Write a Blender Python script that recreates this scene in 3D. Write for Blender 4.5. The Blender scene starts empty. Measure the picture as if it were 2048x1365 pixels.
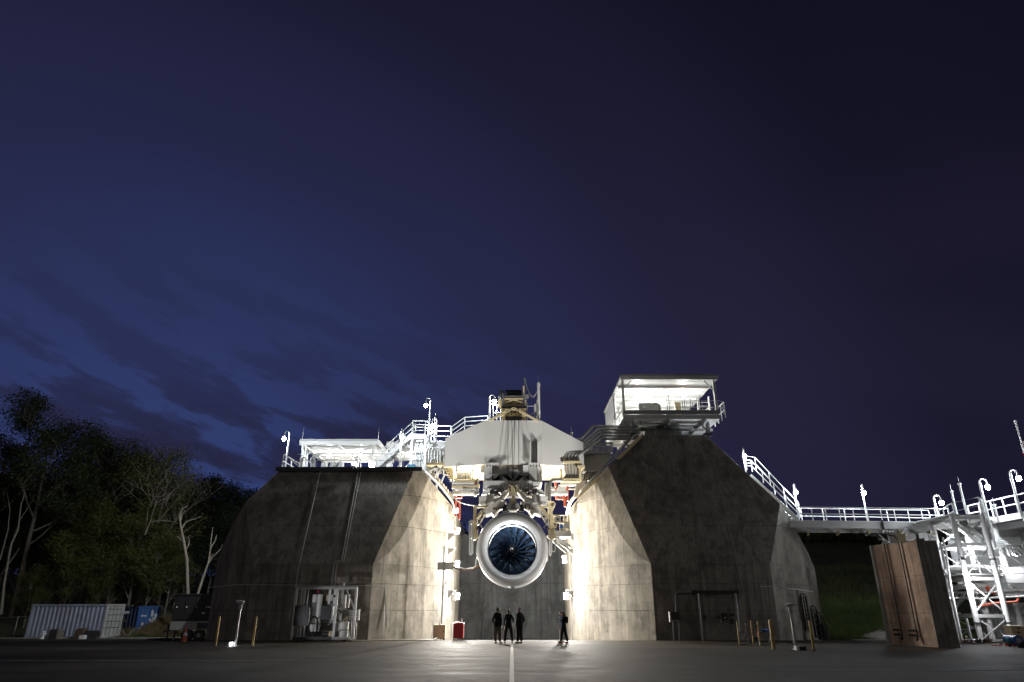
import bpy, bmesh, math, random
from mathutils import Vector, Matrix
R = math.radians
rnd = random.Random(7)
sc = bpy.context.scene
# ------------------------------------------------------------------ camera
PITCH, F, CH = 21.69, 1340.0, 1.8
cd = bpy.data.cameras.new('camera'); cam = bpy.data.objects.new('camera', cd); sc.collection.objects.link(cam)
cam.location = (0, 0, CH); cam.rotation_euler = (R(90 + PITCH), 0, 0)
cd.sensor_width = 36; cd.lens = F / 2048 * 36; cd.clip_end = 3000; cd.clip_start = 0.1
sc.camera = cam
# ------------------------------------------------------------------ view / render
sc.view_settings.view_transform = 'Standard'; sc.view_settings.look = 'None'
sc.view_settings.exposure = 0.0; sc.view_settings.gamma = 1.0; sc.view_settings.use_curve_mapping = False
sc.render.engine = 'CYCLES'
sc.cycles.use_denoising = True
sc.cycles.max_bounces = 6; sc.cycles.diffuse_bounces = 4; sc.cycles.glossy_bounces = 3; sc.cycles.transmission_bounces = 3
sc.cycles.transparent_max_bounces = 4
sc.cycles.sample_clamp_indirect = 4.0; sc.cycles.caustics_reflective = False; sc.cycles.caustics_refractive = False
sc.cycles.use_light_tree = True
# ------------------------------------------------------------------ node helper
class NT:
    def __init__(s, tree): s.t = tree; tree.nodes.clear()
    def n(s, typ, **kw):
        d = s.t.nodes.new(typ)
        ins = kw.pop('ins', {})
        for k, v in kw.items(): setattr(d, k, v)
        for k, v in ins.items():
            if isinstance(v, bpy.types.NodeSocket): s.t.links.new(v, d.inputs[k])
            else: d.inputs[k].default_value = v
        return d
    def math(s, op, a, b=0.0, c=None, clamp=False):
        ins = {0: a, 1: b}
        if c is not None: ins[2] = c
        return s.n('ShaderNodeMath', operation=op, use_clamp=clamp, ins=ins).outputs[0]
    def ramp(s, f, stops, interp='LINEAR'):
        d = s.n('ShaderNodeValToRGB', ins={0: f}); e = d.color_ramp; e.interpolation = interp
        while len(e.elements) < len(stops): e.elements.new(0.5)
        for q, (p, c) in zip(e.elements, stops):
            q.position = p; q.color = (c if isinstance(c, tuple) else (c, c, c)) + (1,)
        return d.outputs[0]
    def mix(s, f, a, b, mode='MIX'):
        d = s.n('ShaderNodeMix', data_type='RGBA', blend_type=mode)
        for k, v in ((0, f), (6, a), (7, b)):
            if isinstance(v, bpy.types.NodeSocket): s.t.links.new(v, d.inputs[k])
            else: d.inputs[k].default_value = v if k == 0 else ((tuple(v) + (1,))[:4] if isinstance(v, tuple) else (v, v, v, 1))
        return d.outputs[2]
    def noise(s, vec, scale, detail=4, rough=.55, sc3=None):
        if sc3: vec = s.n('ShaderNodeMapping', ins={0: vec, 3: sc3}).outputs[0]
        return s.n('ShaderNodeTexNoise', ins={'Vector': vec, 'Scale': scale, 'Detail': detail, 'Roughness': rough}).outputs[0]
# ------------------------------------------------------------------ sky (dusk, afterglow low in the west = left)
w = bpy.data.worlds.new('World'); sc.world = w; w.use_nodes = True
t = NT(w.node_tree)
D = t.n('ShaderNodeTexCoord').outputs['Generated']
sx = t.n('ShaderNodeSeparateXYZ', ins={0: D})
az = R(-27); el = R(4)
G = (math.sin(az) * math.cos(el), math.cos(az) * math.cos(el), math.sin(el))
g = t.n('ShaderNodeVectorMath', operation='DOT_PRODUCT', ins={0: D, 1: G}).outputs['Value']
base = t.ramp(g, [(0.0, (.0045, .0042, .011)), (.45, (.0095, .0088, .023)), (.68, (.016, .0155, .042)), (.85, (.022, .0245, .075)), (.95, (.026, .038, .122)), (1.0, (.030, .047, .152))], 'EASE')
zf = t.ramp(sx.outputs[2], [(0, 1.0), (.30, 1.0), (.62, .74), (.85, .52), (1, .42)])
base = t.mix(1.0, base, zf, 'MULTIPLY')
# clouds: dark violet streaks low in the afterglow, sinking towards the right
azn = t.math('ARCTAN2', sx.outputs[0], sx.outputs[1]); eln = t.math('ARCSINE', sx.outputs[2])
ss = t.math('SUBTRACT', t.math('MULTIPLY', azn, .93), t.math('MULTIPLY', eln, .37)); tt = t.math('ADD', t.math('MULTIPLY', azn, .30), t.math('MULTIPLY', eln, .93))
cv = t.n('ShaderNodeCombineXYZ', ins={0: t.math('MULTIPLY', ss, 6.5), 1: t.math('MULTIPLY', tt, 27.0), 2: 2.7}).outputs[0]
cn = t.noise(cv, 1.0, 9, .6)
west = t.ramp(g, [(.70, 0.0), (.93, 1.0)])
low = t.ramp(eln, [(.03, .75), (.12, 1.0), (.22, .9), (.34, .3), (.5, .0)])
cmask = t.math('MULTIPLY', t.math('MULTIPLY', t.ramp(cn, [(.46, 0.0), (.53, .8), (.60, 1.0)]), low), west)
bv = t.n('ShaderNodeCombineXYZ', ins={0: t.math('MULTIPLY', ss, 1.6), 1: t.math('MULTIPLY', tt, 5.5), 2: 9.1}).outputs[0]
bmask = t.math('MULTIPLY', t.math('MULTIPLY', t.ramp(t.noise(bv, 1.0, 5, .5), [(.40, 0.0), (.62, 1.0)]), .6), t.ramp(eln, [(.0, 1.0), (.75, .0)]))
col = t.mix(bmask, base, t.mix(.65, base, (.021, .018, .040)))
col = t.mix(t.math('MULTIPLY', cmask, .92), col, t.mix(.92, base, (.016, .013, .030)))
below = t.ramp(sx.outputs[2], [(.0, 0.0), (.02, 1.0)])
col = t.mix(below, (.006, .006, .010), col)
bg = t.n('ShaderNodeBackground', ins={0: col, 1: 1.0})
t.n('ShaderNodeOutputWorld', ins={0: bg.outputs[0]})
sd = bpy.data.lights.new('sun', 'SUN'); sd.energy = .13; sd.angle = R(40); sd.color = (1, .94, .86)     # fill added for the front faces, standing in for faint last skylight
so = bpy.data.objects.new('sun', sd); sc.collection.objects.link(so); so.rotation_euler = (R(72), 0, R(-14))
# lamp strengths (radiance of the glowing globes / lenses)
WARM = (1.0, .90, .76); NEUT = (1.0, .96, .90); COOL = (.86, .93, 1.0)

# ------------------------------------------------------------------ materials
def newmat(name):
    m = bpy.data.materials.new(name); m.use_nodes = True
    return m, NT(m.node_tree)
def finish(t, bsdf): t.n('ShaderNodeOutputMaterial', ins={0: bsdf.outputs[0]})
def mat(name, col, rough=.6, metal=0.0, var=.12, scale=3.0, bump=.0, dirt=None, streak=False):
    m, t = newmat(name)
    pos = t.n('ShaderNodeNewGeometry').outputs['Position']
    n1 = t.noise(pos, scale, 5, .6)
    n2 = t.noise(pos, scale * .9, 4, .6, (1.6, 1.6, .22)) if streak else t.noise(pos, scale * 6, 3, .6)
    f = t.math('ADD', t.math('MULTIPLY', n1, .6), t.math('MULTIPLY', n2, .4))
    lo = tuple(c * (1 - var * 1.6) for c in col); hi = tuple(min(1, c * (1 + var)) for c in col)
    c = t.ramp(f, [(.32, lo), (.68, hi)])
    if dirt:
        dn = t.noise(pos, scale * .7, 6, .7)
        c = t.mix(t.ramp(dn, [(.5, 0.0), (.72, .7)]), c, dirt)
    b = t.n('ShaderNodeBsdfPrincipled', ins={'Base Color': c, 'Roughness': t.ramp(n2, [(.3, max(0, rough - .08)), (.7, min(1, rough + .1))]), 'Metallic': metal})
    if bump:
        bn = t.n('ShaderNodeBump', ins={'Strength': bump, 'Distance': .02, 'Height': t.noise(pos, scale * 9, 4, .6)})
        t.t.links.new(bn.outputs[0], b.inputs['Normal'])
    finish(t, b); return m
def emis(name, col, strength):
    m, t = newmat(name)
    e = t.n('ShaderNodeEmission', ins={0: tuple(col) + (1,), 1: strength}); finish(t, e); return m
def concrete(name, col, boards=True, warm=1.0):
    m, t = newmat(name)
    pos = t.n('ShaderNodeNewGeometry').outputs['Position']
    big = t.noise(pos, .35, 5, .6)
    mid = t.noise(pos, 1.5, 7, .65)
    st = t.noise(pos, 1.1, 5, .65, (1.5, 1.5, .12))
    st2 = t.noise(pos, 5.0, 4, .7, (1.5, 1.5, .10))
    gr = t.noise(pos, 18, 3, .7)
    f = t.math('ADD', t.math('MULTIPLY', big, .22), t.math('MULTIPLY', mid, .26))
    f = t.math('ADD', f, t.math('MULTIPLY', st, .22)); f = t.math('ADD', f, t.math('MULTIPLY', st2, .18))
    f = t.math('ADD', f, t.math('MULTIPLY', gr, .12))
    c = t.ramp(f, [(.38, tuple(x * .38 for x in col)), (.46, tuple(x * .74 for x in col)), (.52, col), (.60, tuple(min(1, x * 1.28) for x in col))])
    # patchy dark weathering stains
    sn = t.noise(pos, .8, 8, .72, (1, 1, .7))
    c = t.mix(t.ramp(sn, [(.50, 0.0), (.60, .72)]), c, tuple(x * .38 for x in col))
    # drip streaks
    dr = t.noise(pos, 2.2, 5, .75, (1.6, 1.6, .05))
    c = t.mix(t.ramp(dr, [(.52, 0.0), (.62, .7)]), c, tuple(x * .42 for x in col))
    if boards:   # faint form-board lines and tie holes, flat print in the cast face
        sp = t.n('ShaderNodeSeparateXYZ', ins={0: pos})
        hz = t.math('ABSOLUTE', t.math('SUBTRACT', t.math('FRACT', t.math('DIVIDE', sp.outputs[2], .61)), .5))
        line = t.ramp(hz, [(.0, .35), (.012, .0)])
        xx = t.math('ADD', sp.outputs[0], t.math('MULTIPLY', sp.outputs[1], .37))
        vt = t.math('ABSOLUTE', t.math('SUBTRACT', t.math('FRACT', t.math('DIVIDE', xx, 1.22)), .5))
        line2 = t.ramp(vt, [(.0, .5), (.010, .0)])
        lm = t.math('MULTIPLY', t.math('MAXIMUM', line, line2), t.ramp(mid, [(.4, .15), (.6, 1.0)]))
        c = t.mix(lm, c, tuple(x * .45 for x in col))
    b = t.n('ShaderNodeBsdfPrincipled', ins={'Base Color': c, 'Roughness': .88})
    bn = t.n('ShaderNodeBump', ins={'Strength': .5, 'Distance': .02, 'Height': t.math('ADD', mid, t.math('MULTIPLY', gr, .5))})
    t.t.links.new(bn.outputs[0], b.inputs['Normal'])
    finish(t, b); return m
M = {}
M['concrete'] = concrete('tower_concrete', (.275, .254, .217))
M['concrete_core'] = mat('joint_concrete', (.05, .045, .04), .9)
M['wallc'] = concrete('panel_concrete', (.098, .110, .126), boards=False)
M['blast_red'] = concrete('rust_stained_concrete', (.44, .31, .235), boards=True)
M['blast_gray'] = concrete('grey_cast_concrete', (.34, .34, .30), boards=True)
M['block'] = concrete('block_concrete', (.2, .19, .17), boards=False)
M['white'] = mat('white_paint', (.74, .745, .73), .45, 0, .06, 1.2, streak=True)
M['girder'] = mat('offwhite_girder_paint', (.70, .70, .68), .5, 0, .05, .5, streak=True)
M['ltgray'] = mat('light_grey_paint', (.45, .45, .44), .5, 0, .08, 1.5)
M['gray'] = mat('grey_steel', (.26, .26, .26), .5, .3, .12, 2)
M['galv'] = mat('galvanised_steel', (.42, .43, .43), .38, .8, .12, 5)
M['dark'] = mat('dark_steel', (.035, .036, .04), .55, .2, .2, 3)
M['black'] = mat('black_rubber', (.012, .012, .013), .6, 0, .2, 5)
M['cream'] = mat('cream_paint', (.70, .60, .37), .45, 0, .08, 2)
M['yellow'] = mat('yellow_post_paint', (.52, .36, .10), .5, 0, .15, 4, dirt=(.12, .09, .05))
M['red'] = mat('red_paint', (.55, .03, .03), .4, 0, .1, 3)
M['redorange'] = mat('orange_red_paint', (.62, .13, .07), .45, 0, .1, 3)
M['copper'] = mat('rusted_brown_steel', (.22, .09, .045), .7, .1, .25, 6)
M['blue'] = mat('blue_paint', (.03, .12, .40), .4, 0, .15, 3)
M['teal'] = mat('teal_paint', (.10, .38, .48), .45, 0, .08, 3)
M['contw'] = mat('white_container_paint', (.60, .60, .57), .5, 0, .1, 1.5, dirt=(.30, .27, .22), streak=True)
M['contg'] = mat('grey_container_paint', (.30, .33, .42), .5, 0, .14, 1.2, dirt=(.18, .17, .18), streak=True)
M['contb'] = mat('blue_container_paint', (.05, .15, .42), .5, 0, .12, 2, dirt=(.05, .09, .16), streak=True)
M['navy'] = mat('navy_container_paint', (.012, .022, .06), .5, 0, .12, 2)
M['label'] = mat('white_sticker', (.75, .75, .72), .6, 0, .05, 5)
M['pipe'] = mat('insulated_pipe_jacket', (.60, .59, .56), .35, .35, .08, 3)
M['duct'] = mat('brushed_duct_sheet', (.38, .37, .33), .4, .5, .1, 1.2)
M['soil'] = mat('bare_earth', (.10, .07, .045), .95, 0, .3, 1.5, bump=.5)
M['trunk'] = mat('grey_bark', (.20, .175, .14), .95, 0, .3, 5, bump=.6)
M['snag'] = mat('bleached_bark', (.28, .25, .2), .9, 0, .2, 4, bump=.4)
M['gravel'] = mat('gravel_stone', (.34, .32, .29), .9, 0, .3, 8)
M['blade'] = mat('fan_blade_metal', (.045, .08, .145), .27, .6, .08, 2)
M['bladeglint'] = mat('blade_edge_glint', (.72, .80, .92), .4, .15, .05, 2)  # silvery edge colour, paled to paint lamp glints
M['nacelle'] = mat('nacelle_inlet_paint', (.62, .61, .59), .34, .0, .03, .8)
M['throat'] = mat('polished_throat_metal', (.06, .065, .075), .35, .3, .05, 1)
M['spinner'] = mat('black_spinner', (.01, .01, .012), .3, 0, .1, 3)
M['swirl'] = mat('grey_swirl_paint', (.5, .48, .44), .5, 0, .05, 4)
M['lettering'] = mat('dark_lettering', (.02, .02, .02), .6)
M['skin'] = mat('skin', (.45, .27, .19), .55, 0, .05, 20)
M['hairbrown'] = mat('brown_hair', (.05, .03, .02), .6, 0, .2, 30)
M['hairgrey'] = mat('grey_hair', (.45, .43, .40), .6, 0, .2, 30)
M['hairlong'] = mat('long_brown_hair', (.16, .09, .045), .55, 0, .2, 30)
for k, c in dict(navyshirt=(.012, .013, .018), blackjacket=(.010, .010, .011), khaki=(.14, .12, .09), darktrouser=(.018, .017, .016), lightshirt=(.35, .45, .6), whitetrouser=(.6, .58, .55), redshoe=(.35, .02, .03), blackshoe=(.01, .01, .01), bluecloth=(.05, .14, .45)).items():
    M[k] = mat(k + '_cloth', c, .85, 0, .15, 12)
M['lamp_warm'] = emis('warm_flood_glow', WARM, 2900)
M['lamp_low'] = emis('lower_flood_glow', (1.0, .95, .87), 3400)
M['lamp_cool'] = emis('cool_globe_glow', COOL, 850)
M['lamp_roof'] = emis('roof_lamp_glow', (1, .98, .93), 620)
M['lamp_frame'] = emis('frame_flood_glow', (.93, .95, 1.0), 900)
M['lamp_corner'] = emis('corner_globe_glow', COOL, 1500)
M['fill_inlet'] = emis('inlet_fill_glow', (.88, .94, 1.0), 650)  # added glow that brightens the fan
M['lamp_deck'] = emis('deck_flood_glow', (1, .97, .98), 500)
M['lamp_floor'] = emis('floor_flood_glow', (.95, .93, 1.0), 22)

# ground material
def asphalt():
    m, t = newmat('tarmac_surface')
    pos = t.n('ShaderNodeNewGeometry').outputs['Position']
    big = t.noise(pos, .16, 6, .62, (.35, 1.0, 1)); mid = t.noise(pos, .9, 6, .7, (.4, 1.2, 1)); fine = t.noise(pos, 30, 3, .7)
    f = t.math('ADD', t.math('ADD', t.math('MULTIPLY', big, .5), t.math('MULTIPLY', mid, .35)), t.math('MULTIPLY', fine, .15))
    c = t.ramp(f, [(.40, (.017, .0145, .012)), (.5, (.048, .041, .033)), (.60, (.100, .084, .064))])
    cr = t.n('ShaderNodeTexVoronoi', feature='DISTANCE_TO_EDGE', ins={'Vector': pos, 'Scale': .28}).outputs[0]
    c = t.mix(t.ramp(cr, [(.0, .6), (.012, .0)]), c, (.02, .02, .02))
    b = t.n('ShaderNodeBsdfPrincipled', ins={'Base Color': c, 'Roughness': t.ramp(mid, [(.3, .62), (.7, .85)]), 'Specular IOR Level': .08})
    bn = t.n('ShaderNodeBump', ins={'Strength': .6, 'Distance': .02, 'Height': t.math('ADD', mid, t.math('MULTIPLY', fine, .6))})
    t.t.links.new(bn.outputs[0], b.inputs['Normal']); finish(t, b); return m
M['asphalt'] = asphalt()
M['earthgrass'] = mat('grassy_earth', (.050, .060, .018), .95, 0, .45, .5, bump=.6, dirt=(.075, .055, .03))
M['concpad'] = concrete('kerb_concrete', (.3, .29, .26), boards=False)
def leafmat(name, c1, c2):
    m, t = newmat(name)
    oi = t.n('ShaderNodeNewGeometry'); pos = oi.outputs['Position']
    f = t.noise(pos, .5, 4, .6)
    r = t.noise(pos, 7, 2, .5)
    c = t.ramp(t.math('ADD', t.math('MULTIPLY', f, .6), t.math('MULTIPLY', r, .4)), [(.35, c1), (.65, c2)])
    b = t.n('ShaderNodeBsdfPrincipled', ins={'Base Color': c, 'Roughness': .65})
    tr = t.n('ShaderNodeBsdfTranslucent', ins={0: c})
    mx = t.n('ShaderNodeMixShader', ins={0: .3, 1: b.outputs[0], 2: tr.outputs[0]}); finish(t, mx); return m
M['leafdark'] = leafmat('dark_leaves', (.030, .046, .014), (.090, .115, .035))
M['leafyel'] = leafmat('yellowgreen_leaves', (.06, .075, .016), (.16, .17, .045))
M['leafpine'] = leafmat('deep_green_leaves', (.018, .032, .012), (.05, .07, .025))
M['grassblade'] = leafmat('grass_blades', (.035, .060, .012), (.11, .16, .035))
M['drygrass'] = leafmat('dry_grass_blades', (.13, .10, .05), (.26, .20, .10))
M['scrub'] = leafmat('dark_scrub_blades', (.03, .04, .014), (.075, .085, .03))

# ------------------------------------------------------------------ geometry helpers
FWD = Vector((0, math.cos(R(PITCH)), math.sin(R(PITCH)))); UP = Vector((0, -math.sin(R(PITCH)), math.cos(R(PITCH))))
CAM = Vector((0, 0, CH))
def ray(px, py): return FWD + Vector((1, 0, 0)) * ((px - 1024) / F) + UP * ((682.5 - py) / F)
def P(px, py, Y):                # point of the place that lies at depth Y
    d = ray(px, py); return CAM + d * (Y / d.y)
def gz(Y, X=0):                  # the apron falls gently away behind the towers
    if Y < 43.2: return 0.0
    if Y < 50.5: return -.42 * (Y - 43.2) / 7.3
    if Y < 58: return -.42 - .08 * (Y - 50.5) / 7.5
    return -.5
def V(*a): return Vector(a)
class MB:
    def __init__(s): s.v = []; s.f = []
    def add(s, vs, fs):
        o = len(s.v); s.v += [Vector(x) for x in vs]; s.f += [tuple(i + o for i in f) for f in fs]; return s
    def bx(s, x0, x1, y0, y1, z0, z1):
        return s.add([(x0, y0, z0), (x1, y0, z0), (x1, y1, z0), (x0, y1, z0), (x0, y0, z1), (x1, y0, z1), (x1, y1, z1), (x0, y1, z1)],
                     [(0, 3, 2, 1), (4, 5, 6, 7), (0, 1, 5, 4), (1, 2, 6, 5), (2, 3, 7, 6), (3, 0, 4, 7)])
    def box(s, c, sz): return s.bx(c[0] - sz[0] / 2, c[0] + sz[0] / 2, c[1] - sz[1] / 2, c[1] + sz[1] / 2, c[2] - sz[2] / 2, c[2] + sz[2] / 2)
    def beam(s, p, q, w, h=None, up=(0, 0, 1)):
        p = Vector(p); q = Vector(q); h = h or w; d = (q - p)
        if d.length < 1e-6: return s
        d.normalize(); u = Vector(up)
        if abs(d.dot(u)) > .97: u = Vector((0, 1, 0))
        r = d.cross(u).normalized() * w / 2; u = r.cross(d).normalized() * h / 2
        vs = [p - r - u, p + r - u, p + r + u, p - r + u, q - r - u, q + r - u, q + r + u, q - r + u]
        return s.add(vs, [(0, 1, 2, 3), (4, 7, 6, 5), (0, 4, 5, 1), (1, 5, 6, 2), (2, 6, 7, 3), (3, 7, 4, 0)])
    def tube(s, pts, r, n=7, caps=True):
        pts = [Vector(p) for p in pts]; rs = r if isinstance(r, (list, tuple)) else [r] * len(pts)
        o = len(s.v); prev = None
        for i, p in enumerate(pts):
            d = (pts[min(i + 1, len(pts) - 1)] - pts[max(i - 1, 0)])
            d = d.normalized() if d.length > 1e-9 else Vector((0, 0, 1))
            if prev is None:
                a = Vector((0, 0, 1)) if abs(d.z) < .9 else Vector((1, 0, 0)); prev = d.cross(a).normalized()
            u = (prev - d * prev.dot(d))
            u = u.normalized() if u.length > 1e-6 else d.orthogonal().normalized()
            v = d.cross(u); prev = u
            for k in range(n):
                a = 2 * math.pi * k / n; s.v.append(p + u * math.cos(a) * rs[i] + v * math.sin(a) * rs[i])
        for i in range(len(pts) - 1):
            for k in range(n):
                a = o + i * n + k; b = o + i * n + (k + 1) % n; s.f.append((a, b, b + n, a + n))
        if caps: s.f.append(tuple(o + k for k in range(n))[::-1]); s.f.append(tuple(o + (len(pts) - 1) * n + k for k in range(n)))
        return s
    def lathe(s, prof, c, axis='Y', n=32, closed=False):   # prof: (radius, distance along axis)
        o = len(s.v); c = Vector(c)
        for r, tt in prof:
            for k in range(n):
                a = 2 * math.pi * k / n; x, z = r * math.cos(a), r * math.sin(a)
                s.v.append(c + (Vector((x, tt, z)) if axis == 'Y' else Vector((x, z, tt)) if axis == 'Z' else Vector((tt, x, z))))
        m = len(prof)
        for i in range(m if closed else m - 1):
            for k in range(n):
                a = o + i * n + k; b = o + i * n + (k + 1) % n; j = ((i + 1) % m) * n
                s.f.append((a, b, o + j + (k + 1) % n, o + j + k))
        return s
    def ball(s, c, r, nu=10, nv=7):
        rr = r if isinstance(r, (tuple, list)) else (r, r, r); o = len(s.v); c = Vector(c)
        s.v.append(c + V(0, 0, rr[2]))
        for i in range(1, nv):
            for k in range(nu):
                a = math.pi * i / nv; b = 2 * math.pi * k / nu
                s.v.append(c + V(rr[0] * math.sin(a) * math.cos(b), rr[1] * math.sin(a) * math.sin(b), rr[2] * math.cos(a)))
        s.v.append(c - V(0, 0, rr[2])); e = len(s.v) - 1
        for k in range(nu): s.f.append((o, o + 1 + k, o + 1 + (k + 1) % nu)); s.f.append((e, e - nu + (k + 1) % nu, e - nu + k))
        for i in range(nv - 2):
            for k in range(nu):
                a = o + 1 + i * nu + k; b = o + 1 + i * nu + (k + 1) % nu; s.f.append((a, a + nu, b + nu, b))
        return s
    def prism(s, poly, d):       # polygon (list of 3D points) extruded by the vector d
        n = len(poly); d = Vector(d); vs = [Vector(p) for p in poly] + [Vector(p) + d for p in poly]
        return s.add(vs, [tuple(range(n))[::-1], tuple(range(n, 2 * n))] + [(i, (i + 1) % n, n + (i + 1) % n, n + i) for i in range(n)])
    def pbox(s, x0, x1, y0, y1, Y, d):   # frontal box whose face spans those places at depth Y
        c = P((x0 + x1) / 2, (y0 + y1) / 2, Y); X0 = P(x0, (y0 + y1) / 2, Y).x; X1 = P(x1, (y0 + y1) / 2, Y).x
        return s.bx(X0, X1, Y, Y + d, P(x0, y1, Y).z, P(x0, y0, Y).z)
    def ppoly(s, pts, Y, d): return s.prism([P(x, y, Y) for x, y in pts], (0, d, 0))
def wloc(o):
    v = Vector((0, 0, 0))
    while o: v += o.location; o = o.parent
    return v
def link(o, parent=None): sc.collection.objects.link(o); o.parent = parent; return o
def part(name, mb, m, parent=None, smooth=0, mesh=None):
    if mesh is None:
        me = bpy.data.meshes.new(name); off = wloc(parent) if parent else V(0, 0, 0)
        me.from_pydata([tuple(v - off) for v in mb.v], [], mb.f); me.materials.append(M[m] if isinstance(m, str) else m)
        bm = bmesh.new(); bm.from_mesh(me); bmesh.ops.recalc_face_normals(bm, faces=bm.faces); bm.to_mesh(me); bm.free()
        if smooth:
            for p in me.polygons: p.use_smooth = True
            me.set_sharp_from_angle(angle=R(smooth))
    else: me = mesh
    return link(bpy.data.objects.new(name, me), parent)
def tag(o, label=None, cat=None, group=None, kind=None):
    if label: o['label'] = label
    if cat: o['category'] = cat
    if group: o['group'] = group
    if kind: o['kind'] = kind
    return o
def T(name, label, cat, loc=(0, 0, 0), group=None, rz=0):
    o = bpy.data.objects.new(name, None); o.empty_display_size = .3; link(o); o.location = loc; o.rotation_euler = (0, 0, rz)
    return tag(o, label, cat, group)
def S(name, mb, m, label, cat, group=None, smooth=0, kind=None):   # a thing that is one mesh: origin at its base
    xs = [v.x for v in mb.v]; ys = [v.y for v in mb.v]; zs = [v.z for v in mb.v]
    c = V((min(xs) + max(xs)) / 2, (min(ys) + max(ys)) / 2, min(zs))
    for i, v in enumerate(mb.v): mb.v[i] = v - c
    o = part(name, mb, m, None, smooth); o.location = c
    return tag(o, label, cat, group, kind)
def struct(name, mb, m, smooth=0):
    o = part(name, mb, m, None, smooth); o['kind'] = 'structure'; return o
def dup(root, loc=None, rz=None, label=None, group=None):
    def cp(o, par):
        c = o.copy(); link(c, par)
        for ch in o.children: cp(ch, c)
        return c
    r = cp(root, None)
    if loc is not None: r.location = loc
    if rz is not None: r.rotation_euler = (0, 0, rz)
    if label: r['label'] = label
    if group: r['group'] = group
    return r
def rail(name, label, cat, pts, h=1.0, post=1.3, r=.028, m='white', rails=(1.0, .5), group=None, start=V(0, 0, 0)):
    pts = [Vector(p) for p in pts]
    t = T(name, label, cat, tuple(pts[0]), group)
    for k, fr in enumerate(rails):
        part('top_rail' if k == 0 else 'mid_rail', MB().tube([p + V(0, 0, h * fr) for p in pts], r, 6), m, t)
    for a, b in zip(pts[:-1], pts[1:]):
        n = max(1, round((b - a).length / post))
        for i in range(n + 1):
            if i == 0 and a is not pts[0]: continue
            q = a.lerp(b, i / n); part('post', MB().tube([q, q + V(0, 0, h)], r, 6), m, t)
    return t
# ================================================================== SETTING
def grid(x0, x1, nx, ys, zf):
    mb = MB(); xs = [x0 + (x1 - x0) * i / nx for i in range(nx + 1)]
    for y in ys:
        for x in xs: mb.v.append(V(x, y, zf(x, y)))
    n = nx + 1
    for j in range(len(ys) - 1):
        for i in range(nx): a = j * n + i; mb.f.append((a, a + 1, a + 1 + n, a + n))
    return mb
def sm(a, b, x): x = max(0, min(1, (x - a) / (b - a))); return x * x * (3 - 2 * x)
from mathutils import noise as mn
def hill(x, y):
    z = gz(y) - .05
    n = mn.noise(V(x * .06, y * .06, 0)) * 1.2 + mn.noise(V(x * .3, y * .3, 3)) * .2
    if x > 20:   # grass slope behind the walkway
        k = sm(20.5, 24, x)
        z += k * (sm(49, 60, y) * 2.6 + sm(56, 74, y) * 3.4 + sm(74, 120, y) * 8.5 + n * sm(50, 62, y) * .35)
    if x < -20:  # bank and wooded rise behind the containers
        k = sm(-20, -27, x)
        z += k * (sm(62, 74, y) * 2.2 + sm(72, 110, y) * 3 + n * sm(60, 70, y) * .5)
        z += .9 * math.exp(-((x + 31.0) / 2.6) ** 2 - ((y - 64.5) / 2.5) ** 2)
    z += sm(110, 260, y) * (8 if x < 0 else 4)
    return z
ys = [-60, -20, 0, 20, 38, 43.2] + [43.2 + i * .8 for i in range(1, 20)] + [59 + i * 1.4 for i in range(1, 45)] + [130, 160, 200, 260, 400, 700, 1200]
struct('ground', grid(-420, 420, 280, ys, lambda x, y: hill(x, y) if y > 43 else -.05), 'earthgrass', 40)
yt = [-60, -30, -10, 0] + [2 + i * 2 for i in range(21)] + [43.2] + [44 + i * 1.0 for i in range(15)]
struct('tarmac', grid(-60, 21.5, 60, [y for y in yt if y <= 58], lambda x, y: gz(y) + .0), 'asphalt')
struct('tarmac_forecourt', grid(21.5, 75, 20, [y for y in yt if y <= 46], lambda x, y: gz(y)), 'asphalt')
# concrete kerb pads at the edge of the apron
k = MB(); k.bx(21.6, 34, 46.02, 46.9, -.6, gz(46.4) + .10); struct('kerb', k, 'concpad')
k = MB(); k.bx(-60, -21.9, 58.02, 58.5, -.8, gz(58.2) + .08); struct('kerb_strip', k, 'concpad')
# bright worn apron slab in the throat between the towers
mb = grid(-4.2, 4.2, 4, [42.2, 43.2, 45, 47, 49, 50.5, 54, 57.6], lambda x, y: gz(y) + .006); struct('concrete_apron', mb, 'wallc')
# centre line
m_, t_ = newmat('worn_line_paint'); pos_ = t_.n('ShaderNodeNewGeometry').outputs['Position']
cc_ = t_.mix(t_.ramp(t_.noise(pos_, 6, 5, .7), [(.5, 0.0), (.7, .75)]), (.42, .40, .36), (.12, .11, .10))
finish(t_, t_.n('ShaderNodeBsdfPrincipled', ins={'Base Color': cc_, 'Roughness': .7})); M['line'] = m_
mb = MB(); 
for i in range(14):
    y0 = 4 + i * 2.5; y1 = y0 + 2.49; mb.bx(-.005 - .065 + .02 * 0, .065 - .005, y0, y1, .002, .006)
struct('painted_line', mb, 'line')
for nm, y0, y1, x0, x1 in (('painted_line', 27.0, 27.12, -60, -6), ('painted_line', 22.9, 23.0, 7, 40)):
    mb = MB(); mb.bx(x0, x1, y0, y1, .002, .006); struct(nm, mb, M['concpad'])

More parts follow.
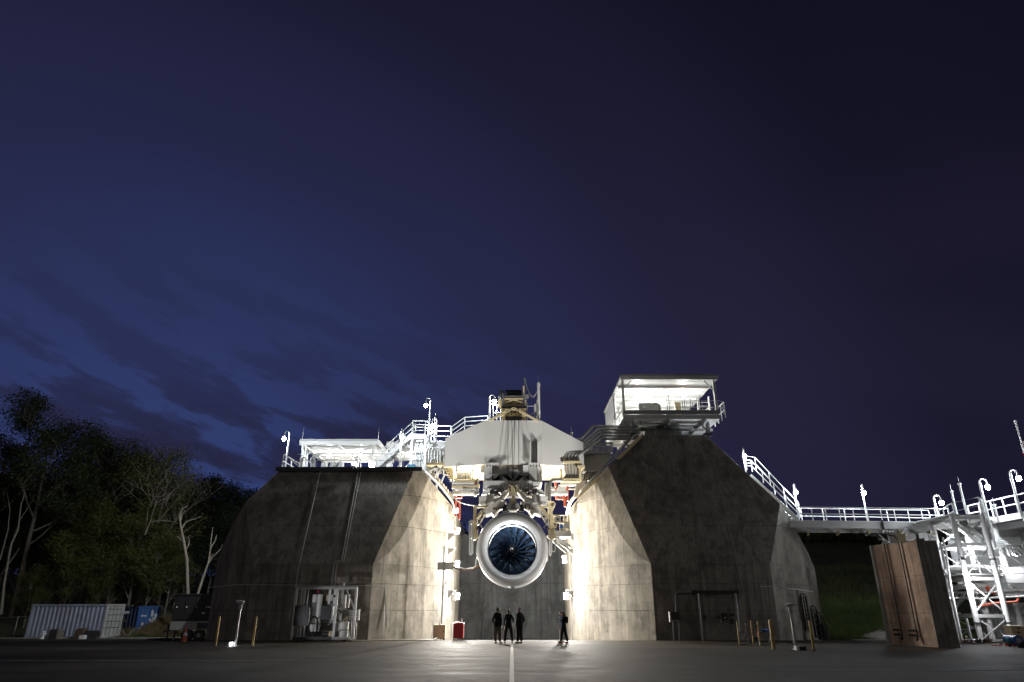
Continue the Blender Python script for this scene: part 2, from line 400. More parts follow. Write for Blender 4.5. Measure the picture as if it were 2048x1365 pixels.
# ================================================================== CONCRETE TOWERS
def nose(side):
    pts = [(8.57, 43.5), (7.82, 44.2), (7.14, 44.95), (6.42, 45.95), (5.75, 47.05), (5.2, 48.2), (4.68, 49.4), (4.3, 50.5), (4.25, 51.0)]
    out = [(21.7, 51.0), (21.55, 50.3), (20.7, 48.9), (19.7, 47.5), (18.6, 46.1), (17.4, 44.9), (16.7, 44.2), (15.92, 43.5)]
    poly = pts + [(4.25, 62)] + [(21.7, 62)] + out
    return [(side * (x if side > 0 or x < 17 else x - .11 * (x - 17)), y) for x, y in poly]
def plane3(a, b, c, inside):
    a, b, c = Vector(a), Vector(b), Vector(c); n = (b - a).cross(c - a).normalized()
    if n.dot(Vector(inside) - a) > 0: n = -n
    return a, n
def tower_planes(s, top):
    ins = (s * 12, 55, 2)
    pl = [plane3((s * 5, 43.5, 4.29), (s * 12, 43.5, 4.29), (s * 12, 43.5 + .4524, 5.29), ins),
          plane3((s * 6.15, 46.3, 10.5), (s * 9.3, 47.6, 13.4), (s * 4.4, 50.5, 8.7), ins),
          plane3((s * 17.5, 45.5, 8.6), (s * 14.04, 47.6, 13.4), (s * 21.7, 50.5, 4.2), ins),
          plane3((s * 8.57, 43.5, 4.29), (s * 6.75, 46.4, 10.7), (s * 5.85, 46.95, 10.3), ins),
          (Vector((0, 0, top)), Vector((0, 0, 1)))]
    return pl
def solid(poly, z0, z1, planes, inset=0.0):
    bm = bmesh.new()
    b = [bm.verts.new((x, y, z0)) for x, y in poly]; tt = [bm.verts.new((x, y, z1)) for x, y in poly]; n = len(poly)
    bm.faces.new(b); bm.faces.new(tt)
    for i in range(n): bm.faces.new((b[i], b[(i + 1) % n], tt[(i + 1) % n], tt[i]))
    for co, no in planes:
        r = bmesh.ops.bisect_plane(bm, geom=bm.verts[:] + bm.edges[:] + bm.faces[:], plane_co=co - no * inset, plane_no=no, clear_outer=True, dist=1e-5)
        ed = [e for e in r['geom_cut'] if isinstance(e, bmesh.types.BMEdge)]
        if ed:
            try: bmesh.ops.contextual_create(bm, geom=ed)
            except Exception: bmesh.ops.holes_fill(bm, edges=ed)
    bmesh.ops.recalc_face_normals(bm, faces=bm.faces)
    mb = MB(); bm.verts.index_update()
    mb.v = [v.co.copy() for v in bm.verts]; mb.f = [tuple(v.index for v in f.verts) for f in bm.faces]; bm.free()
    return mb
def tower(s, top, joints, label):
    t = T('concrete_tower', label, 'concrete tower', (s * 12.3, 52, 0))
    pl = tower_planes(s, top); poly = nose(s)
    zs = [-.7] + joints + [top]
    for a, b in zip(zs[:-1], zs[1:]):
        mb = solid(poly, a + (.005 if a > 0 else 0), b - .005, pl)
        o = part('concrete_lift', mb, 'concrete', t)
        bv = o.modifiers.new('edge', 'BEVEL'); bv.width = .012; bv.segments = 1; bv.limit_method = 'ANGLE'; bv.angle_limit = R(8)
    cx, cy = s * 12.5, 54.0
    inner = [(cx + (x - cx) * .994, cy + (y - cy) * .994) for x, y in poly]
    part('joint_core', solid(inner, -.7, top - .04, pl, .05), 'concrete_core', t)
    return t
TL = tower(-1, 10.7, [1.62, 3.15, 4.29, 6.7, 8.8], 'lower flat-topped concrete tower left of the engine, canopy on top')
TR = tower(1, 13.4, [1.62, 3.15, 4.29, 6.7, 8.8, 11.2], 'taller dark concrete tower right of the engine with cabin on top')

# ================================================================== EXHAUST WALL BEHIND
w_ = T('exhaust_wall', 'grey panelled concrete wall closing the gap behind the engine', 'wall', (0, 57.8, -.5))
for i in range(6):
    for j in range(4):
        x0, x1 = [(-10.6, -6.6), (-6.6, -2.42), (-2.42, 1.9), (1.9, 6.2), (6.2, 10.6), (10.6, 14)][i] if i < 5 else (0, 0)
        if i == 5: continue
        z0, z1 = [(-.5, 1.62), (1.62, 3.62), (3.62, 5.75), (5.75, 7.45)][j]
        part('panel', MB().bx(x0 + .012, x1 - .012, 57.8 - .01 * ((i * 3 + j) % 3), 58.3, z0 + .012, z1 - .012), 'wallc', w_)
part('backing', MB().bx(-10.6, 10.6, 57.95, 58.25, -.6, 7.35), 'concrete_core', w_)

# ================================================================== BOX GIRDER
g_ = T('box_girder', 'big off-white faceted box girder spanning between both towers', 'girder', (0, 46, 10.75))
zb, zt = 10.75, 13.8
fr = [(-4.64, 45.85), (-1.84, 45.0), (2.0, 45.0), (4.75, 45.85)]
part('front_plate', MB().bx(-1.84, 2.0, 45.0, 45.04, zb, zt), 'girder', g_)
def wing(xa, xb, za, zc):
    return MB().prism([(xa[0], xa[1], zb), (xb[0], xb[1], zb), (xb[0], xb[1], zc), (xa[0], xa[1], za)], (0, .04, 0))
part('side_plate', wing((-4.64, 45.85), (-1.845, 45.0), 12.75, 13.8), 'girder', g_)
part('side_plate', wing((2.005, 45.0), (4.95, 45.85), 13.8, 12.45), 'girder', g_)
mb = MB(); mb.add([(-4.64, 45.9, zb), (-1.84, 45.05, zb), (2.0, 45.05, zb), (4.95, 45.9, zb), (4.95, 51, zb), (-4.64, 51, zb)], [(0, 1, 2, 3, 4, 5)])
part('bottom_plate', mb, 'cream', g_)  # cream colour paints the warm light on the underside
mb = MB(); mb.add([(-4.64, 45.9, 12.65), (-1.84, 45.05, 13.8), (2.0, 45.05, 13.8), (4.95, 45.9, 12.45), (4.95, 51, 12.45), (2, 51, 13.8), (-1.84, 51, 13.8), (-4.64, 51, 12.65)], [(0, 1, 6, 7), (1, 2, 5, 6), (2, 3, 4, 5)])
part('top_plate', mb, 'girder', g_)
part('back_plate', MB().prism([(-4.64, 51, zb), (4.95, 51, zb), (4.95, 51, 12.45), (2, 51, 13.8), (-1.84, 51, 13.8), (-4.64, 51, 12.65)], (0, .04, 0)), 'girder', g_)
for x0, x1 in ((969, 971.5), (1082, 1084.5)): part('corner_bead', MB().pbox(x0, x1, 842, 928, 44.99, .03), 'white', g_)
part('seam', MB().bx(-1.83, 1.99, 44.992, 45.0, 12.55, 12.565), 'white', g_)
# recessed pocket with hood in the front plate
part('pocket_hood', MB().ppoly([(1060, 884), (1062, 882), (1062, 926), (1060, 926)], 44.55, .45), 'girder', g_)
part('pocket_hood', MB().ppoly([(1075, 883), (1078, 881), (1078, 926), (1075, 926)], 44.55, .45), 'girder', g_)
part('pocket', MB().pbox(1062, 1075, 884, 926, 44.93, .07), 'gray', g_)
# flange ledges under the front plate
for x0, x1 in ((970, 997), (1057, 1082)):
    part('flange', MB().pbox(x0, x1, 926, 930, 44.6, .4), 'girder', g_)
    for i in range(4): part('bolt', MB().pbox(x0 + 3 + i * 6, x0 + 5 + i * 6, 930, 933, 44.62, .12), 'dark', g_)
# yellow travelling hoist on top
h_ = T('hoist', 'pale yellow hoist frame with black drum on top of the girder', 'hoist', (0, 45.4, 13.8))
c = 'cream'
for x0, x1 in ((1003, 1010.5), (1044, 1052)): part('leg', MB().pbox(x0, x1, 818, 842, 45.2, .5), c, h_)
part('crossbeam', MB().pbox(1002, 1053, 812, 818, 45.15, .6), c, h_)
part('crossbeam', MB().pbox(1002.5, 1053, 813, 817, 45.1, .05), 'dark', h_)
for a, b in (((1027, 817), (979, 841)), ((1028, 817), (1075, 842))):
    part('brace', MB().beam(P(*a, 45.0), P(*b, 44.95), .14), c, h_)
for x0, x1 in ((1004.5, 1007), (1048, 1050)): part('guide_rail', MB().pbox(x0, x1, 788, 814, 45.2, .2), 'gray', h_)
for x0, x1 in ((1007.5, 1010.5), (1044, 1047), (1001, 1004), (1050.5, 1053)): part('upright', MB().pbox(x0, x1, 800, 813, 45.3, .3), c, h_)
part('plate', MB().pbox(1009, 1046, 801, 811, 45.5, .05), c, h_)
part('rail_beam', MB().pbox(1008, 1048, 796.5, 799, 45.25, .2), c, h_)
part('rail_beam', MB().pbox(1008, 1048, 792, 796.4, 45.3, .3), 'gray', h_)
part('rail_beam', MB().pbox(1010, 1045, 809.5, 811.5, 45.3, .1), c, h_)
for a, b in (((1028, 800), (1010, 806)), ((1028, 800), (1046, 806))): part('brace', MB().beam(P(*a, 45.3), P(*b, 45.3), .08), c, h_)
part('hanger', MB().pbox(1024, 1031, 811, 816.6, 45.3, .2), c, h_)
part('drum', MB().tube([P(1011, 787, 45.9), P(1043, 787, 45.9)], .24, 16), 'dark', h_, 30)
part('drum_housing', MB().pbox(1010, 1043.5, 783, 792, 46.1, .8), 'dark', h_)
part('motor', MB().pbox(998, 1007, 781, 795, 45.6, .6), 'dark', h_)
part('gearbox', MB().pbox(996.5, 1003, 798, 813, 45.5, .4), c, h_)
part('crossbar', MB().pbox(1011, 1044, 826, 832.5, 45.7, .2), c, h_)
part('crossbar', MB().pbox(1011, 1043, 833, 841, 45.6, .2), 'dark', h_)
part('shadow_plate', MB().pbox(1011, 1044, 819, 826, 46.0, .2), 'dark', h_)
part('limit_mast', MB().pbox(1046, 1049, 772, 792, 45.3, .15), c, h_)
part('cable_reel', MB().tube([P(1053.5, 794, 45.3), P(1053.5, 794, 45.6)], .17, 14), 'gray', h_, 30)
part('junction_box', MB().pbox(1052, 1055.5, 806, 811, 45.3, .2), 'gray', h_)
def text(name, s, size, loc, parent, m='lettering', rot=(R(90), 0, 0), ext=.004, align='CENTER'):
    cu = bpy.data.curves.new(name, 'FONT'); cu.body = s; cu.size = size; cu.extrude = ext; cu.align_x = align; cu.align_y = 'CENTER'
    o = bpy.data.objects.new(name, cu); link(o); o.rotation_euler = rot; o.location = loc
    bpy.context.view_layer.update()
    me = bpy.data.meshes.new_from_object(o); bpy.data.objects.remove(o)
    mb = MB(); mm = Matrix.Translation(loc) @ __import__('mathutils').Euler(rot).to_matrix().to_4x4()
    mb.v = [mm @ v.co for v in me.vertices]; mb.f = [tuple(p.vertices) for p in me.polygons]
    bpy.data.meshes.remove(me)
    return part(name, mb, m, parent)
text('lettering', 'POINT', .16, P(1027, 803.6, 45.49), h_)
text('lettering', 'TON CAP', .2, P(1027, 808, 45.49), h_)
# hoist cables down to the hook block
for i, x in enumerate((1016, 1023.5, 1030.5, 1037.5)):
    x2 = (1016, 1025, 1027.5, 1037.5)[i]
    o = S('hoist_cable', MB().tube([P(x, 820, 44.85), P(x2, 930, 44.5), P(x2, 946, 44.2)], .022, 6), 'dark', ['leftmost dark hoist cable hanging down the white girder', 'second dark hoist cable from the left, slightly slanting inward', 'third dark hoist cable from the left, slanting to the middle', 'rightmost dark hoist cable hanging down the white girder'][i], 'cable', 'hoist cables in front of the girder')
# masts with festoon cable
mt = T('white_mast', 'tall white mast right of the hoist with thin rod on top', 'mast', tuple(P(1078, 842, 45.4)))
part('pole', MB().tube([P(1078, 842, 45.4), P(1077, 766, 45.4)], .09, 10), 'white', mt, 30)
part('pole', MB().tube([P(1074, 842, 45.5), P(1074, 800, 45.5)], .05, 8), 'white', mt, 30)
part('bracket', MB().pbox(1076, 1080.5, 768, 773, 45.4, .15), 'white', mt)
part('rod', MB().tube([P(1077, 766, 45.4), P(1076.5, 753, 45.4)], .012, 5), 'galv', mt)
part('junction_box', MB().pbox(1069, 1073, 808, 824, 45.5, .15), 'white', mt)
m2 = T('thin_mast', 'thin grey mast rising beside the hoist drum', 'mast', tuple(P(1050, 800, 45.6)))
part('pole', MB().tube([P(1050, 800, 45.6), P(1049, 758, 45.6)], .035, 6), 'galv', m2); part('tip', MB().pbox(1047.5, 1051, 757, 761, 45.55, .12), 'gray', m2)
for k, (sag, off) in enumerate(((793, 0), (796, .1))):
    a = P(1050, 760 + k, 45.6); b = P(1075, 783 + k, 45.4 + off); pts = []
    for i in range(13):
        u = i / 12; px = 1050 + 25 * u; py = (760 + (782 - 760) * u) + (sag - 771) * 4 * u * (1 - u) * (.93)
        pts.append(P(px, py, 45.6 - .2 * u + off))
    S('festoon_cable', MB().tube(pts, .018, 5), 'ltgray', ['upper slack cable looping between thin mast and white mast', 'lower slack cable looping between thin mast and white mast'][k], 'cable')
# ================================================================== ENGINE
EX, EY, EZ = .02, 41.6, 5.08
e_ = T('jet_engine', 'giant jet engine with white round inlet facing the camera, hung between towers', 'jet engine', (EX, EY, EZ))
prof = [(1.46, 1.25), (1.44, .95), (1.46, .7), (1.50, .5), (1.58, .28), (1.68, .13), (1.80, .035), (1.90, 0.0), (1.99, .02), (2.06, .08), (2.11, .18), (2.14, .34), (2.155, .6), (2.17, 1.2), (2.19, 2.2), (2.15, 3.4), (1.98, 4.4), (1.7, 5.0), (1.6, 5.0), (1.6, 1.6)]
part('inlet_lip', MB().lathe(prof[3:12], (EX, EY, EZ), n=96), 'nacelle', e_, 60)
part('nacelle', MB().lathe(prof[11:], (EX, EY, EZ), n=96), 'white', e_, 60)
part('throat_ring', MB().lathe(prof[:4], (EX, EY, EZ), n=96), 'throat', e_, 60)
sp = part('spinner', MB().lathe([(0.001, .98), (.04, .99), (.12, 1.06), (.2, 1.18), (.27, 1.34), (.31, 1.5)], (EX, EY, EZ), n=32), 'spinner', e_, 60)
swm = MB(); pts = []
for i in range(30):
    a = .3 + i / 29 * 4.6; rr = .02 + .14 * (i / 29) ** .9
    wv = .03 * (.5 + .5 * math.sin(math.pi * min(1, i / 29 * 1.4)))
    for s_ in (-1, 1):
        r2 = max(.004, rr + s_ * wv); tt = .965 + (r2 / .12) ** 2 * .07 if r2 < .12 else 1.035 + (r2 - .12) * 1.5
        swm.v.append(V(EX + r2 * math.cos(a), EY + tt - .006, EZ + r2 * math.sin(a)))
swm.f = [(2 * i, 2 * i + 1, 2 * i + 3, 2 * i + 2) for i in range(29)]
part('swirl_mark', swm, 'swirl', sp)
part('hub', MB().lathe([(.31, 1.5), (.36, 1.55), (.40, 1.9), (.42, 2.1)], (EX, EY, EZ), n=32), 'dark', e_, 60)
part('fan_backplate', MB().lathe([(.0001, 2.3), (1.5, 2.25)], (EX, EY, EZ), n=48), 'spinner', e_)
# one fan blade, repeated 17 times around the hub
NB = 17
def blade_mb():
    mb = MB(); nr, nc = 14, 7
    for side in (0, 1):
        for i in range(nr + 1):
            u = i / nr; r = .30 + u * 1.115
            sweep = .42 * math.sin(u * math.pi * .9) * .5 + .22 * u * u          # curved leading edge
            tw = R(18 + 44 * u)                                                    # twist from axial at the root to nearly tangential
            ch = .42 + .16 * u - .10 * max(0, u - .8) * 3
            for j in range(nc + 1):
                v = j / nc
                ax = 1.30 + .10 * (1 - u) + v * ch * math.cos(tw); tg = v * ch * math.sin(tw) + .05 * math.sin(v * math.pi) * (1 - .4 * u)
                ax += .018 * side * math.sin(math.pi * min(1, max(0, v))) + (.006 * side)
                a = sweep * .9 + tg / r * .95
                mb.v.append(V(r * math.sin(-a), ax - 0, r * math.cos(a)))
    n = nc + 1; o = (nr + 1) * n
    for i in range(nr):
        for j in range(nc):
            a = i * n + j; mb.f.append((a, a + 1, a + 1 + n, a + n)); mb.f.append((o + a, o + a + n, o + a + 1 + n, o + a + 1))
        mb.f.append((i * n, (i + 1) * n, o + (i + 1) * n, o + i * n)); k = i * n + nc; mb.f.append((k, o + k, o + k + n, k + n))
    return mb
def edge_mb():  # silvery blade edge, swollen at mid-span to paint the glints
    mb = MB(); nr = 16; n = 5
    pts = []; 
    for i in range(nr + 1):
        u = i / nr; r = .31 + u * 1.10; a = (.42 * math.sin(u * math.pi * .9) * .5 + .22 * u * u) * .9
        pts.append(V(r * math.sin(-a), 1.295 + .10 * (1 - u), r * math.cos(a)))
    return mb.tube(pts, [.012 + .040 * math.sin(math.pi * min(1, .15 + .85 * i / nr)) ** 1.5 for i in range(nr + 1)], 6)
b0 = blade_mb(); ed = edge_mb()
bo = None
for k_ in range(NB):
    if bo is None:
        bo = part('fan_blade', b0, 'blade', None, 50); bo.parent = e_; eo = part('leading_edge_glint', ed, 'bladeglint', bo, 60); b = bo
    else:
        b = bo.copy(); link(b, e_); q = eo.copy(); link(q, b)
    b.rotation_euler = (0, 2 * math.pi * k_ / NB + .12, 0)
for k_, a in enumerate((78, 99, 128)):  # small glowing fittings added in the inlet to brighten the fan
    q = V(EX + 1.44 * math.cos(R(a)), EY + .5, EZ + 1.44 * math.sin(R(a))); lp = part('inlet_fill', MB().tube([q, q + V(0, .1, 0)], .045, 8), 'gray', e_)
    part('fill_lens', MB().ball(q + V(-.05 * math.cos(R(a)), .02, -.05 * math.sin(R(a))), .045, 8, 6), 'fill_inlet', lp)
# lower chin fitting hanging under the nacelle
part('bottom_latch', MB().pbox(1017, 1031, 1166, 1170, EY + .5, .3), 'white', e_)
part('drain_mast', MB().ppoly([(1021, 1170), (1027, 1169), (1030, 1180), (1029, 1188), (1022, 1189), (1023, 1180)], EY + .5, .16), 'white', e_)
part('drain_pipe', MB().tube([P(1018.5, 1169, EY + .5), P(1017.5, 1176, EY + .5)], .02), 'galv', e_)
# ================================================================== THRUST FRAME over the engine
f_ = T('thrust_frame', 'white and grey thrust frame with bent arms carrying the jet engine', 'thrust frame', tuple(P(1024, 1000, 43.4)))
def yb(Y, top): return Y + (.85 if top < 961 else .45)
def fb(name, x0, x1, y0, y1, Y, d, m):
    Y = yb(Y, y0); return part(name, MB().pbox(x0, x1, y0, y1, Y, d), m, f_)
def fp(name, pts, Y, d, m):
    Y = yb(Y, min(p[1] for p in pts)); return part(name, MB().ppoly(pts, Y, d), m, f_)
fb('upper_block', 984, 1070, 929.8, 949, 44.4, 4.5, 'ltgray')
fb('side_block', 968, 984, 932, 962, 44.1, 3.5, 'white')
fb('side_block', 1046, 1057, 931, 948, 44.0, 3, 'white')
fb('grey_column', 1058, 1074, 930, 968, 44.1, 3.5, 'ltgray')
fb('hanger_plate', 961, 972, 934, 946, 44.6, 2.5, 'ltgray')
fb('hanger_plate', 1075, 1084, 932, 966, 44.3, 2.5, 'white')
fb('recess', 978, 1064, 946, 963, 44.9, .3, 'dark')
fp('zigzag_plate', [(978, 948), (1000, 948), (990, 956), (988, 958), (984, 948)], 44.05, .25, 'white')
fp('zigzag_plate', [(997, 947.5), (1014, 947.5), (1027, 960), (1040, 947.5), (1046, 947.5), (1053, 947.5), (1043, 946), (1036, 946), (1027, 954), (1020, 946), (1004, 946)], 44.0, .25, 'white')
fp('v_plate', [(1013, 946), (1023, 957), (1031, 957), (1042, 946), (1038, 940), (1016, 940)], 43.9, .3, 'ltgray')
fp('wedge', [(1004, 952), (1006, 952), (1016, 962), (1000, 962)], 44.0, .4, 'white')
fp('wedge', [(1050, 952), (1048, 952), (1037, 962), (1056, 962)], 44.0, .4, 'white')
fb('centre_clamp', 1023.5, 1029, 947, 957, 43.7, .3, 'dark')
fb('actuator', 1000, 1005.5, 951, 960, 43.8, .3, 'gray'); fb('actuator', 1046.5, 1052, 952, 960, 43.8, .3, 'gray')
fb('lower_body', 973, 1064, 962, 977, 43.7, 3.5, 'white')
fb('lower_body_grey', 1015, 1038, 962, 973, 43.6, .2, 'ltgray')
fb('end_cheek', 1065, 1080, 964, 975, 43.7, 2.2, 'white')
fb('end_cheek', 966, 973, 962, 980, 43.9, 2.2, 'white')
for y in (969, 974.5): part('tie_rod', MB().tube([P(1002, y, 43.45), P(1056, y, 43.45)], .025, 6), 'gray', f_)
for i, x in enumerate((1003, 1010, 1014, 1041, 1050, 1057)): part('stud', MB().tube([P(x, 968, 43.4), P(x, 976, 43.4)], .02, 5), 'dark', f_)
fb('cross_channel', 970, 1080, 978, 980.5, 43.5, .5, 'white')
fb('cross_beam', 978, 1076, 980, 992, 44.2, 1.2, 'dark')
for s in (-1, 1):
    X = lambda v: 1026.5 + s * v
    def sp_(name, pts, Y, d, m, X=X):
        Y = yb(Y, min(p[1] for p in pts)); return part(name, MB().ppoly([(X(a), b) for a, b in pts], Y, d), m, f_)
    sp_('lug_plate', [(18, 976), (30, 976), (33, 980), (24, 989), (18, 984)], 43.5, .3, 'ltgray')
    part('lug_pin', MB().tube([P(X(25), 983, 43.3), P(X(25), 983, 43.6)], .06, 10), 'dark', f_)
    sp_('bent_arm', [(11, 979), (20, 988), (27, 995), (40, 998), (40, 1004), (26, 1004), (16, 994), (9, 985)], 43.1, .9, 'white')
    sp_('arm_cap', [(38, 989), (53, 989), (53, 1007), (38, 1005)], 42.8, 1.0, 'white')
    sp_('end_box', [(53, 991), (69, 994), (68, 1009), (66, 1011), (55, 1010)], 42.6, 1.2, 'white')
    sp_('grey_lug', [(37, 980), (47, 981), (47, 988), (37, 988)], 43.4, .5, 'gray')
    sp_('brace_plate', [(45, 978), (58, 980), (64, 990), (52, 989), (44, 984)], 43.6, .5, 'white')
    sp_('fairing', [(14, 1003), (38, 1005), (56, 1012), (56, 1030), (44, 1026), (38, 1032), (30, 1018), (20, 1012)], 43.2, 1.5, 'ltgray')
    sp_('cowl_hinge', [(8, 1012), (18, 1008), (22, 1016), (20, 1024), (8, 1020)], 42.9, .4, 'dark')
    for q in range(4): part('hydraulic_fitting', MB().tube([P(X(22 + q * 5), 1013 + q, 42.7), P(X(25 + q * 5), 1019 + (q * 7) % 5, 42.6)], .05, 7), ('galv', 'cream', 'gray', 'copper')[q], f_)
    sp_('name_plate', [(56, 1004), (66, 1005), (66, 1010), (57, 1009.5)], 42.55, .05, 'ltgray')
    sp_('pylon_panel', [(4, 1008), (10, 1006), (14, 1016), (8, 1020), (4, 1016)], 42.6, .5, 'white')
fb('pylon', 1019, 1034, 1000, 1020, 42.8, 2.5, 'ltgray')
# yellow hook block
hk = T('hook_block', 'yellow hoist hook block with stem in the middle above the engine', 'hook block', tuple(P(1026.5, 1007, 43.2)))
part('cheek_plate', MB().ppoly([(1016, 974), (1019, 971.5), (1034, 971.5), (1037, 974), (1037, 983), (1034, 985.5), (1019, 985.5), (1016, 983)], 43.2, .25), 'cream', hk)
for x in (1020.5, 1031.5): part('pin', MB().tube([P(x, 976, 43.1), P(x, 976, 43.25)], .05, 10), 'dark', hk); part('slot', MB().pbox(x - .6, x + .6, 977, 983, 43.18, .03), 'dark', hk)
part('tapered_neck', MB().ppoly([(1018, 985), (1035, 985), (1030, 992), (1023, 992)], 43.2, .22), 'cream', hk)
part('stem', MB().pbox(1024, 1029, 992, 998, 43.2, .18), 'cream', hk)
part('stem_block', MB().pbox(1022, 1031, 995.5, 1007, 43.1, .3), 'cream', hk)
part('slot', MB().pbox(1025.8, 1027.2, 1003, 1006.5, 43.08, .03), 'dark', hk)
# yellow triangular brackets either side of the engine with lower equipment
for s, lab in ((-1, 'left'), (1, 'right')):
    X = lambda v: 1026 + s * v
    b_ = T('bracket_frame', 'yellow triangular bracket frame clamped to the %s side of the engine' % lab, 'bracket', tuple(P(X(66), 1080, 42.2)), 'yellow engine side brackets')
    pp = lambda name, pts, Y, d, m: part(name, MB().ppoly([(X(a), b) for a, b in pts], Y, d), m, b_)
    pp('top_bar', [(50, 1011), (79, 1012), (79, 1016), (50, 1015)], 42.2, .25, 'cream')
    pp('upright', [(73, 1016), (79, 1016), (80, 1042), (74, 1042)], 42.2, .25, 'cream')
    pp('diagonal', [(52, 1015), (57, 1015), (76, 1034), (74, 1038)], 42.25, .2, 'cream')
    pp('lower_post', [(74, 1042), (81, 1042), (82, 1080), (75, 1080)], 42.3, .3, 'cream')
    pp('lower_clamp', [(69, 1056), (76, 1050), (76, 1064), (72, 1066)], 42.2, .3, 'cream')
    pp('foot_block', [(72, 1064), (84, 1060), (86, 1076), (76, 1081), (70, 1074)], 42.2, .4, 'cream')
    pp('inner_plate', [(60, 1022), (72, 1036), (73, 1052), (66, 1048), (56, 1030)], 42.8, .3, 'white')
    part('strut', MB().tube([P(X(58), 1024, 42.3), P(X(70), 1050, 42.2)], .06, 8), 'white', b_)
    part('strut', MB().tube([P(X(70), 1040, 42.2), P(X(62), 1056, 42.4)], .045, 8), 'gray', b_)
    for q, (a, b) in enumerate(((62, 1034), (68, 1044), (71, 1058))): part('clamp_bolt', MB().tube([P(X(a), b, 42.0), P(X(a), b, 42.3)], .07, 8), ('dark', 'gray', 'copper')[q], b_)
# clutter behind the frame, beside the engine: small valves, boxes and pipes of the test rig
rg = T('service_rig', 'cluster of small pipes and valve boxes over the top of the nacelle', 'service rig', tuple(P(1026, 1020, 43.5)))
rr_ = random.Random(3)
for i in range(46):
    s = -1 if i % 2 else 1; a = rr_.uniform(20, 66); x = 1026 + s * a; y = rr_.uniform(980, 1012) + max(0, a - 45) * .8
    m = rr_.choice(['white', 'cream', 'ltgray', 'galv', 'dark', 'gray', 'white'])
    Y = rr_.uniform(43.0, 44.5)
    if rr_.random() < .5: part('valve_box', MB().pbox(x - rr_.uniform(1, 3), x + rr_.uniform(1, 3), y - rr_.uniform(1, 2.5), y + rr_.uniform(1, 2.5), Y, .2), m, rg)
    else: part('service_pipe', MB().tube([P(x, y, Y), P(x + rr_.uniform(-6, 6), y + rr_.uniform(-2, 6), Y - .1), P(x + rr_.uniform(-6, 6), y + rr_.uniform(4, 8), Y)], rr_.uniform(.02, .05), 6), m, rg)
# hanging hose loops
def hose(label, pts, Y, r, m, cat='hose', name='hanging_hose'):
    return S(name, MB().tube([P(a, b, Y) for a, b in pts], r, 7), m, label, cat, smooth=60)
def loop(x0, x1, yt, yb): return [(x0, yt)] + [(x0 + (x1 - x0) * (.5 - .5 * math.cos(math.pi * i / 8)), yb - 6 + 6 * math.sin(math.pi * i / 8)) for i in range(9)] + [(x1, yt)]
hose('longer pale hose loop hanging left of the nacelle', loop(939.5, 943.5, 1042, 1110), 42.0, .045, 'white')
hose('short pale hose hanging against the left yellow bracket', [(942, 1046), (945, 1050), (946, 1075), (945.5, 1108)], 41.9, .04, 'white')
hose('narrow pale hose loop hanging right of the nacelle', loop(1098.5, 1102, 1080, 1112), 41.9, .04, 'white')
hose('wide dark-edged hose loop hanging right of the nacelle', loop(1103.5, 1110.5, 1080, 1104), 41.9, .035, 'ltgray')
hose('thin pale rod hanging low at the right edge of nacelle', [(1095, 1108), (1094.5, 1124)], 41.9, .03, 'white')
S('hose_fitting', MB().pbox(940.5, 945, 1040, 1048, 41.8, .2), 'white', 'white square hose fitting at the top of left hoses', 'fitting')
hose('orange striped cable bundle sagging from wall panel to the engine', [(905, 1134), (915, 1138), (930, 1140.5), (945, 1139), (955, 1134), (962, 1127)], 43.2, .05, 'copper', 'cable', 'sagging_cable')
hose('white cable sagging beside the orange cable to the engine', [(905, 1133), (915, 1136), (930, 1138.5), (945, 1137), (951, 1133), (952, 1120), (956, 1112)], 43.1, .04, 'white', 'cable', 'sagging_cable')
hose('long pale cable swooping from left tower to the bracket', [(906, 994), (916, 1003), (928, 1008), (945, 1011.5), (951, 1012)], 43.5, .035, 'white', 'cable', 'sagging_cable')
# ================================================================== LAMPS
def gooseneck(base, h, side, label, m='white', globe='lamp_cool', drop=.55, r=.055, g_r=.13, rz=None, reach=.34):
    base = Vector(base); t = T('lamp_post', label, 'lamp post', tuple(base), 'gooseneck lamp posts on the decks')
    part('pole', MB().tube([base, base + V(0, 0, h)], r, 8), m, t, 40)
    d = V(side[0], side[1], 0).normalized(); top = base + V(0, 0, h)
    pts = [top + d * (reach / 2 - reach / 2 * math.cos(a)) + V(0, 0, reach / 2 * math.sin(a)) for a in [math.pi * i / 8 for i in range(9)]]
    end = pts[-1] - V(0, 0, drop * .55); pts.append(end)
    part('hook', MB().tube(pts, r * .7, 7), m, t, 60)
    hd = part('lamp_head', MB().lathe([(.04, .12), (.07, .1), (.09, 0), (.12, -.03)], end, 'Z', 14), 'ltgray', t, 40)
    part('globe', MB().ball(end - V(0, 0, .13), (g_r, g_r, g_r * 1.05), 10, 7), globe, hd, 60)
    return t
def lightning(base, h, label, thick=.05):
    base = Vector(base); t = T('lightning_rod', label, 'lightning rod', tuple(base), 'lightning rods')
    part('mast', MB().tube([base, base + V(0, 0, h)], thick, 7), 'white', t); part('tip', MB().tube([base + V(0, 0, h), base + V(0, 0, h + .45)], .012, 5), 'galv', t)
    part('collar', MB().tube([base + V(0, 0, h - .04), base + V(0, 0, h + .03)], thick * 1.7, 8), 'white', t)
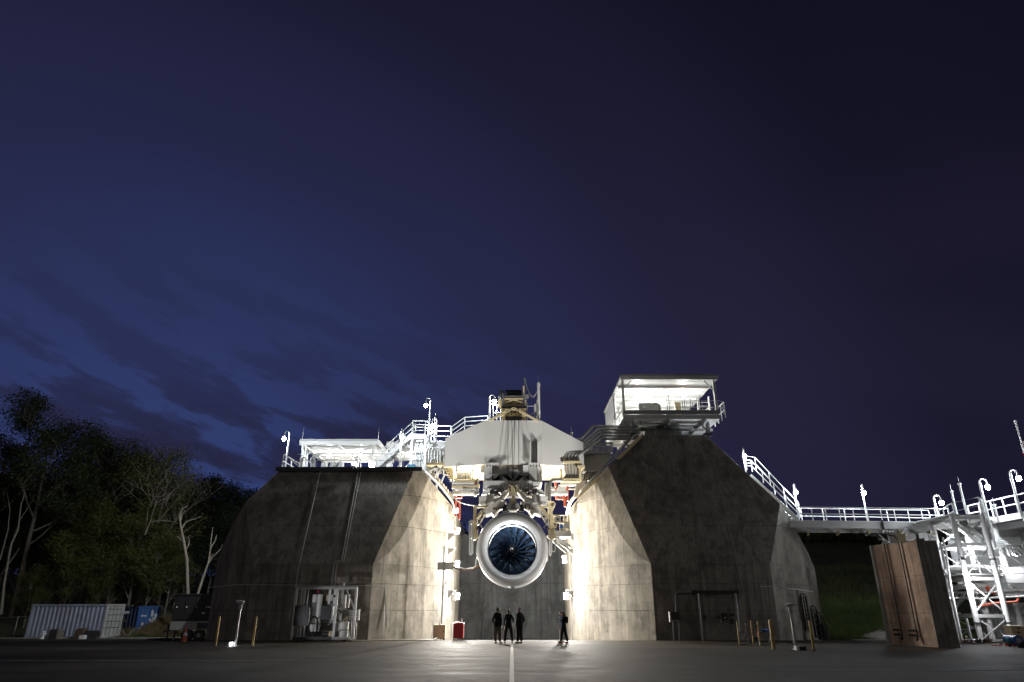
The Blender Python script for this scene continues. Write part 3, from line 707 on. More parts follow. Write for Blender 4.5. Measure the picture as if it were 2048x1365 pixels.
def flood(px, py, Y, aim, label, m='lamp_low', sz=(.42, .5), arm=None):
    c = P(px, py, Y); t = T('flood_lamp', label, 'flood lamp', tuple(c), 'flood lamps in the gap between the towers')
    a = Vector(aim).normalized(); sd = a.cross(V(0, 0, 1)).normalized(); u = sd.cross(a)
    hx, hz = sz[0] / 2, sz[1] / 2
    vs = [c + sd * sx_ * hx + u * sz_ * hz for sx_, sz_ in ((-1, -1), (1, -1), (1, 1), (-1, 1))]
    bk = [v - a * .14 - (v - c) * .3 for v in vs]
    part('housing', MB().add(vs + bk, [(4, 5, 6, 7), (0, 1, 5, 4), (1, 2, 6, 5), (2, 3, 7, 6), (3, 0, 4, 7)]), 'ltgray', t)
    part('lens', MB().add([c + a * .01 + (v - c) * .93 for v in vs] , [(0, 1, 2, 3)]), m, t)
    if arm: part('bracket', MB().beam(c - a * .1, Vector(arm), .07), 'white', t)
    return t

# ================================================================== LEFT TOWER ROOF
d_ = T('roof_deck', 'dark-edged deck slab capping the lower left tower', 'deck', (-11.2, 52, 10.7))
part('slab', MB().bx(-16.25, -6.2, 46.2, 61.5, 10.705, 10.78), 'ltgray', d_)
part('edge_beam', MB().bx(-16.25, -6.2, 46.08, 46.2, 10.52, 10.80), 'dark', d_)  # slab edge, its dark colour paints the shade at the overhang
rail('deck_railing', 'long white railing along the front edge of the left deck', 'railing', [(-15.95, 46.3, 10.8), (-6.3, 46.3, 10.8)], .95, 1.25, .02, 'galv')
rail('deck_railing', 'white railing running back from the left front corner of the left deck', 'railing', [(-15.95, 46.45, 10.8), (-15.5, 58, 10.8)], .95, 1.6, .035)
for x in (-15.3, -14.2):
    S('rail_brace', MB().beam((x - .5, 46.4, 11.7), (x + .6, 46.9, 10.8), .06), 'white', 'slanting white brace bar at the left end of deck railing, %s one' % ('outer' if x < -15 else 'inner'), 'brace')
# canopy with deep white beams
def canopy(label, x0, x1, y0, y1, z, posts, nb=5, lamps=()):
    t = T('canopy', label, 'canopy', ((x0 + x1) / 2, (y0 + y1) / 2, 10.78))
    part('roof_sheet', MB().bx(x0, x1, y0, y1, z + .22, z + .32), 'white', t)
    part('fascia', MB().bx(x0 - .02, x1 + .02, y0 - .1, y0, z - .02, z + .42), 'white', t)
    part('gutter', MB().bx(x0 - .02, x1 + .02, y0 - .16, y0 - .1, z + .28, z + .42), 'ltgray', t)
    part('fascia', MB().bx(x0 - .1, x0 - .02, y0, y1, z - .02, z + .36), 'white', t); part('fascia', MB().bx(x1 + .02, x1 + .1, y0, y1, z - .02, z + .36), 'white', t)
    for i in range(nb):
        y = y0 + .25 + (y1 - y0 - .5) * i / (nb - 1); part('joist', MB().bx(x0, x1, y - .06, y + .06, z, z + .215), 'white', t)
    for x in (x0 + .3, (x0 + x1) / 2, x1 - .3): part('purlin', MB().bx(x - .07, x + .07, y0 + .02, y1 - .02, z - .12, z - .003), 'white', t)
    n = int((x1 - x0) / .45)
    for i in range(n): part('roof_rib', MB().bx(x0 + .2 + i * .45, x0 + .26 + i * .45, y0 + .02, y1 - .02, z + .225, z + .245 - .03), 'ltgray', t)
    for (x, y) in posts:
        part('post', MB().bx(x - .09, x + .09, y - .09, y + .09, 10.79, z - .12), 'white', t)
        sgn = 1 if x < (x0 + x1) / 2 else -1
        part('knee_brace', MB().beam((x, y, z - 1.0), (x + sgn * .9, y, z - .05), .08), 'white', t)
    for (x, y) in lamps:
        l = part('roof_lamp', MB().lathe([(.05, .22), (.1, .18), (.16, 0)], (x, y, z - .32), 'Z', 12), 'ltgray', t)
        part('globe', MB().ball((x, y, z - .38), .13, 8, 6), 'lamp_roof', l)
    return t
canopy('larger flat white canopy on posts over the left deck', -16.7, -10.6, 52.2, 59.4, 13.75, [(-16.4, 52.5), (-11.0, 52.5), (-16.4, 59.1), (-11.0, 59.1)], 6, [(-15.0, 54.5), (-12.4, 54.5), (-13.7, 57.8)])
canopy('smaller set-back white canopy right of the large one on the left deck', -10.3, -6.4, 54.6, 60.5, 14.1, [(-10.0, 54.9), (-6.7, 54.9), (-10.0, 60.2), (-6.7, 60.2)], 5, [(-8.5, 57)])
# equipment on the deck below the canopies
def deckpix(name, label, cat, pcs, Y, group=None):
    t = T(name, label, cat, tuple(P(pcs[0][1], pcs[0][4], Y)), group)
    for nm, x0, x1, y0, y1, dep, m in pcs: part(nm, MB().pbox(x0, x1, y0, y1, Y, dep), m, t)
    return t
deckpix('support_cabinet', 'white narrow cabinet at the left canopy post', 'cabinet', [('body', 600, 606, 915, 939, .4, 'white'), ('door', 601, 605, 918, 936, -.02, 'ltgray')], 47.5)
for i, x in enumerate((603.5, 607.5, 612)):
    S('standpipe', MB().tube([P(x + 2, 938, 47.8), P(x + 2, 890 + i * 6, 50)], .07, 8), 'white', 'white standpipe rising past the left canopy edge, number %d from the left edge' % (i + 1) if False else ['outermost white standpipe left of the large canopy', 'middle white standpipe left of the large canopy', 'inner white standpipe left of the large canopy'][i], 'pipe', 'standpipes left of canopy', smooth=60)
for i, (x, h) in enumerate(((622, 918), (626, 914), (629, 917))):
    a = P(x, 938, 47.2); b = P(x, h, 47.2); e = P(x + 7, h - 3, 47.6)
    S('vent_pipe', MB().tube([a, b, b + V(.1, 0, .15), b + V(.3, .05, .2), e + V(0, 0, -.02)], .05, 8), 'white', ['left curved white vent pipe behind the deck railing', 'middle curved white vent pipe behind the deck railing', 'right curved white vent pipe behind the deck railing'][i], 'vent pipe', 'curved vent pipes on the left deck', smooth=60)
for i, (x0, x1, y0) in enumerate(((642, 651, 926), (660, 668, 927), (677, 684, 924), (742, 749, 923), (776, 783, 926))):
    deckpix('pump_unit', ['white pump box under the canopy, leftmost', 'white pump box under the canopy, second from left', 'white pump box under the canopy beside the low flood lamp', 'white pump box right of the paired conduits', 'white pump box near the stair foot'][i], 'pump box', [('body', x0, x1, y0, 939, .6, 'white'), ('cap', x0 + 1, x1 - 1, y0 - 2, y0, .4, 'ltgray')], 48.5, 'pump boxes on the left deck')
for i, x in enumerate((655, 664, 671, 736, 744, 792)):
    S('slanted_strut', MB().beam(P(x, 939, 48.0), P(x + 11, 926, 48.0), .09), 'white', 'slanted white strut on the left deck, ' + ['leftmost', 'second from left', 'third from left, by the flood lamp', 'fourth, left of the canopy post', 'fifth, at the canopy post', 'rightmost, under the stair'][i], 'strut', 'slanted struts on the left deck')
deckpix('storage_bin', 'light blue bin at the right end of the left deck', 'bin', [('body', 815, 830, 931, 939, .8, 'teal'), ('lid', 814.5, 830.5, 929.5, 931, .85, 'blue')], 46.9)
# tall cabinet cluster and stair with landing
st = T('deck_stair', 'white steel stair climbing right to the landing on the left deck', 'stair', tuple(P(755, 938, 48.6)))
A0, A1 = P(742, 943, 48.6), P(826, 868, 48.6)
for dy in (0, 1.0): part('stringer', MB().beam(A0 + V(0, dy, 0), A1 + V(0, dy, 0), .06, .32), 'white', st)
for i in range(12):
    u = (i + .5) / 12; q = A0.lerp(A1, u); part('tread', MB().bx(q.x - .15, q.x + .15, 48.64, 49.56, q.z - .02, q.z + .02), 'ltgray', st)
for dy in (0, 1.0):
    for k, hh in ((0, .95), (1, .5)): part('handrail', MB().tube([A0 + V(0, dy, hh), A1 + V(0, dy, hh), A1 + V(1.1, dy, hh)], .03, 6), 'white', st)
    for i in range(5): q = A0.lerp(A1, i / 4); part('baluster', MB().tube([q + V(0, dy, 0), q + V(0, dy, .95)], .028, 6), 'white', st)
ld = T('stair_landing', 'white steel landing frame packed with vertical pipes, top of the stair', 'landing', tuple(P(838, 938, 48.4)))
L = lambda x, y, Y=48.4: P(x, y, Y)
part('platform', MB().pbox(822, 851, 868, 878, 48.3, 1.8), 'white', ld)
part('lower_platform', MB().pbox(826, 856, 896, 899, 48.6, 1.6), 'white', ld)
for x in (823, 850):
    for dy in (0, 1.5): part('column', MB().bx(L(x, 900).x - .08, L(x, 900).x + .08, 48.35 + dy, 48.51 + dy, 10.78, L(x, 878).z), 'white', ld)
for i, x in enumerate((828, 832, 836, 840, 844, 847)):
    part('riser_pipe', MB().tube([L(x, 939, 48.7), L(x, 880 + (i * 7) % 12, 48.7)], (.07, .09, .06, .08, .1, .05)[i], 8), ('white', 'pipe')[i % 2], ld, 60)
for i in range(8): part('pipe_clip', MB().pbox(827 + (i % 4) * 5.5, 830 + (i % 4) * 5.5, 905 + (i // 4) * 14, 908 + (i // 4) * 14, 48.5, .2), ('ltgray', 'gray')[i % 2], ld)
part('control_box', MB().pbox(833, 846, 880, 884, 48.3, .3), 'ltgray', ld)
rail('landing_railing', 'white railing on top of the stair landing', 'railing', [P(824, 868, 48.4), P(850, 868, 48.4), P(856, 872, 50)], 1.0, 1.2, .035)
rail('mid_walk_railing', 'four-bar white railing between landing and girder', 'railing', [P(862, 887, 50.2), P(901, 887, 50.2)], 1.35, 2.4, .035, rails=(1.0, .7, .4, .1))
a_ = P(903, 876, 46.8); b_ = P(930, 864, 46.6); c_ = P(972, 845, 46.4)
rail('girder_stair_railing', 'white railing climbing the left shoulder of the girder', 'railing', [P(903, 881, 47.4), P(929, 862, 47.2), P(975, 859, 47.2)], 1.0, 1.6, .033, rails=(1.0, .68, .36))
rail('girder_top_railing', 'short white railing left of the yellow hoist', 'railing', [P(986, 842, 45.7), P(1001, 842, 45.7)], 1.15, .3, .035)
rail('girder_end_railing', 'short white railing right of the yellow hoist', 'railing', [P(1055, 843, 45.6), P(1069, 843, 45.6)], 1.1, .5, .03)
# transfer tank behind the landing
tk = T('transfer_tank', 'pale green-white ribbed tank with dark TP4 mark beside the girder', 'tank', tuple(P(876, 920, 49.5)))
part('body', MB().pbox(860, 892, 885, 922, 49.3, 1.5), 'white', tk)
for y0, y1 in ((885, 887.5), (893.5, 896), (899, 901.5)): part('rib', MB().pbox(859, 892, y0, y1, 49.2, .1), 'girder', tk)
part('pocket', MB().pbox(879, 886, 910, 920, 49.25, .06), 'dark', tk)
part('rod', MB().pbox(872, 880, 904, 904.6, 49.24, .05), 'gray', tk)
text('lettering', 'TP4', .26, P(884.5, 903.4, 49.28), tk)
part('valve', MB().tube([P(868, 918, 49.0), P(868, 906, 49.0)], .09, 8), 'ltgray', tk); part('valve', MB().tube([P(872, 921, 49.0), P(876, 911, 49.0)], .05, 8), 'gray', tk)
# small catwalk shelf with grating in front of the girder's left end
cw = T('catwalk_shelf', 'short cream catwalk beam projecting from the left tower top', 'catwalk', tuple(P(880, 928, 46.2)))
part('beam', MB().pbox(852, 908, 925.5, 930, 46.2, .9), 'cream', cw)
part('diagonal', MB().beam(P(857, 941, 46.3), P(873, 934, 46.3), .16), 'ltgray', cw)
part('strut_end', MB().pbox(871, 875, 932, 936, 46.2, .2), 'dark', cw)
rail('catwalk_railing', 'thin grey railing above the short cream catwalk', 'railing', [P(846, 929, 46.15), P(935, 929, 46.15)], .62, 3.0, .02, 'galv', rails=(1.0,))
# ducts and bent pipes at the left shoulder, stepped down along the sloping nose edge
for i in range(7):
    x = 851 + i * 6; 
    S('bent_pipe', MB().tube([P(x, 938 + i * 2, 47.5), P(x + 1, 905 - i, 47.5), P(x + 4, 898, 47.5), P(x + 9, 896 + i, 47.9)], .05 + .015 * (i % 3), 8), ('white', 'pipe', 'ltgray')[i % 3], 'bent service pipe at the left tower shoulder, ' + ['first', 'second', 'third', 'fourth', 'fifth', 'sixth', 'seventh'][i] + ' counted from the stair landing', 'pipe', 'bent pipes at the left shoulder', smooth=60)
for i in range(6):
    x, y = 853 + i * 8.5, 944 + i * 10.5
    t = T('pipe_saddle', 'white pipe saddle on the sloping left nose edge, ' + ['topmost', 'second from top', 'third from top', 'fourth from top', 'fifth from top', 'lowest'][i], 'pipe saddle', tuple(P(x, y, 46.8 + i * .5)), 'pipe saddles down the left nose edge')
    part('saddle', MB().pbox(x, x + 9, y - 8, y, 46.9 + i * .55, .5), 'ltgray', t); part('clip', MB().pbox(x + 2, x + 6, y - 13, y - 8, 46.9 + i * .55, .3), ('white', 'gray')[i % 2], t)
    if i < 4: part('pipe', MB().tube([P(x + 3, y - 8, 47 + i * .5), P(x + 11, y - 26, 47.4 + i * .5), P(x + 20, y - 24, 47.5 + i * .5)], .06, 7), 'white', t, 60)
S('edge_pipe', MB().tube([P(851, 944, 46.9), P(880, 972, 48.3), P(904, 1003, 50.0), P(909, 1018, 50.4)], .09, 8), 'pipe', 'pale pipe running down the sloping edge of the left tower nose', 'pipe', smooth=60)
# stacked pipe rack left of the thrust frame
pr = T('pipe_rack', 'stacked cream and white pipe rack between left tower and thrust frame', 'pipe rack', tuple(P(930, 990, 45)))
part('backing_plate', MB().ppoly([(884, 934), (902, 934), (906, 940), (907, 960), (900, 960), (890, 940)], 46.5, .15), 'cream', pr)
for x in (892, 897): 
    for k in range(7): part('rung', MB().beam(P(x - 8 + k * 2.6, 934 + k * 5, 46.3), P(x - 5 + k * 2.6, 933 + k * 5, 46.3), .06), 'dark', pr)
part('frame_post', MB().pbox(911, 914, 930, 946, 45.4, .12), 'white', pr); part('frame_post', MB().pbox(944.5, 946.5, 932, 962, 45.2, .12), 'cream', pr)
part('frame_top', MB().pbox(913, 946, 940, 942, 45.4, .15), 'ltgray', pr)
for r_, (y0, n_, m) in enumerate(((945, 9, 'white'), (952, 9, 'cream'))):
    for k in range(n_): part('coupling', MB().beam(P(914 + k * 3.2, y0, 45.1), P(916 + k * 3.2, y0 + 7, 45.1), .09), ('white', 'cream', 'ltgray')[k % 3], pr)
for k, (y, m) in enumerate(((962, 'cream'), (966, 'white'), (970, 'ltgray'), (974, 'cream'), (978, 'white'), (983, 'ltgray'))):
    part('rack_pipe', MB().tube([P(908 - (k % 2) * 3, y, 45.0), P(952, y + (k % 3), 44.8), P(957, y - 4, 44.8)], .075, 8), m, pr, 60)
part('rack_tray', MB().pbox(907, 953, 986, 989.5, 44.9, .5), 'cream', pr); part('rack_tray', MB().pbox(906, 950, 958, 960.5, 45.2, .5), 'cream', pr)
for y in (945, 960, 986): part('rack_frame', MB().beam(P(905, y, 45), P(905, y + 18, 45), .09), 'cream', pr)
for k in range(7): part('coupling', MB().beam(P(922 + k * 3, 977, 44.75), P(924.5 + k * 3, 988, 44.75), .05), 'white', pr)
for k, (x, y, m) in enumerate(((951, 966, 'copper'), (953, 978, 'galv'), (956, 972, 'cream'), (955, 986, 'gray'), (950, 990, 'ltgray'))): part('valve', MB().pbox(x - 2, x + 3, y - 3, y + 3, 44.6, .25), m, pr)
# lamps of the left roof
gooseneck(P(857, 884, 49.5), P(857, 801, 49.5).z - P(857, 884, 49.5).z, (-1, 0), 'tallest gooseneck lamp post standing above the stair landing')
gooseneck(P(872, 888, 49.6), P(871, 842, 49.6).z - P(872, 888, 49.6).z, (-1, 0), 'shorter gooseneck lamp post right beside the tallest one', drop=.5)
gooseneck((-16.15, 47.7, 10.78), 2.75, (-.6, -.3), 'gooseneck lamp post at the left corner of the left deck', globe='lamp_corner')
gooseneck((-7.85, 46.7, 10.78), 2.65, (.25, -1), 'gooseneck lamp post in front of the deck stair')
gooseneck(P(979, 842, 45.6), P(979, 795, 45.6).z - P(979, 842, 45.6).z, (1, 0), 'gooseneck lamp post left of the yellow hoist', drop=.35)
lightning((-16.6, 52.2, 14.15), .55, 'lightning rod on the left front corner of large canopy', .02)
lightning((-10.6, 52.2, 14.15), .6, 'lightning rod on the right front corner of large canopy', .02)
lightning(P(868, 888, 50.2), 2.0, 'thin lightning rod behind the short lamp post', .03)
lightning(P(1143, 879, 46.2), .45, 'small lightning rod on the right shoulder of the girder', .08)
fl = flood(743, 931, 46.75, (0, -.75, -.5), 'low flood lamp shining over the middle of the left deck edge', 'lamp_deck', (.34, .3)); fl['group'] = 'flood lamps on the decks'
part('bracket', MB().beam(P(743, 931, 46.9), P(752, 938, 46.9), .08), 'white', fl)
# conduits down the sloping face (lie 6 cm off the concrete)
def onface(px, py, off=.07):
    d = ray(px, py); pc, pn = Vector((0, 43.5, 4.29)), Vector((0, -1, .4524)).normalized()
    tt = (pc - CAM).dot(pn) / d.dot(pn); q = CAM + d * tt
    if q.z < 4.29: q = CAM + d * (43.5 / d.y); return q - V(0, off, 0)
    return q + pn * off
def conduit(name, label, pts, r=.022, m='white', clips=()):
    t = T(name, label, 'conduit', tuple(onface(*pts[-1])), 'conduits on the tower faces')
    part('pipe', MB().tube([onface(*p) for p in pts], r, 7), m, t, 60)
    for (x, y) in clips:
        q = onface(x, y, .03); part('clip', MB().box(q, (.34, .1, .05)), 'gray', t)
    return t
conduit('conduit', 'single straight conduit slanting down the left tower face', [(642, 940), (604, 1110), (600, 1128), (592, 1175)], .025)
conduit('conduit', 'left one of the paired conduits stepping down the left tower face', [(709, 928), (710, 940), (719, 941.5), (717, 944), (684, 1122), (671, 1123.5), (668, 1134), (664, 1172)], .028, clips=((714, 985), (703, 1024), (694, 1064), (686, 1104), (670, 1138)))
conduit('conduit', 'right one of the paired conduits stepping down the left tower face', [(714, 925), (715, 938), (723, 941), (722, 945), (688, 1124.5), (676, 1126), (673, 1136), (670, 1172)], .028)
for i, x in enumerate((707, 712, 716, 721)):
    S('weatherhead', MB().tube([P(x, 938, 46.0), P(x + .5, 916 - (i % 2) * 4, 46.0), P(x + 2.5, 914, 45.9)], .03, 7), 'galv', ['first', 'second', 'third', 'fourth'][i] + ' bent conduit head from the left over the paired conduits', 'conduit head', 'conduit heads at the deck edge', smooth=60)
conduit('conduit', 'thin horizontal conduit line across the left tower base with drop', [(415, 1176), (470, 1170), (735, 1172), (771, 1172.5), (769, 1230), (767, 1255)], .016)
conduit('conduit', 'thin dark drop conduit on the unlit left part of tower', [(556, 1171), (545, 1252)], .012, 'gray')
conduit('conduit', 'left of the long conduits on the right tower face', [(1366, 872), (1417, 1128), (1494, 1131), (1505, 1240)], .028, 'gray', clips=((1371, 897), (1377, 927), (1385, 960), (1396, 1010), (1404, 1052), (1410, 1095)))
conduit('conduit', 'right of the long conduits on the right tower face', [(1370, 872), (1420, 1129), (1497, 1130), (1509, 1240)], .015, 'gray')
conduit('conduit', 'faint long conduit near the right ridge of the right tower', [(1412, 876), (1437, 985), (1470, 1128), (1485, 1190)], .012, 'dark')
# ================================================================== CABIN ON THE RIGHT TOWER
cb = T('rooftop_cabin', 'brightly lit open white cabin platform on top of the right tower', 'cabin', (11.5, 51.5, 13.4))
cx0, cx1, cy0, cy1, cz0, cz1 = 8.05, 15.0, 47.0, 56.2, 14.45, 17.45
part('floor', MB().bx(cx0, cx1, cy0, cy1, cz0, cz0 + .12), 'white', cb)
part('floor_edge', MB().bx(cx0, cx1, cy0 - .06, cy0, cz0 - .02, cz0 + .30), 'ltgray', cb)
part('toe_beam', MB().bx(cx0, cx1, cy0 - .12, cy0 - .06, cz0 + .32, cz0 + .62), 'gray', cb)
part('roof', MB().bx(cx0 - .1, cx1 + .15, cy0 - .2, cy1, cz1, cz1 + .12), 'white', cb)
part('roof_fascia', MB().bx(cx0 - .1, cx1 + .15, cy0 - .3, cy0 - .2, cz1 - .1, cz1 + .28), 'ltgray', cb)
part('gutter', MB().bx(cx0 - .12, cx1 + .17, cy0 - .38, cy0 - .3, cz1 + .16, cz1 + .28), 'gray', cb)
part('back_wall', MB().bx(cx0, cx1 - 1.7, cy1 - .1, cy1, cz0 + .12, cz1), 'white', cb)
part('side_wall', MB().bx(cx0, cx0 + .08, cy0 + 3.6, cy1 - .1, cz0 + 1.0, cz1), 'white', cb)
for x in (cx0 + .1, cx1 - .12):
    for y in (cy0 + .1, cy0 + 4.6): part('post', MB().bx(x - .08, x + .08, y - .08, y + .08, cz0 + .12, cz1), 'ltgray', cb)
for y in (48.6, 50.2, 51.8, 53.4, 55.0): part('roof_joist', MB().bx(cx0, cx1, y - .06, y + .06, cz1 - .2, cz1 - .003), 'white', cb)
part('roof_tie', MB().bx(11.4, 14.8, 48.3, 48.35, cz1 - .26, cz1 - .22), 'copper', cb)
for a, b in (((cx0 + .1, cy0 + .1, cz1 - .75), (cx0 + .8, cy0 + .1, cz1 - .02)), ((cx1 - .15, cy0 + .1, cz1 - .85), (cx1 - .9, cy0 + .1, cz1 - .02))): part('knee_brace', MB().beam(a, b, .07), 'ltgray', cb)
for x in (8.9, 14.3):
    part('leg', MB().bx(x - .11, x + .11, 47.7, 47.92, 13.4, cz0 - .02), 'gray', cb); part('base_plate', MB().bx(x - .24, x + .24, 47.62, 48.0, 13.4, 13.56), 'dark', cb)
    part('leg_brace', MB().beam((x, 47.8, 13.75), (x - .8 if x > 10 else x - .75, 47.6, cz0 - .02), .07), 'gray', cb)
for x in (9.0, 11.5, 14.0): part('floor_joist', MB().bx(x - .08, x + .08, cy0 + .05, cy1, cz0 - .22, cz0 - .003), 'white', cb)
for y in (49, 51.5, 54): part('floor_joist', MB().bx(cx0, cx1, y - .06, y + .06, cz0 - .4, cz0 - .223), 'ltgray', cb)
for i, (x, y) in enumerate(((9.6, 49.3), (13.2, 49.3), (11.4, 53))):
    l = part('ceiling_lamp', MB().lathe([(.06, .2), (.12, .14), (.16, 0)], (x, y, cz1 - .42), 'Z', 12), 'ltgray', cb); part('globe', MB().ball((x, y, cz1 - .47), .14, 8, 6), 'lamp_roof', l)
l = part('under_lamp', MB().lathe([(.06, .2), (.12, .14), (.16, 0)], (12.4, 49.4, 14.1), 'Z', 12), 'ltgray', cb); part('globe', MB().ball((12.4, 49.4, 14.05), .11, 8, 6), 'lamp_roof', l)
rail('cabin_railing', 'white railing across the front of the rooftop cabin', 'railing', [(cx0 + .05, cy0 - .1, cz0 + .35), (cx1 - .05, cy0 - .1, cz0 + .35), (cx1 + .4, cy0 + .2, cz0 + .35)], 1.0, 1.15, .016, 'ltgray')
rail('cabin_side_railing', 'white railing along the right edge of the rooftop cabin', 'railing', [(cx1 + .42, cy0 - .05, cz0 + .1), (cx1 + .42, cy0 + 2.6, cz0 + .1)], 1.15, 1.0, .04)
rail('cabin_left_railing', 'white railing along the left edge of the rooftop cabin', 'railing', [(cx0 - .05, cy0, cz0 + .2), (cx0 - .05, cy1, cz0 + .2)], 1.05, 1.6, .03)
# equipment in the cabin
kz = cz0 + .12
t = T('electric_cabinet', 'grey two-door electric cabinet in the rooftop cabin', 'cabinet', (10.1, 48.3, kz))
part('body', MB().bx(9.55, 10.95, 48.3, 48.9, kz, kz + 1.45), 'ltgray', t)
for x0 in (9.58, 10.27): d = part('door', MB().bx(x0, x0 + .66, 48.27, 48.298, kz + .05, kz + 1.4), 'ltgray', t); part('handle', MB().bx(10.17 if x0 < 10 else 10.3, 10.21 if x0 < 10 else 10.34, 48.24, 48.27, kz + .4, kz + .65), 'white', d)
part('side_panel', MB().bx(10.97, 11.1, 48.25, 48.9, kz + .1, kz + 1.35), 'gray', t); part('sticker', MB().bx(9.78, 9.98, 48.262, 48.268, kz + 1.05, kz + 1.25), 'label', t)
t = T('pipe_manifold', 'row of upright pipes and looped valves in the rooftop cabin', 'manifold', (13, 48.2, kz))
for i, (x, h) in enumerate(((11.55, 1.7), (11.7, 2.0), (12.7, 1.6), (12.85, 2.0), (13.3, 1.7), (13.45, 1.4), (13.9, 1.6), (14.05, 1.9))):
    part('upright_pipe', MB().tube([(x, 48.1, kz), (x, 48.1, kz + h)], .03, 7), 'dark', t)
for x0 in (11.4, 12.1): part('loop_pipe', MB().tube([(x0 + .28 * math.cos(a), 48.0, kz + .38 + .25 * math.sin(a)) for a in [2 * math.pi * i / 12 for i in range(13)]], .04, 7), 'gray', t, 60)
part('header', MB().tube([(11.6, 48.0, kz + .62), (12.6, 48.0, kz + .62), (12.95, 48.0, kz + .2)], .05, 8), 'gray', t, 60)
for i in range(3): part('flange', MB().tube([(11.8 + i * .3, 47.98, kz + .62), (11.88 + i * .3, 47.98, kz + .62)], .1, 10), 'dark', t)
part('gauge_board', MB().bx(12.25, 12.7, 48.6, 48.7, kz + .5, kz + 1.6), 'cream', t)
t = T('valve_rack', 'white rack of small pipes at the right end of rooftop cabin', 'rack', (14.4, 48.6, kz))
for i in range(7):
    x = 13.75 + i * .17; part('pipe', MB().tube([(x, 48.7, kz), (x, 48.7, kz + .5 + .12 * i), (x + .3, 48.7, kz + .5 + .12 * i)], .035, 6), 'white', t, 60)
for i in range(5): part('shelf', MB().bx(14.0, 14.75, 48.5, 48.56, kz + .35 + i * .3, kz + .4 + i * .3), 'white', t)
part('frame', MB().bx(14.78, 14.86, 48.4, 48.6, kz, kz + 2.0), 'white', t)
t = T('tank_unit', 'grey ribbed block unit on the tower roof under the cabin', 'tank unit', (11.3, 49, 13.4))
for i in range(4): part('block', MB().bx(9.9 + i * .7, 10.58 + i * .7, 49, 50.5, 13.42, 14.2), 'ltgray', t)
part('pipe', MB().tube([(9.2, 48.6, 13.9), (9.5, 48.6, 14.15), (10.6, 48.6, 14.15)], .09, 8), 'galv', t, 60)
part('thin_pipe', MB().tube([(9.3, 47.3, 14.4), (9.35, 47.3, 13.75), (12.9, 47.3, 13.72), (12.9, 47.3, 13.5), (12.4, 47.3, 13.48)], .025, 6), 'dark', t, 60)
part('ladder', MB().bx(13.3, 13.36, 49.5, 49.6, 13.42, 14.4), 'white', t)
rail('tower_roof_railing', 'low thin railing under the cabin on the right tower top', 'railing', [(9.5, 47.7, 13.42), (13.9, 47.7, 13.42)], .72, .95, .018, 'gray')
# five fat pipes stepping down from the cabin to the frame
names5 = ['outermost, topmost', 'second from the top', 'middle', 'fourth from the top', 'innermost, lowest']
for i in range(5):
    y0 = 853 + i * 6.2; xb = 1191 + i * 3.2 - (4 if i == 0 else 0)
    pts = [P(1276 + (i % 2), y0 + 1, 48.6), P(xb, y0, 47.4), P(xb - 3, y0 + 3, 47.3), P(1134 + i * 6.3, 905 + i * 1.2, 45.6), P(1131 + i * 6.2, 912, 45.5), P(1131 + i * 6.2, 943, 45.4), P(1133.5 + i * 6, 950, 45.4), P(1128 + i * 6.3, 959, 45.3)]
    o = S('stepped_pipe', MB().tube(pts, .105, 10), 'pipe', 'thick metal pipe stepping down from the right tower, ' + names5[i] + ' of five', 'pipe', 'five stepped pipes beside the cabin', smooth=50)
    cl = MB()
for k, (x0, y0, x1, y1, Y) in enumerate(((1156, 877, 1176, 898, 46.0), (1243, 852, 1243, 880, 48.2), (1126, 925, 1162, 925, 45.2))):
    S('pipe_clamp', MB().beam(P(x0, y0, Y), P(x1, y1, Y), .10 if k < 2 else .16), 'cream' if k == 2 else 'gray', ['slanted clamp bar across the five stepped pipes', 'upright clamp bar across the horizontal run of stepped pipes', 'horizontal clamp bar where the stepped pipes turn down'][k], 'clamp bar')
t = T('pipe_cradle', 'cream cradle frame holding the lower ends of stepped pipes', 'cradle', tuple(P(1140, 962, 45)))
for a in ((1121, 1124.5, 938, 972), (1158, 1163, 930, 962)): part('post', MB().pbox(*a, 45.1, .2), 'cream', t)
for a in ((1122, 1160, 957, 959.5), (1122, 1160, 961.5, 964)): part('bar', MB().pbox(*a, 45.0, .25), 'cream', t)
part('cap', MB().pbox(1155, 1170, 931, 936, 45.0, .6), 'cream', t)
part('drum', MB().tube([P(1124, 968, 45.6), P(1152, 968, 45.6)], .16, 10), 'pipe', t, 40)
part('tapered_duct', MB().ppoly([(1166, 912), (1220, 908), (1222, 914), (1199, 940), (1168, 940)], 47.6, .8), 'duct', t)
part('duct_flange', MB().pbox(1166, 1221, 905.5, 909, 47.5, 1.0), 'ltgray', t); part('duct_flange', MB().pbox(1167, 1200, 940, 943, 47.5, 1.0), 'ltgray', t)
for k, y in enumerate((885, 891, 897, 903)): part('frame_bar', MB().pbox(1180 - k * 5, 1226, y, y + 2.5, 48.4, .3), 'white', t)
for k in range(4): part('frame_diagonal', MB().beam(P(1180 + k * 12, 906, 48.6), P(1190 + k * 12, 885, 48.6), .08), 'white', t)
for k in range(4): part('elbow_pipe', MB().tube([P(1166 + k * 5, 962, 47.0), P(1168 + k * 6, 951, 47.2), P(1176 + k * 6, 944, 47.4)], .09, 8), 'gray', t, 60)
part('end_plate', MB().ppoly([(1153, 963), (1172, 962), (1170, 972), (1153, 994), (1147, 996)], 47.0, .3), 'ltgray', t)
part('grating', MB().pbox(1166, 1200, 950, 960, 47.8, .3), 'dark', t)
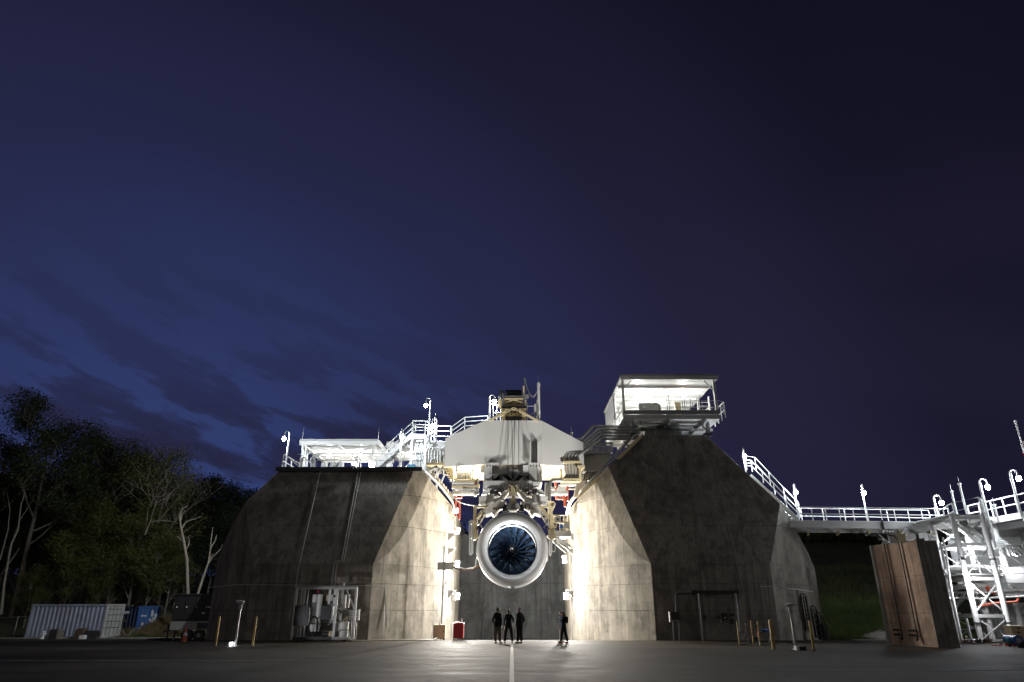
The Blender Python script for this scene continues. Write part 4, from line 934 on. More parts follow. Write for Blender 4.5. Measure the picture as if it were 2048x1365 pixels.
# pair of pipes down the sloping nose edge of the right tower
for k in range(3):
    o_ = k * 3.4
    S('edge_pipe', MB().tube([P(1281 - o_, 866 + o_ * .3, 47.2), P(1268 - o_, 871 + o_, 47.2), P(1224 - o_ * .6, 917 + o_ * .8, 46.4), P(1168 - o_ * .6, 976 + o_ * .8, 46.3), P(1145 - o_ * .3, 997 + o_, 48.5), P(1136 + o_ * .2, 1010 + o_, 49.6), P(1133 + o_, 1030, 49.9)], (.07, .09, .06)[k], 9), ('pipe', 'galv', 'gray')[k], ['lower', 'middle', 'upper'][k] + ' pipe of three down the sloping nose edge of the right tower', 'pipe', 'edge pipes on the right tower nose', smooth=50)
for k, (x, y, Y) in enumerate(((1176, 965, 46.1), (1226, 914, 46.3), (1252, 888, 46.7))):
    S('edge_clamp', MB().beam(P(x - 5, y - 5, Y), P(x + 6, y + 7, Y), .07), 'gray', ['lowest', 'middle', 'top'][k] + ' clamp on the sloping edge pipes of the right tower', 'clamp')
S('sloping_tray', MB().ppoly([(1283, 868), (1287, 872), (1238, 921), (1190, 966), (1160, 994), (1152, 997), (1176, 972), (1232, 916)], 46.75, .15), 'cream', 'pale cable tray plate under the sloping edge pipes', 'cable tray')
# red pipework on both sides
t = T('red_ladder', 'orange-red steel ladder frame beside the left tower nose', 'ladder', tuple(P(918, 1040, 47.5)))
for a, b in (((913, 968), (911, 1034)), ((919, 1000), (919, 1040))): part('rail', MB().beam(P(*a, 47.0), P(*b, 47.0), .12), 'redorange', t)
part('rail', MB().beam(P(914, 966, 47.0), P(924, 994, 47.0), .10), 'redorange', t)
for y in (980, 996): part('rung', MB().beam(P(912, y, 47.0), P(924 if y > 990 else 919, y, 47.0), .08), 'redorange', t)
t = T('red_ladder', 'orange-red steel pipe frame beside the right tower nose', 'ladder', tuple(P(1135, 1015, 47.5)))
for a, b in (((1135, 970), (1135.5, 1003)), ((1129.5, 988), (1130, 1014))): part('rail', MB().beam(P(*a, 46.8), P(*b, 46.8), .14), 'redorange', t)
part('rail', MB().tube([P(1134, 972, 46.7), P(1129, 990, 46.7), P(1125.5, 998, 46.7), P(1113, 998, 46.7), P(1112, 985, 46.7), P(1111, 963, 46.7)], .09, 8), 'redorange', t, 60)
t = T('riser_pipe', 'thick tan pipe dropping right of the thrust frame', 'pipe', tuple(P(1099, 1010, 44.5)))
part('pipe', MB().tube([P(1124, 961, 44.7), P(1105, 961, 44.6), P(1099, 967, 44.5), P(1098, 1003, 44.4)], .14, 10), 'duct', t, 50)
part('white_pipe', MB().tube([P(1092, 966, 44.6), P(1091, 1000, 44.6)], .08, 8), 'white', t, 50)
t = T('cross_platform', 'grey platform beam with pipe bundle right of the thrust frame', 'platform', tuple(P(1120, 990, 46)))
part('beam', MB().pbox(1101, 1136, 981, 988.5, 46.0, .8), 'ltgray', t)
part('back_beam', MB().pbox(1101, 1150, 976, 979, 48.0, .3), 'ltgray', t)
for k in range(5): part('pipe_stub', MB().beam(P(1116 + k * 3.2, 981, 45.9), P(1119 + k * 3.4, 970, 45.9), .13), 'white', t)
for a, b in (((1100, 973), (1112, 980)), ((1100, 980), (1112, 973))): part('cross_bar', MB().beam(P(*a, 46.2), P(*b, 46.2), .08), 'ltgray', t)
t = T('chute_box', 'tilted cream louvred box beside the right engine bracket', 'box', tuple(P(1104, 1025, 43.5)))
part('body', MB().ppoly([(1096, 1003), (1107, 1003), (1112, 1008), (1106, 1022), (1100, 1030), (1096, 1026)], 43.4, .6), 'cream', t)
for k in range(4): part('louvre', MB().beam(P(1103 - k, 1012 + k * 3.4, 43.35), P(1109 - k * 1.6, 1008 + k * 4, 43.35), .04), 'dark', t)
t = T('service_platform', 'bright cream service platform with raking struts at the right tower nose', 'platform', tuple(P(1120, 1090, 45.5)))
part('deck', MB().pbox(1102, 1142, 1062, 1074, 45.3, 1.2), 'white', t)
part('rail_bar', MB().pbox(1103, 1140, 1030, 1032, 45.2, .12), 'cream', t); part('rail_bar', MB().pbox(1103, 1140, 1044, 1047, 45.2, .15), 'cream', t)
for x in (1107, 1119, 1127, 1136): part('upright', MB().pbox(x, x + 3, 1030, 1062, 45.25, .15), 'cream', t)
part('fan_unit', MB().tube([P(1115, 1039, 45.1), P(1115, 1039, 45.4)], .2, 16), 'galv', t, 40)
part('fan_core', MB().tube([P(1115, 1039, 45.05), P(1115, 1039, 45.1)], .08, 12), 'dark', t, 40)
part('slotted_box', MB().pbox(1108, 1115, 1047, 1058, 45.15, .2), 'dark', t)
for k in range(2): part('slot_bar', MB().beam(P(1109, 1052 + k * 3.5, 45.12), P(1114, 1050.5 + k * 3.5, 45.12), .06), 'cream', t)
part('control_box', MB().pbox(1128, 1138, 1047, 1057, 45.1, .25), 'ltgray', t); part('control_box', MB().pbox(1120, 1126, 1050, 1057, 45.1, .25), 'blue', t)
for a, b in (((1095, 1073), (1132, 1105)), ((1101, 1073), (1136, 1098)), ((1112, 1074), (1140, 1094))): part('raking_strut', MB().beam(P(*a, 45.6), P(*b, 46.6), .13), 'white', t)
part('cable_loop', MB().tube([P(1138, 1055, 45.0), P(1136, 1066, 45.0), P(1128, 1073, 45.0), P(1118, 1074, 45.0), P(1110, 1068, 45.0)], .02, 6), 'gray', t, 60)
# brackets and wall fixtures on the inner noses
for s, nm, xs in ((-1, 'left', 893), (1, 'right', 1150)):
    for k, (py, word) in enumerate(((1068, 'upper'), (1097, 'middle'), (1182, 'lower'))):
        q = P(xs + (3 if s < 0 else -3), py, 49.2)
        t = T('wall_bracket', '%s white triangular bracket on the %s tower nose' % (word, nm), 'bracket', tuple(q), 'triangular wall brackets')
        part('plate', MB().prism([q, q + V(-s * .55, 0, .0), q + V(0, 0, -.5)], (0, .06, 0)), 'ltgray', t)
        part('shelf', MB().box(q + V(-s * .25, .05, .03), (.6, .3, .04)), 'white', t)
    S('corner_strip', MB().beam((s * 4.22, 50.95, -.4), (s * 4.22, 50.95, 8.6), .08), 'white', 'white edge strip up the inner corner of the %s tower' % nm, 'edge strip')
# flood lamps of the throat
flood(911, 1022, 49.9, (.75, -.7, -.2), 'topmost flood lamp at the left tower nose', 'lamp_warm', (.4, .34))
flood(916, 1062, 50.9, (.8, -.55, -.2), 'second flood lamp from the top on the left, by the red ladder', 'lamp_warm', (.3, .4))
flood(915, 1130, 50.7, (.72, -.7, -.1), 'third flood lamp from the top on the left nose', 'lamp_low', (.34, .5))
flood(915, 1193, 50.7, (.7, -.75, -.08), 'lowest flood lamp on the left nose', 'lamp_low', (.34, .4))
flood(1138, 1023, 49.6, (-.75, -.7, -.2), 'topmost flood lamp at the right tower nose', 'lamp_warm', (.34, .34))
flood(1129, 1119, 50.7, (-.72, -.7, -.1), 'middle flood lamp on the right nose', 'lamp_low', (.34, .5))
flood(1132, 1193, 50.7, (-.7, -.75, -.08), 'lowest flood lamp on the right nose', 'lamp_low', (.34, .4))
# ================================================================== WALKWAY TO THE RIGHT
wk = T('walkway', 'long light grey walkway bridge running right from the right tower', 'walkway', (23.5, 45.5, 6.6))
za = 7.06
wx0, wy0, wx1, wy1 = 18.1, 45.0, 29.3, 46.0
part('front_beam', MB().beam((wx0, wy0, za - .21), (24.4, 45.55, za - .21), .08, .43), 'ltgray', wk)
part('front_beam', MB().beam((24.42, 45.55, za - .23), (wx1, wy1, za - .23), .08, .43), 'ltgray', wk)
part('back_beam', MB().beam((wx0 + 1, wy0 + 2.3, za - .3), (wx1, wy1 + 2.3, za - .3), .08, .4), 'ltgray', wk)
part('deck', MB().prism([(wx0, wy0 + .05, za), (wx1, wy1 + .05, za), (wx1, wy1 + 2.3, za), (wx0 + 1, wy0 + 2.3, za)], (0, 0, .05)), 'white', wk)
for i in range(5):
    x = 19.4 + i * 2.0; part('cross_member', MB().beam((x, 45.3, za - .62), (x + .9, 47.6, za - .62), .12, .16), 'cream', wk)  # cream colour paints the orange lamplight under the deck
part('splice_plate', MB().bx(24.35, 24.47, 45.42, 45.5, za - .5, za + .1), 'dark', wk)
W0 = V(wx0 + .4, wy0 + .05, za + .05); W1 = V(wx1, wy1 + .05, za + .05)
rail('walkway_railing', 'near white railing of the long walkway bridge', 'railing', [V(18.8, 45.1, za + .05), W1], .86, 1.0, .03)
rail('walkway_railing', 'far white railing of the long walkway bridge', 'railing', [V(19.9, 47.2, za + .05), V(wx1, wy1 + 2.2, za + .05)], 1.05, 1.55, .03)
ws = T('walkway_stair', 'white stair from the right tower slope down to the walkway', 'stair', tuple(P(1600, 1042, 46.2)))
s0, s1 = P(1500, 950, 47.6), P(1596, 1040, 46.0)
for dy in (0, .9): part('stringer', MB().beam(s0 + V(0, dy, -.05), s1 + V(0, dy, 0), .06, .28), 'white', ws)
for i in range(16): q = s0.lerp(s1, (i + .5) / 16); part('tread', MB().bx(q.x - .13, q.x + .13, q.y + .04, q.y + .86, q.z - .05, q.z - .01), 'white', ws)
part('under_pipe', MB().tube([P(1560, 1012, 47.5), P(1572, 1030, 47.2), P(1592, 1041, 47)], .12, 8), 'ltgray', ws)
rail('stair_railing', 'near white railing of the slope stair on the right tower', 'railing', [P(1492, 942, 47.8), P(1505, 944, 47.7), P(1598, 1039, 46.0)], .8, 1.25, .032)
rail('stair_railing', 'far white railing of the slope stair on the right tower', 'railing', [P(1494, 940, 49.0), P(1513, 942, 48.8), P(1601, 1036, 47.1)], 1.0, 1.5, .03)
def lean(bx_, by_, Y, tx, ty): return P(bx_, by_, Y), P(bx_, by_, Y).z
for (bx_, by_, ty, Y, sd, lab) in ((1492, 945, 903, 47.9, (-.2, -1), 'gooseneck lamp post at the top of the slope stair'), (1598, 1041, 974, 47.0, (-.2, -1), 'gooseneck lamp post where the slope stair meets the walkway'),
                                   (1735, 1040, 975, 46.9, (-.2, -1), 'gooseneck lamp post at the middle of the walkway')):
    b = P(bx_, by_, Y); gooseneck(b, P(bx_, ty, Y).z - b.z, sd, lab)
for (bx_, by_, ty, Y, sd, lab) in ((1880, 1052, 997, 46.0, (1, -.1), 'gooseneck lamp post at the right end of the walkway'), (1992, 1095, 965, 42.6, (1, -.1), 'tall gooseneck lamp post inside the steel frame top'), (2044, 1035, 947, 41.2, (1, -.1), 'rightmost gooseneck lamp post at the raised deck')):
    b = P(bx_, by_, Y); gooseneck(b, P(bx_ - 12, ty, Y).z - b.z, sd, lab, globe='lamp_cool', r=.07, reach=.42, g_r=.14, drop=.35)
# ================================================================== BLAST WALL
bw = T('blast_wall', 'rust-red faced concrete blast wall with fluted grey side, under the walkway', 'blast wall', (20.6, 36.5, 0))
A = V(19.78, 38.2, 0); B = V(20.62, 35.55, 0); C = V(21.5, 35.3, 0); Dv = V(20.8, 38.4, 0)
H = 4.95
dd = (B - A); nn = V(dd.y, -dd.x, 0).normalized()      # outward normal of the red face
if nn.dot(V(0, 30, 0) - A) < 0: nn = -nn
part('core', MB().prism([A + V(.03, .05, 0), B + V(.02, .1, 0), C + V(-.06, .12, 0), Dv], (0, 0, H - .03)), 'concrete_core', bw)
zs = [0, 1.55, 3.3, H]
us = [0, .3, .62, 1.0]
for i in range(3):
    for j in range(3):
        p, q = A.lerp(B, us[i]), A.lerp(B, us[i + 1]); e = dd.normalized() * .008
        part('face_panel', MB().prism([p + e, q - e, q - e - nn * .09, p + e - nn * .09], (0, 0, zs[j + 1] - zs[j] - .014)), 'blast_red', bw)
        bw.children[-1].location.z = 0
        me = bw.children[-1].data
        for v in me.vertices: v.co.z += zs[j]
ge = (C - B); gn = V(ge.y, -ge.x, 0).normalized()
if gn.dot(V(0, 0, 0) - B) < 0: gn = -gn
for i in range(7):
    p, q = B.lerp(C, i / 7), B.lerp(C, (i + 1) / 7); o = gn * (.05 if i % 2 == 0 else 0)
    for j in range(2):
        z0, z1 = (0, 2.05) if j == 0 else (2.065, H + (.12 if i < 3 else 0))
        part('flute', MB().prism([p + o + V(0, 0, z0), q + o + V(0, 0, z0), q - gn * .1 + V(0, 0, z0), p - gn * .1 + V(0, 0, z0)], (0, 0, z1 - z0)), 'blast_gray', bw)
part('cap', MB().prism([B + V(-.1, .1, H), C + V(0, .1, H), Dv + V(0, 0, H), A + V(.1, 0, H)], (0, 0, .02)), 'blast_gray', bw)
for k, u in enumerate((.30, .64)):
    q = A.lerp(B, u) + nn * .10; t = T('wall_standpipe', ['left', 'right'][k] + ' dark standpipe with two valves on the red blast wall', 'standpipe', tuple(q), 'standpipes on the blast wall')
    part('pipe', MB().tube([q + V(0, 0, .35), q + V(0, 0, H + .05), q + V(-.1, .1, H + .35), q + V(-.5, .5, H + .5)], .035, 8), 'dark', t, 60)
    dr = dd.normalized()
    for zz in (.5, .72):
        vv = part('valve_body', MB().tube([q + nn * .05 + V(0, 0, zz), q + nn * .05 - dr * .42 + V(0, 0, zz + .02)], .035, 7), 'dark', t)
        for w in range(3): part('valve_wheel', MB().ball(q + nn * .08 - dr * (.1 + .13 * w) + V(0, 0, zz + .01), (.07, .07, .06), 7, 5), 'black', vv)
    part('outlet', MB().ball(q + nn * .06 + V(0, 0, .33), (.07, .07, .09), 7, 5), 'dark', t)
q = A.lerp(B, .8) + nn * .012
part('formed_patch', MB().prism([A.lerp(B, .70) + V(0, 0, .65), A.lerp(B, .9) + V(0, 0, .65), A.lerp(B, .9) + V(0, 0, 1.05), A.lerp(B, .70) + V(0, 0, 1.05)], tuple(nn * .008)), 'blast_red', bw)
part('side_pilaster', MB().prism([A + V(-.10, .1, 0), A + V(0, 0, 0), A + V(.04, .3, 0), A + V(-.06, .35, 0)], (0, 0, H + .02)), 'block', bw)
S('guard_frame', MB().beam(P(1772, 1272, 37.8), P(1774, 1290, 37.8), .05).beam(P(1772, 1272, 37.8), P(1780, 1290, 37.8), .05).beam(P(1770, 1290, 37.8), P(1784, 1290, 37.8), .06), 'ltgray', 'small A-shaped white marker stand left of the blast wall', 'marker stand')
t = T('top_equipment', 'white pipes and boxes behind the top of the blast wall', 'equipment', tuple(P(1790, 1080, 40)))
for k in range(4): part('bent_duct', MB().tube([P(1767 + k * 6, 1064, 41), P(1777 + k * 5, 1070, 41), P(1781 + k * 5, 1082, 40.8), P(1782 + k * 5, 1100, 40.6)], .09, 8), 'white', t, 60)
part('box', MB().pbox(1796, 1812, 1068, 1088, 40.6, .5), 'cream', t); part('box', MB().pbox(1814, 1832, 1068, 1080, 41, .5), 'white', t)
part('square_flange', MB().pbox(1770, 1776, 1084, 1093, 39.5, .3), 'white', t); part('square_flange', MB().pbox(1846, 1856, 1066, 1082, 41.5, .4), 'white', t)
part('brace', MB().beam(P(1758, 1070, 40.5), P(1777, 1085, 40), .07), 'white', t); part('brace', MB().beam(P(1812, 1058, 41.5), P(1796, 1082, 41), .08), 'white', t); part('drop_bracket', MB().pbox(1813, 1819, 1060, 1076, 41.6, .2), 'ltgray', t)
part('feed_pipe', MB().tube([P(1730, 1070, 41), P(1752, 1071, 41), P(1757, 1078, 41), P(1767, 1080, 40.6), P(1769, 1094, 40)], .04, 7), 'galv', t, 60)
r3 = random.Random(11)
for k in range(16): part('valve', MB().pbox(1858 + r3.uniform(0, 14), 1860 + r3.uniform(0, 14), 1066 + k * .8, 1069 + k * 1.1, 41.5 + r3.uniform(0, 1), .2), r3.choice(['white', 'copper', 'cream', 'ltgray']), t)
# ================================================================== STEEL FRAME AT RIGHT
sf = T('pipe_tower', 'white braced steel frame tower crowded with pipes at the right edge', 'steel frame', (28, 42, 0))
cols = dict(A=(26.18, 40.9, 7.0), B=(27.95, 40.9, 7.0), A2=(26.9, 44.2, 6.9), B2=(29.0, 44.2, 6.9), C=(30.9, 44.2, 7.2), D=(33.2, 44.4, 7.1))
for k, (x, y, h) in cols.items():
    part('column', MB().tube([(x, y, gz(y)), (x, y, h)], .15 if k in 'AB' else .17, 14), 'white', sf, 40)
    if k in 'AB':
        for z in (1.0, 4.4): part('flange', MB().tube([(x, y, z - .03), (x, y, z + .03)], .18, 14), 'dark', sf, 40)
    part('base_plate', MB().bx(x - .22, x + .22, y - .22, y + .22, gz(y), gz(y) + .05), 'gray', sf)
for z in (1.35, 3.35, 5.25, 6.75):
    for a, b in (('A', 'B'), ('A2', 'B2'), ('B2', 'C'), ('A', 'A2'), ('B', 'B2'), ('C', 'D')):
        pa, pb = cols[a], cols[b]; part('beam', MB().beam((pa[0], pa[1], z), (pb[0], pb[1], z), .10, .17), 'white' if z != 1.35 else 'ltgray', sf)
for z0, z1 in ((0.1, 1.25), (1.5, 3.25), (3.5, 5.15), (5.4, 6.65)):
    for a, b in (('A', 'B'), ('A2', 'B2'), ('C', 'D')):
        pa, pb = cols[a], cols[b]
        if (a, z0) == ('B2', .1): continue
        part('diagonal', MB().beam((pa[0], pa[1] - .03, z0), (pb[0], pb[1] - .03, z1), .055), 'ltgray', sf); part('diagonal', MB().beam((pa[0], pa[1] + .03, z1), (pb[0], pb[1] + .03, z0), .055), 'white', sf)
for z in (3.55, 6.9): part('deck', MB().prism([(26, 40.9, z), (28, 40.9, z), (30.9, 44.2, z), (30.9, 46.3, z), (26.8, 46.3, z), (26, 44.2, z)], (0, 0, .06)), 'ltgray', sf)
rail('frame_railing', 'white railing round the top deck of the steel frame', 'railing', [P(1884, 1054, 44.8), P(1912, 1040, 41.6), (28.0, 40.85, 6.96), (29.4, 42.6, 6.96)], 1.0, 1.0, .035)
rail('frame_railing', 'white railing round the middle deck of the steel frame', 'railing', [(26.0, 40.8, 3.6), (28.0, 40.8, 3.6), (30.8, 44.0, 3.6)], 1.0, 1.0, .022)
rail('frame_railing', 'small white railing at ground level inside the steel frame', 'railing', [P(1922, 1282, 43), P(1941, 1282, 42.5), P(1945, 1284, 41.5)], 1.2, .5, .03)
for px_, ptop, Y, lab in ((1918, 983, 43.5, 'shorter white lightning mast above the steel frame'), (1938, 968, 43.0, 'taller white lightning mast above the steel frame'), (1998, 1010, 42.4, 'stub white lightning mast beside the raised deck')):
    b = P(px_, 1046, Y); lightning(b, P(px_ - 14, ptop, Y).z - b.z, lab, .06)
# raised deck on the far right
rd = T('raised_deck', 'raised white deck with plated beam leaving the frame at top right', 'deck', (31, 43, 7))
part('edge_beam', MB().beam((30.65, 46.2, 6.95), (30.65, 39.2, 6.95), .1, .36), 'white', rd)
part('side_plate', MB().beam((30.95, 45, 6.55), (31.2, 39.2, 6.55), .1, .4), 'gray', rd); part('deck', MB().bx(30.7, 34.5, 39.2, 46.2, 7.08, 7.14), 'ltgray', rd)
part('light_panel', MB().beam((30.6, 41.2, 6.66), (30.6, 39.6, 6.66), .06, .13), 'white', rd)
rail('raised_deck_railing', 'white railing along the raised deck at the right edge', 'railing', [(30.65, 46, 7.15), (30.65, 39.2, 7.15)], 1.0, 1.2, .04)
# curved pipe bundle inside the frame
for k in range(4):
    Y = 42.6 + k * .12; o = k * 7
    S('curved_pipe', MB().tube([P(1898 + o, 1052, 44.5), P(1912 + o, 1054, Y + 1.2), P(1924 + o, 1060, Y + .6), P(1938 + o * .9, 1072, Y + .3), P(1952 + o * .8, 1084 - k, Y + .3), P(1966 + o * .6, 1091 - k * 2, Y + .5), P(2000, 1092 - k * 4, Y + 1), P(2040, 1090 - k * 4, Y + 1)], .13, 10), 'white', ['lowest', 'second', 'third', 'uppermost'][k] + ' of four fat white pipes curving down inside the steel frame', 'pipe', 'curved pipe bundle in the steel frame', smooth=60)
for k, (pts, r, m, lab) in enumerate((
    ([(1894, 1160), (1898, 1172), (1910, 1176), (1938, 1170), (1975, 1172), (1990, 1186), (2048, 1190)], .16, 'white', 'fat white pipe snaking behind the frame at mid height'),
    ([(1958, 1212), (1990, 1207), (2034, 1204), (2037, 1196), (2035, 1190)], .07, 'redorange', 'red-orange pipe with upturned right end low in the frame'),
    ([(1972, 1172), (1978, 1182), (1988, 1188)], .11, 'redorange', 'short slanted red-orange pipe in the frame'),
    ([(1895, 1184), (1960, 1186), (2048, 1180)], .05, 'white', 'thin white pipe running level through the frame'),
    ([(1896, 1196), (1965, 1197), (2048, 1193)], .055, 'white', 'lower thin white pipe running level through the frame'),
    ([(1898, 1136), (1960, 1133), (2010, 1140), (2048, 1136)], .12, 'ltgray', 'grey pipe under the middle deck of the frame'),
    ([(1885, 1075), (1893, 1110), (1903, 1180), (1925, 1286)], .06, 'ltgray', 'slender grey riser pipe at the left edge of the frame'),
    ([(1880, 1086), (1890, 1130), (1900, 1200), (1918, 1286)], .09, 'white', 'white riser pipe hugging the left edge of the frame'),
    ([(1980, 1190), (2048, 1188)], .22, 'duct', 'fat sheet metal duct behind the red pipe'),
    ([(1922, 1286), (1960, 1286), (2000, 1284), (2004, 1288), (2006, 1298)], .06, 'gray', 'grey pipe along the ground in front of the frame'),
    ([(1925, 1280), (2040, 1282)], .03, 'galv', 'thin rail pipe above the ground pipe'))):
    Y = (43.5, 42.5, 43.4, 42.8, 42.3, 43.8, 41.5, 43.0, 45, 38.5, 38.8)[k]
    S('frame_pipe', MB().tube([P(a, b, Y) for a, b in pts], r, 9), m, lab, 'pipe', 'pipes in the steel frame', smooth=60)
t = T('ground_valves', 'row of small dark valves and flanges on the ground pipe', 'valves', tuple(P(1960, 1290, 38.4)))
for k in range(12):
    x = 1925 + k * 5.2 + r3.uniform(-1, 1); part('valve', MB().tube([P(x, 1285, 38.3), P(x, 1278 + r3.uniform(0, 4), 38.3)], .05 + .03 * r3.random(), 7), r3.choice(['dark', 'gray', 'galv', 'copper']), t)
part('support', MB().pbox(1922, 1926, 1286, 1299, 38.4, .1), 'ltgray', t); part('support', MB().pbox(1952, 1955, 1286, 1294, 38.4, .1), 'ltgray', t); part('yellow_cap', MB().ball(P(1933, 1275, 38.6), .07, 8, 6), 'cream', t)
t = T('inner_stair', 'narrow white stair climbing inside the steel frame', 'stair', tuple(P(1906, 1225, 45)))
s0, s1 = P(1906, 1225, 44.8), P(1930, 1185, 45.2)
for dy in (0, .7): part('stringer', MB().beam(s0 + V(0, dy, 0), s1 + V(0, dy, 0), .05, .2), 'white', t)
for i in range(8): q = s0.lerp(s1, (i + .5) / 8); part('tread', MB().bx(q.x - .12, q.x + .12, q.y, q.y + .7, q.z - .02, q.z + .02), 'white', t)
# pipe gallery clutter so that the frame reads as crowded plant
t = T('plant_equipment', 'white ducts, boxes and struts crowding the steel frame', 'equipment', (29, 44, 3))
part('box_duct', MB().pbox(2012, 2060, 1148, 1166, 42.6, .9), 'ltgray', t); part('box_duct', MB().pbox(2006, 2060, 1136, 1147, 43.6, .6), 'white', t)
part('header_plate', MB().pbox(1890, 1992, 1140, 1147, 42.2, .3), 'ltgray', t); part('bar_grille', MB().pbox(1948, 1962, 1128, 1140, 45.5, .1), 'dark', t)
part('black_duct', MB().tube([P(1976, 1194, 44.2), P(2048, 1196, 44.2)], .3, 12), 'dark', t, 60)
for k in range(14):
    x = r3.uniform(1884, 1980); y = r3.uniform(1085, 1240); L_ = r3.uniform(6, 26)
    if r3.random() < .5: part('small_pipe', MB().tube([P(x, y, 44.6), P(x + L_, y + r3.uniform(-2, 3), 44.6)], r3.uniform(.02, .06), 6), r3.choice(['white', 'white', 'ltgray', 'galv']), t)
    else: part('strut', MB().beam(P(x, y, 44.8), P(x + r3.uniform(-6, 14), y + L_, 44.8), r3.uniform(.04, .08)), r3.choice(['white', 'ltgray']), t)
for k in range(14): part('hanger_rod', MB().beam(P(1990 + k * 4, 1093, 43.6), P(1994 + k * 5, 1106 + (k % 3) * 3, 43.4), .035), 'galv', t)
for k in range(6): part('angled_vane', MB().beam(P(2012 + k * 6, 1094, 43.3), P(2018 + k * 8, 1112, 43.3), .07), 'white', t)
q = P(1944, 1174, 40.35); t = T('flood_lamp', 'blazing globe lamp on the front column of the steel frame', 'flood lamp', tuple(q), 'flood lamps on the steel frame')
part('globe', MB().ball(q, .12, 10, 7), 'lamp_frame', t, 60); part('bracket', MB().beam(q, q + V(-.1, .45, .1), .06), 'white', t)
fl = flood(2008, 1152, 43.2, (-.4, -.2, -.7), 'flood lamp under the box duct in the steel frame', 'lamp_frame', (.3, .2)); fl['group'] = 'flood lamps on the steel frame'
fl = flood(1905, 1068, 43.4, (.5, .3, -.7), 'flood lamp under the top deck of the steel frame', 'lamp_frame', (.3, .2)); fl['group'] = 'flood lamps on the steel frame'
fl = flood(2030, 1110, 42.2, (-.3, .5, -.8), 'flood lamp under the raised deck at the right edge', 'lamp_frame', (.3, .2)); fl['group'] = 'flood lamps on the steel frame'
# white building behind the frame
bd = T('plant_building', 'white sheet-clad plant building behind the steel frame', 'building', (34, 49, -.4))
part('wall', MB().bx(30.9, 40, 48.2, 48.4, -.4, 2.62), 'white', bd)
for i in range(40): part('sheet_rib', MB().bx(31.0 + i * .22, 31.08 + i * .22, 48.14, 48.2, -.35, 2.5), 'white', bd)
part('fascia', MB().bx(30.7, 40, 47.8, 48.2, 2.62, 2.95), 'white', bd)
part('upper_wall', MB().bx(31.4, 42, 50.0, 50.2, 3.0, 7.0), 'white', bd)
for x in (33.0, 34.8, 36.6, 38.4): part('panel_joint', MB().bx(x, x + .03, 49.97, 50.0, 3.0, 7.0), 'gray', bd)
for i in range(3): part('corner_post', MB().bx(30.7 + i * .3, 30.86 + i * .3, 47.9, 48.1, -.4, 2.6), ('white', 'ltgray', 'white')[i], bd)
part('roof', MB().bx(30.7, 42, 47.8, 56, 6.98, 7.05), 'ltgray', bd)
t = T('corrugated_bin', 'grey-green corrugated metal bin wall at the far right', 'bin', (33.4, 44.5, .6))
for r_ in range(5):
    for i in range(14): part('corrugation', MB().tube([(32.35 + i * .2, 44.6, .75 + r_ * .42), (32.35 + i * .2, 44.6, 1.15 + r_ * .42)], .09, 8), 'galv', t, 40)
    part('hoop', MB().bx(32.2, 35.2, 44.66, 44.72, .68 + r_ * .42, .74 + r_ * .42), 'gray', t)
# items on the ground at the far right
t = T('yellow_hopper', 'pale yellow hopper box at the right edge behind the blue tank', 'hopper', tuple(P(2040, 1280, 37.5)))
part('body', MB().pbox(2030, 2062, 1252, 1281, 37.4, .7), 'cream', t); part('taper', MB().ppoly([(2021, 1252), (2030, 1252), (2034, 1282), (2030, 1282)], 37.42, .6), 'cream', t)
for y in (1256, 1265): part('fitting', MB().pbox(2036, 2040, y - 1, y + 2, 37.35, .05), 'dark', t)
t = T('blue_tank', 'small blue horizontal tank on wheels at the right edge', 'tank', tuple(P(2030, 1290, 36)))
part('shell', MB().tube([P(2013, 1279, 36.4), P(2036, 1281, 35.6)], .20, 18), 'blue', t, 40)
part('end_ring', MB().tube([P(2034, 1281, 35.7), P(2037, 1281.2, 35.55)], .235, 18), 'blue', t, 40); part('end_plate', MB().tube([P(2037.0, 1281.2, 35.55), P(2037.8, 1281.2, 35.52)], .12, 14), 'ltgray', t, 40)
part('teal_band', MB().tube([P(2017, 1279.6, 36.2), P(2025, 1280.5, 35.95)], .207, 18), 'teal', t, 40)
part('wheel', MB().tube([P(2046, 1291, 35.6), P(2048, 1291, 35.5)], .16, 14), 'black', t, 40); part('support_leg', MB().pbox(2038, 2041, 1289, 1300, 35.4, .1), 'dark', t); part('support_leg', MB().pbox(2020, 2022, 1287, 1298, 36, .1), 'dark', t)
for k, x in enumerate((1989, 2002, 2016, 2026)):
    S('red_box', MB().pbox(x, x + (6, 3, 7, 8)[k], 1290 - (0, 0, 3, 4)[k], 1297, 37.3 - k * .2, .2), 'red', ['leftmost low red box', 'smallest red box, second from left', 'third red box, under the blue tank left end', 'tallest dark red box, under the blue tank right end'][k] + ' at the far right', 'box', 'small red boxes at the right edge')
# flag pole
fp_ = T('flagpole', 'tall white flagpole at the right edge of the picture', 'flagpole', (34.0, 44, 7.1))
part('pole', MB().tube([(33.95, 44, 5), (33.95, 44, 13.35)], .055, 8), 'white', fp_); part('finial', MB().ball((33.95, 44, 13.5), .09, 8, 6), 'white', fp_); part('truck', MB().tube([(33.95, 44, 13.3), (33.95, 44, 13.4)], .09, 8), 'white', fp_)
fg = T('flag', 'red and white striped flag hanging limp on the flagpole', 'flag', (34.2, 44, 10.2))
for i in range(9):
    m = 'label' if i % 2 else 'red'; w0 = 34.02 + i * .09
    zt_ = 12.35 - i * .18; part('stripe', MB().prism([(w0, 44 + .06 * math.sin(i * 1.7), zt_), (w0 + .09, 44 + .06 * math.sin(i * 1.7 + 1.7), zt_ - .18), (w0 + .13, 44.02, zt_ - 2.0), (w0 + .03, 43.98, zt_ - 1.9)], (0, .015, 0)), m, fg)
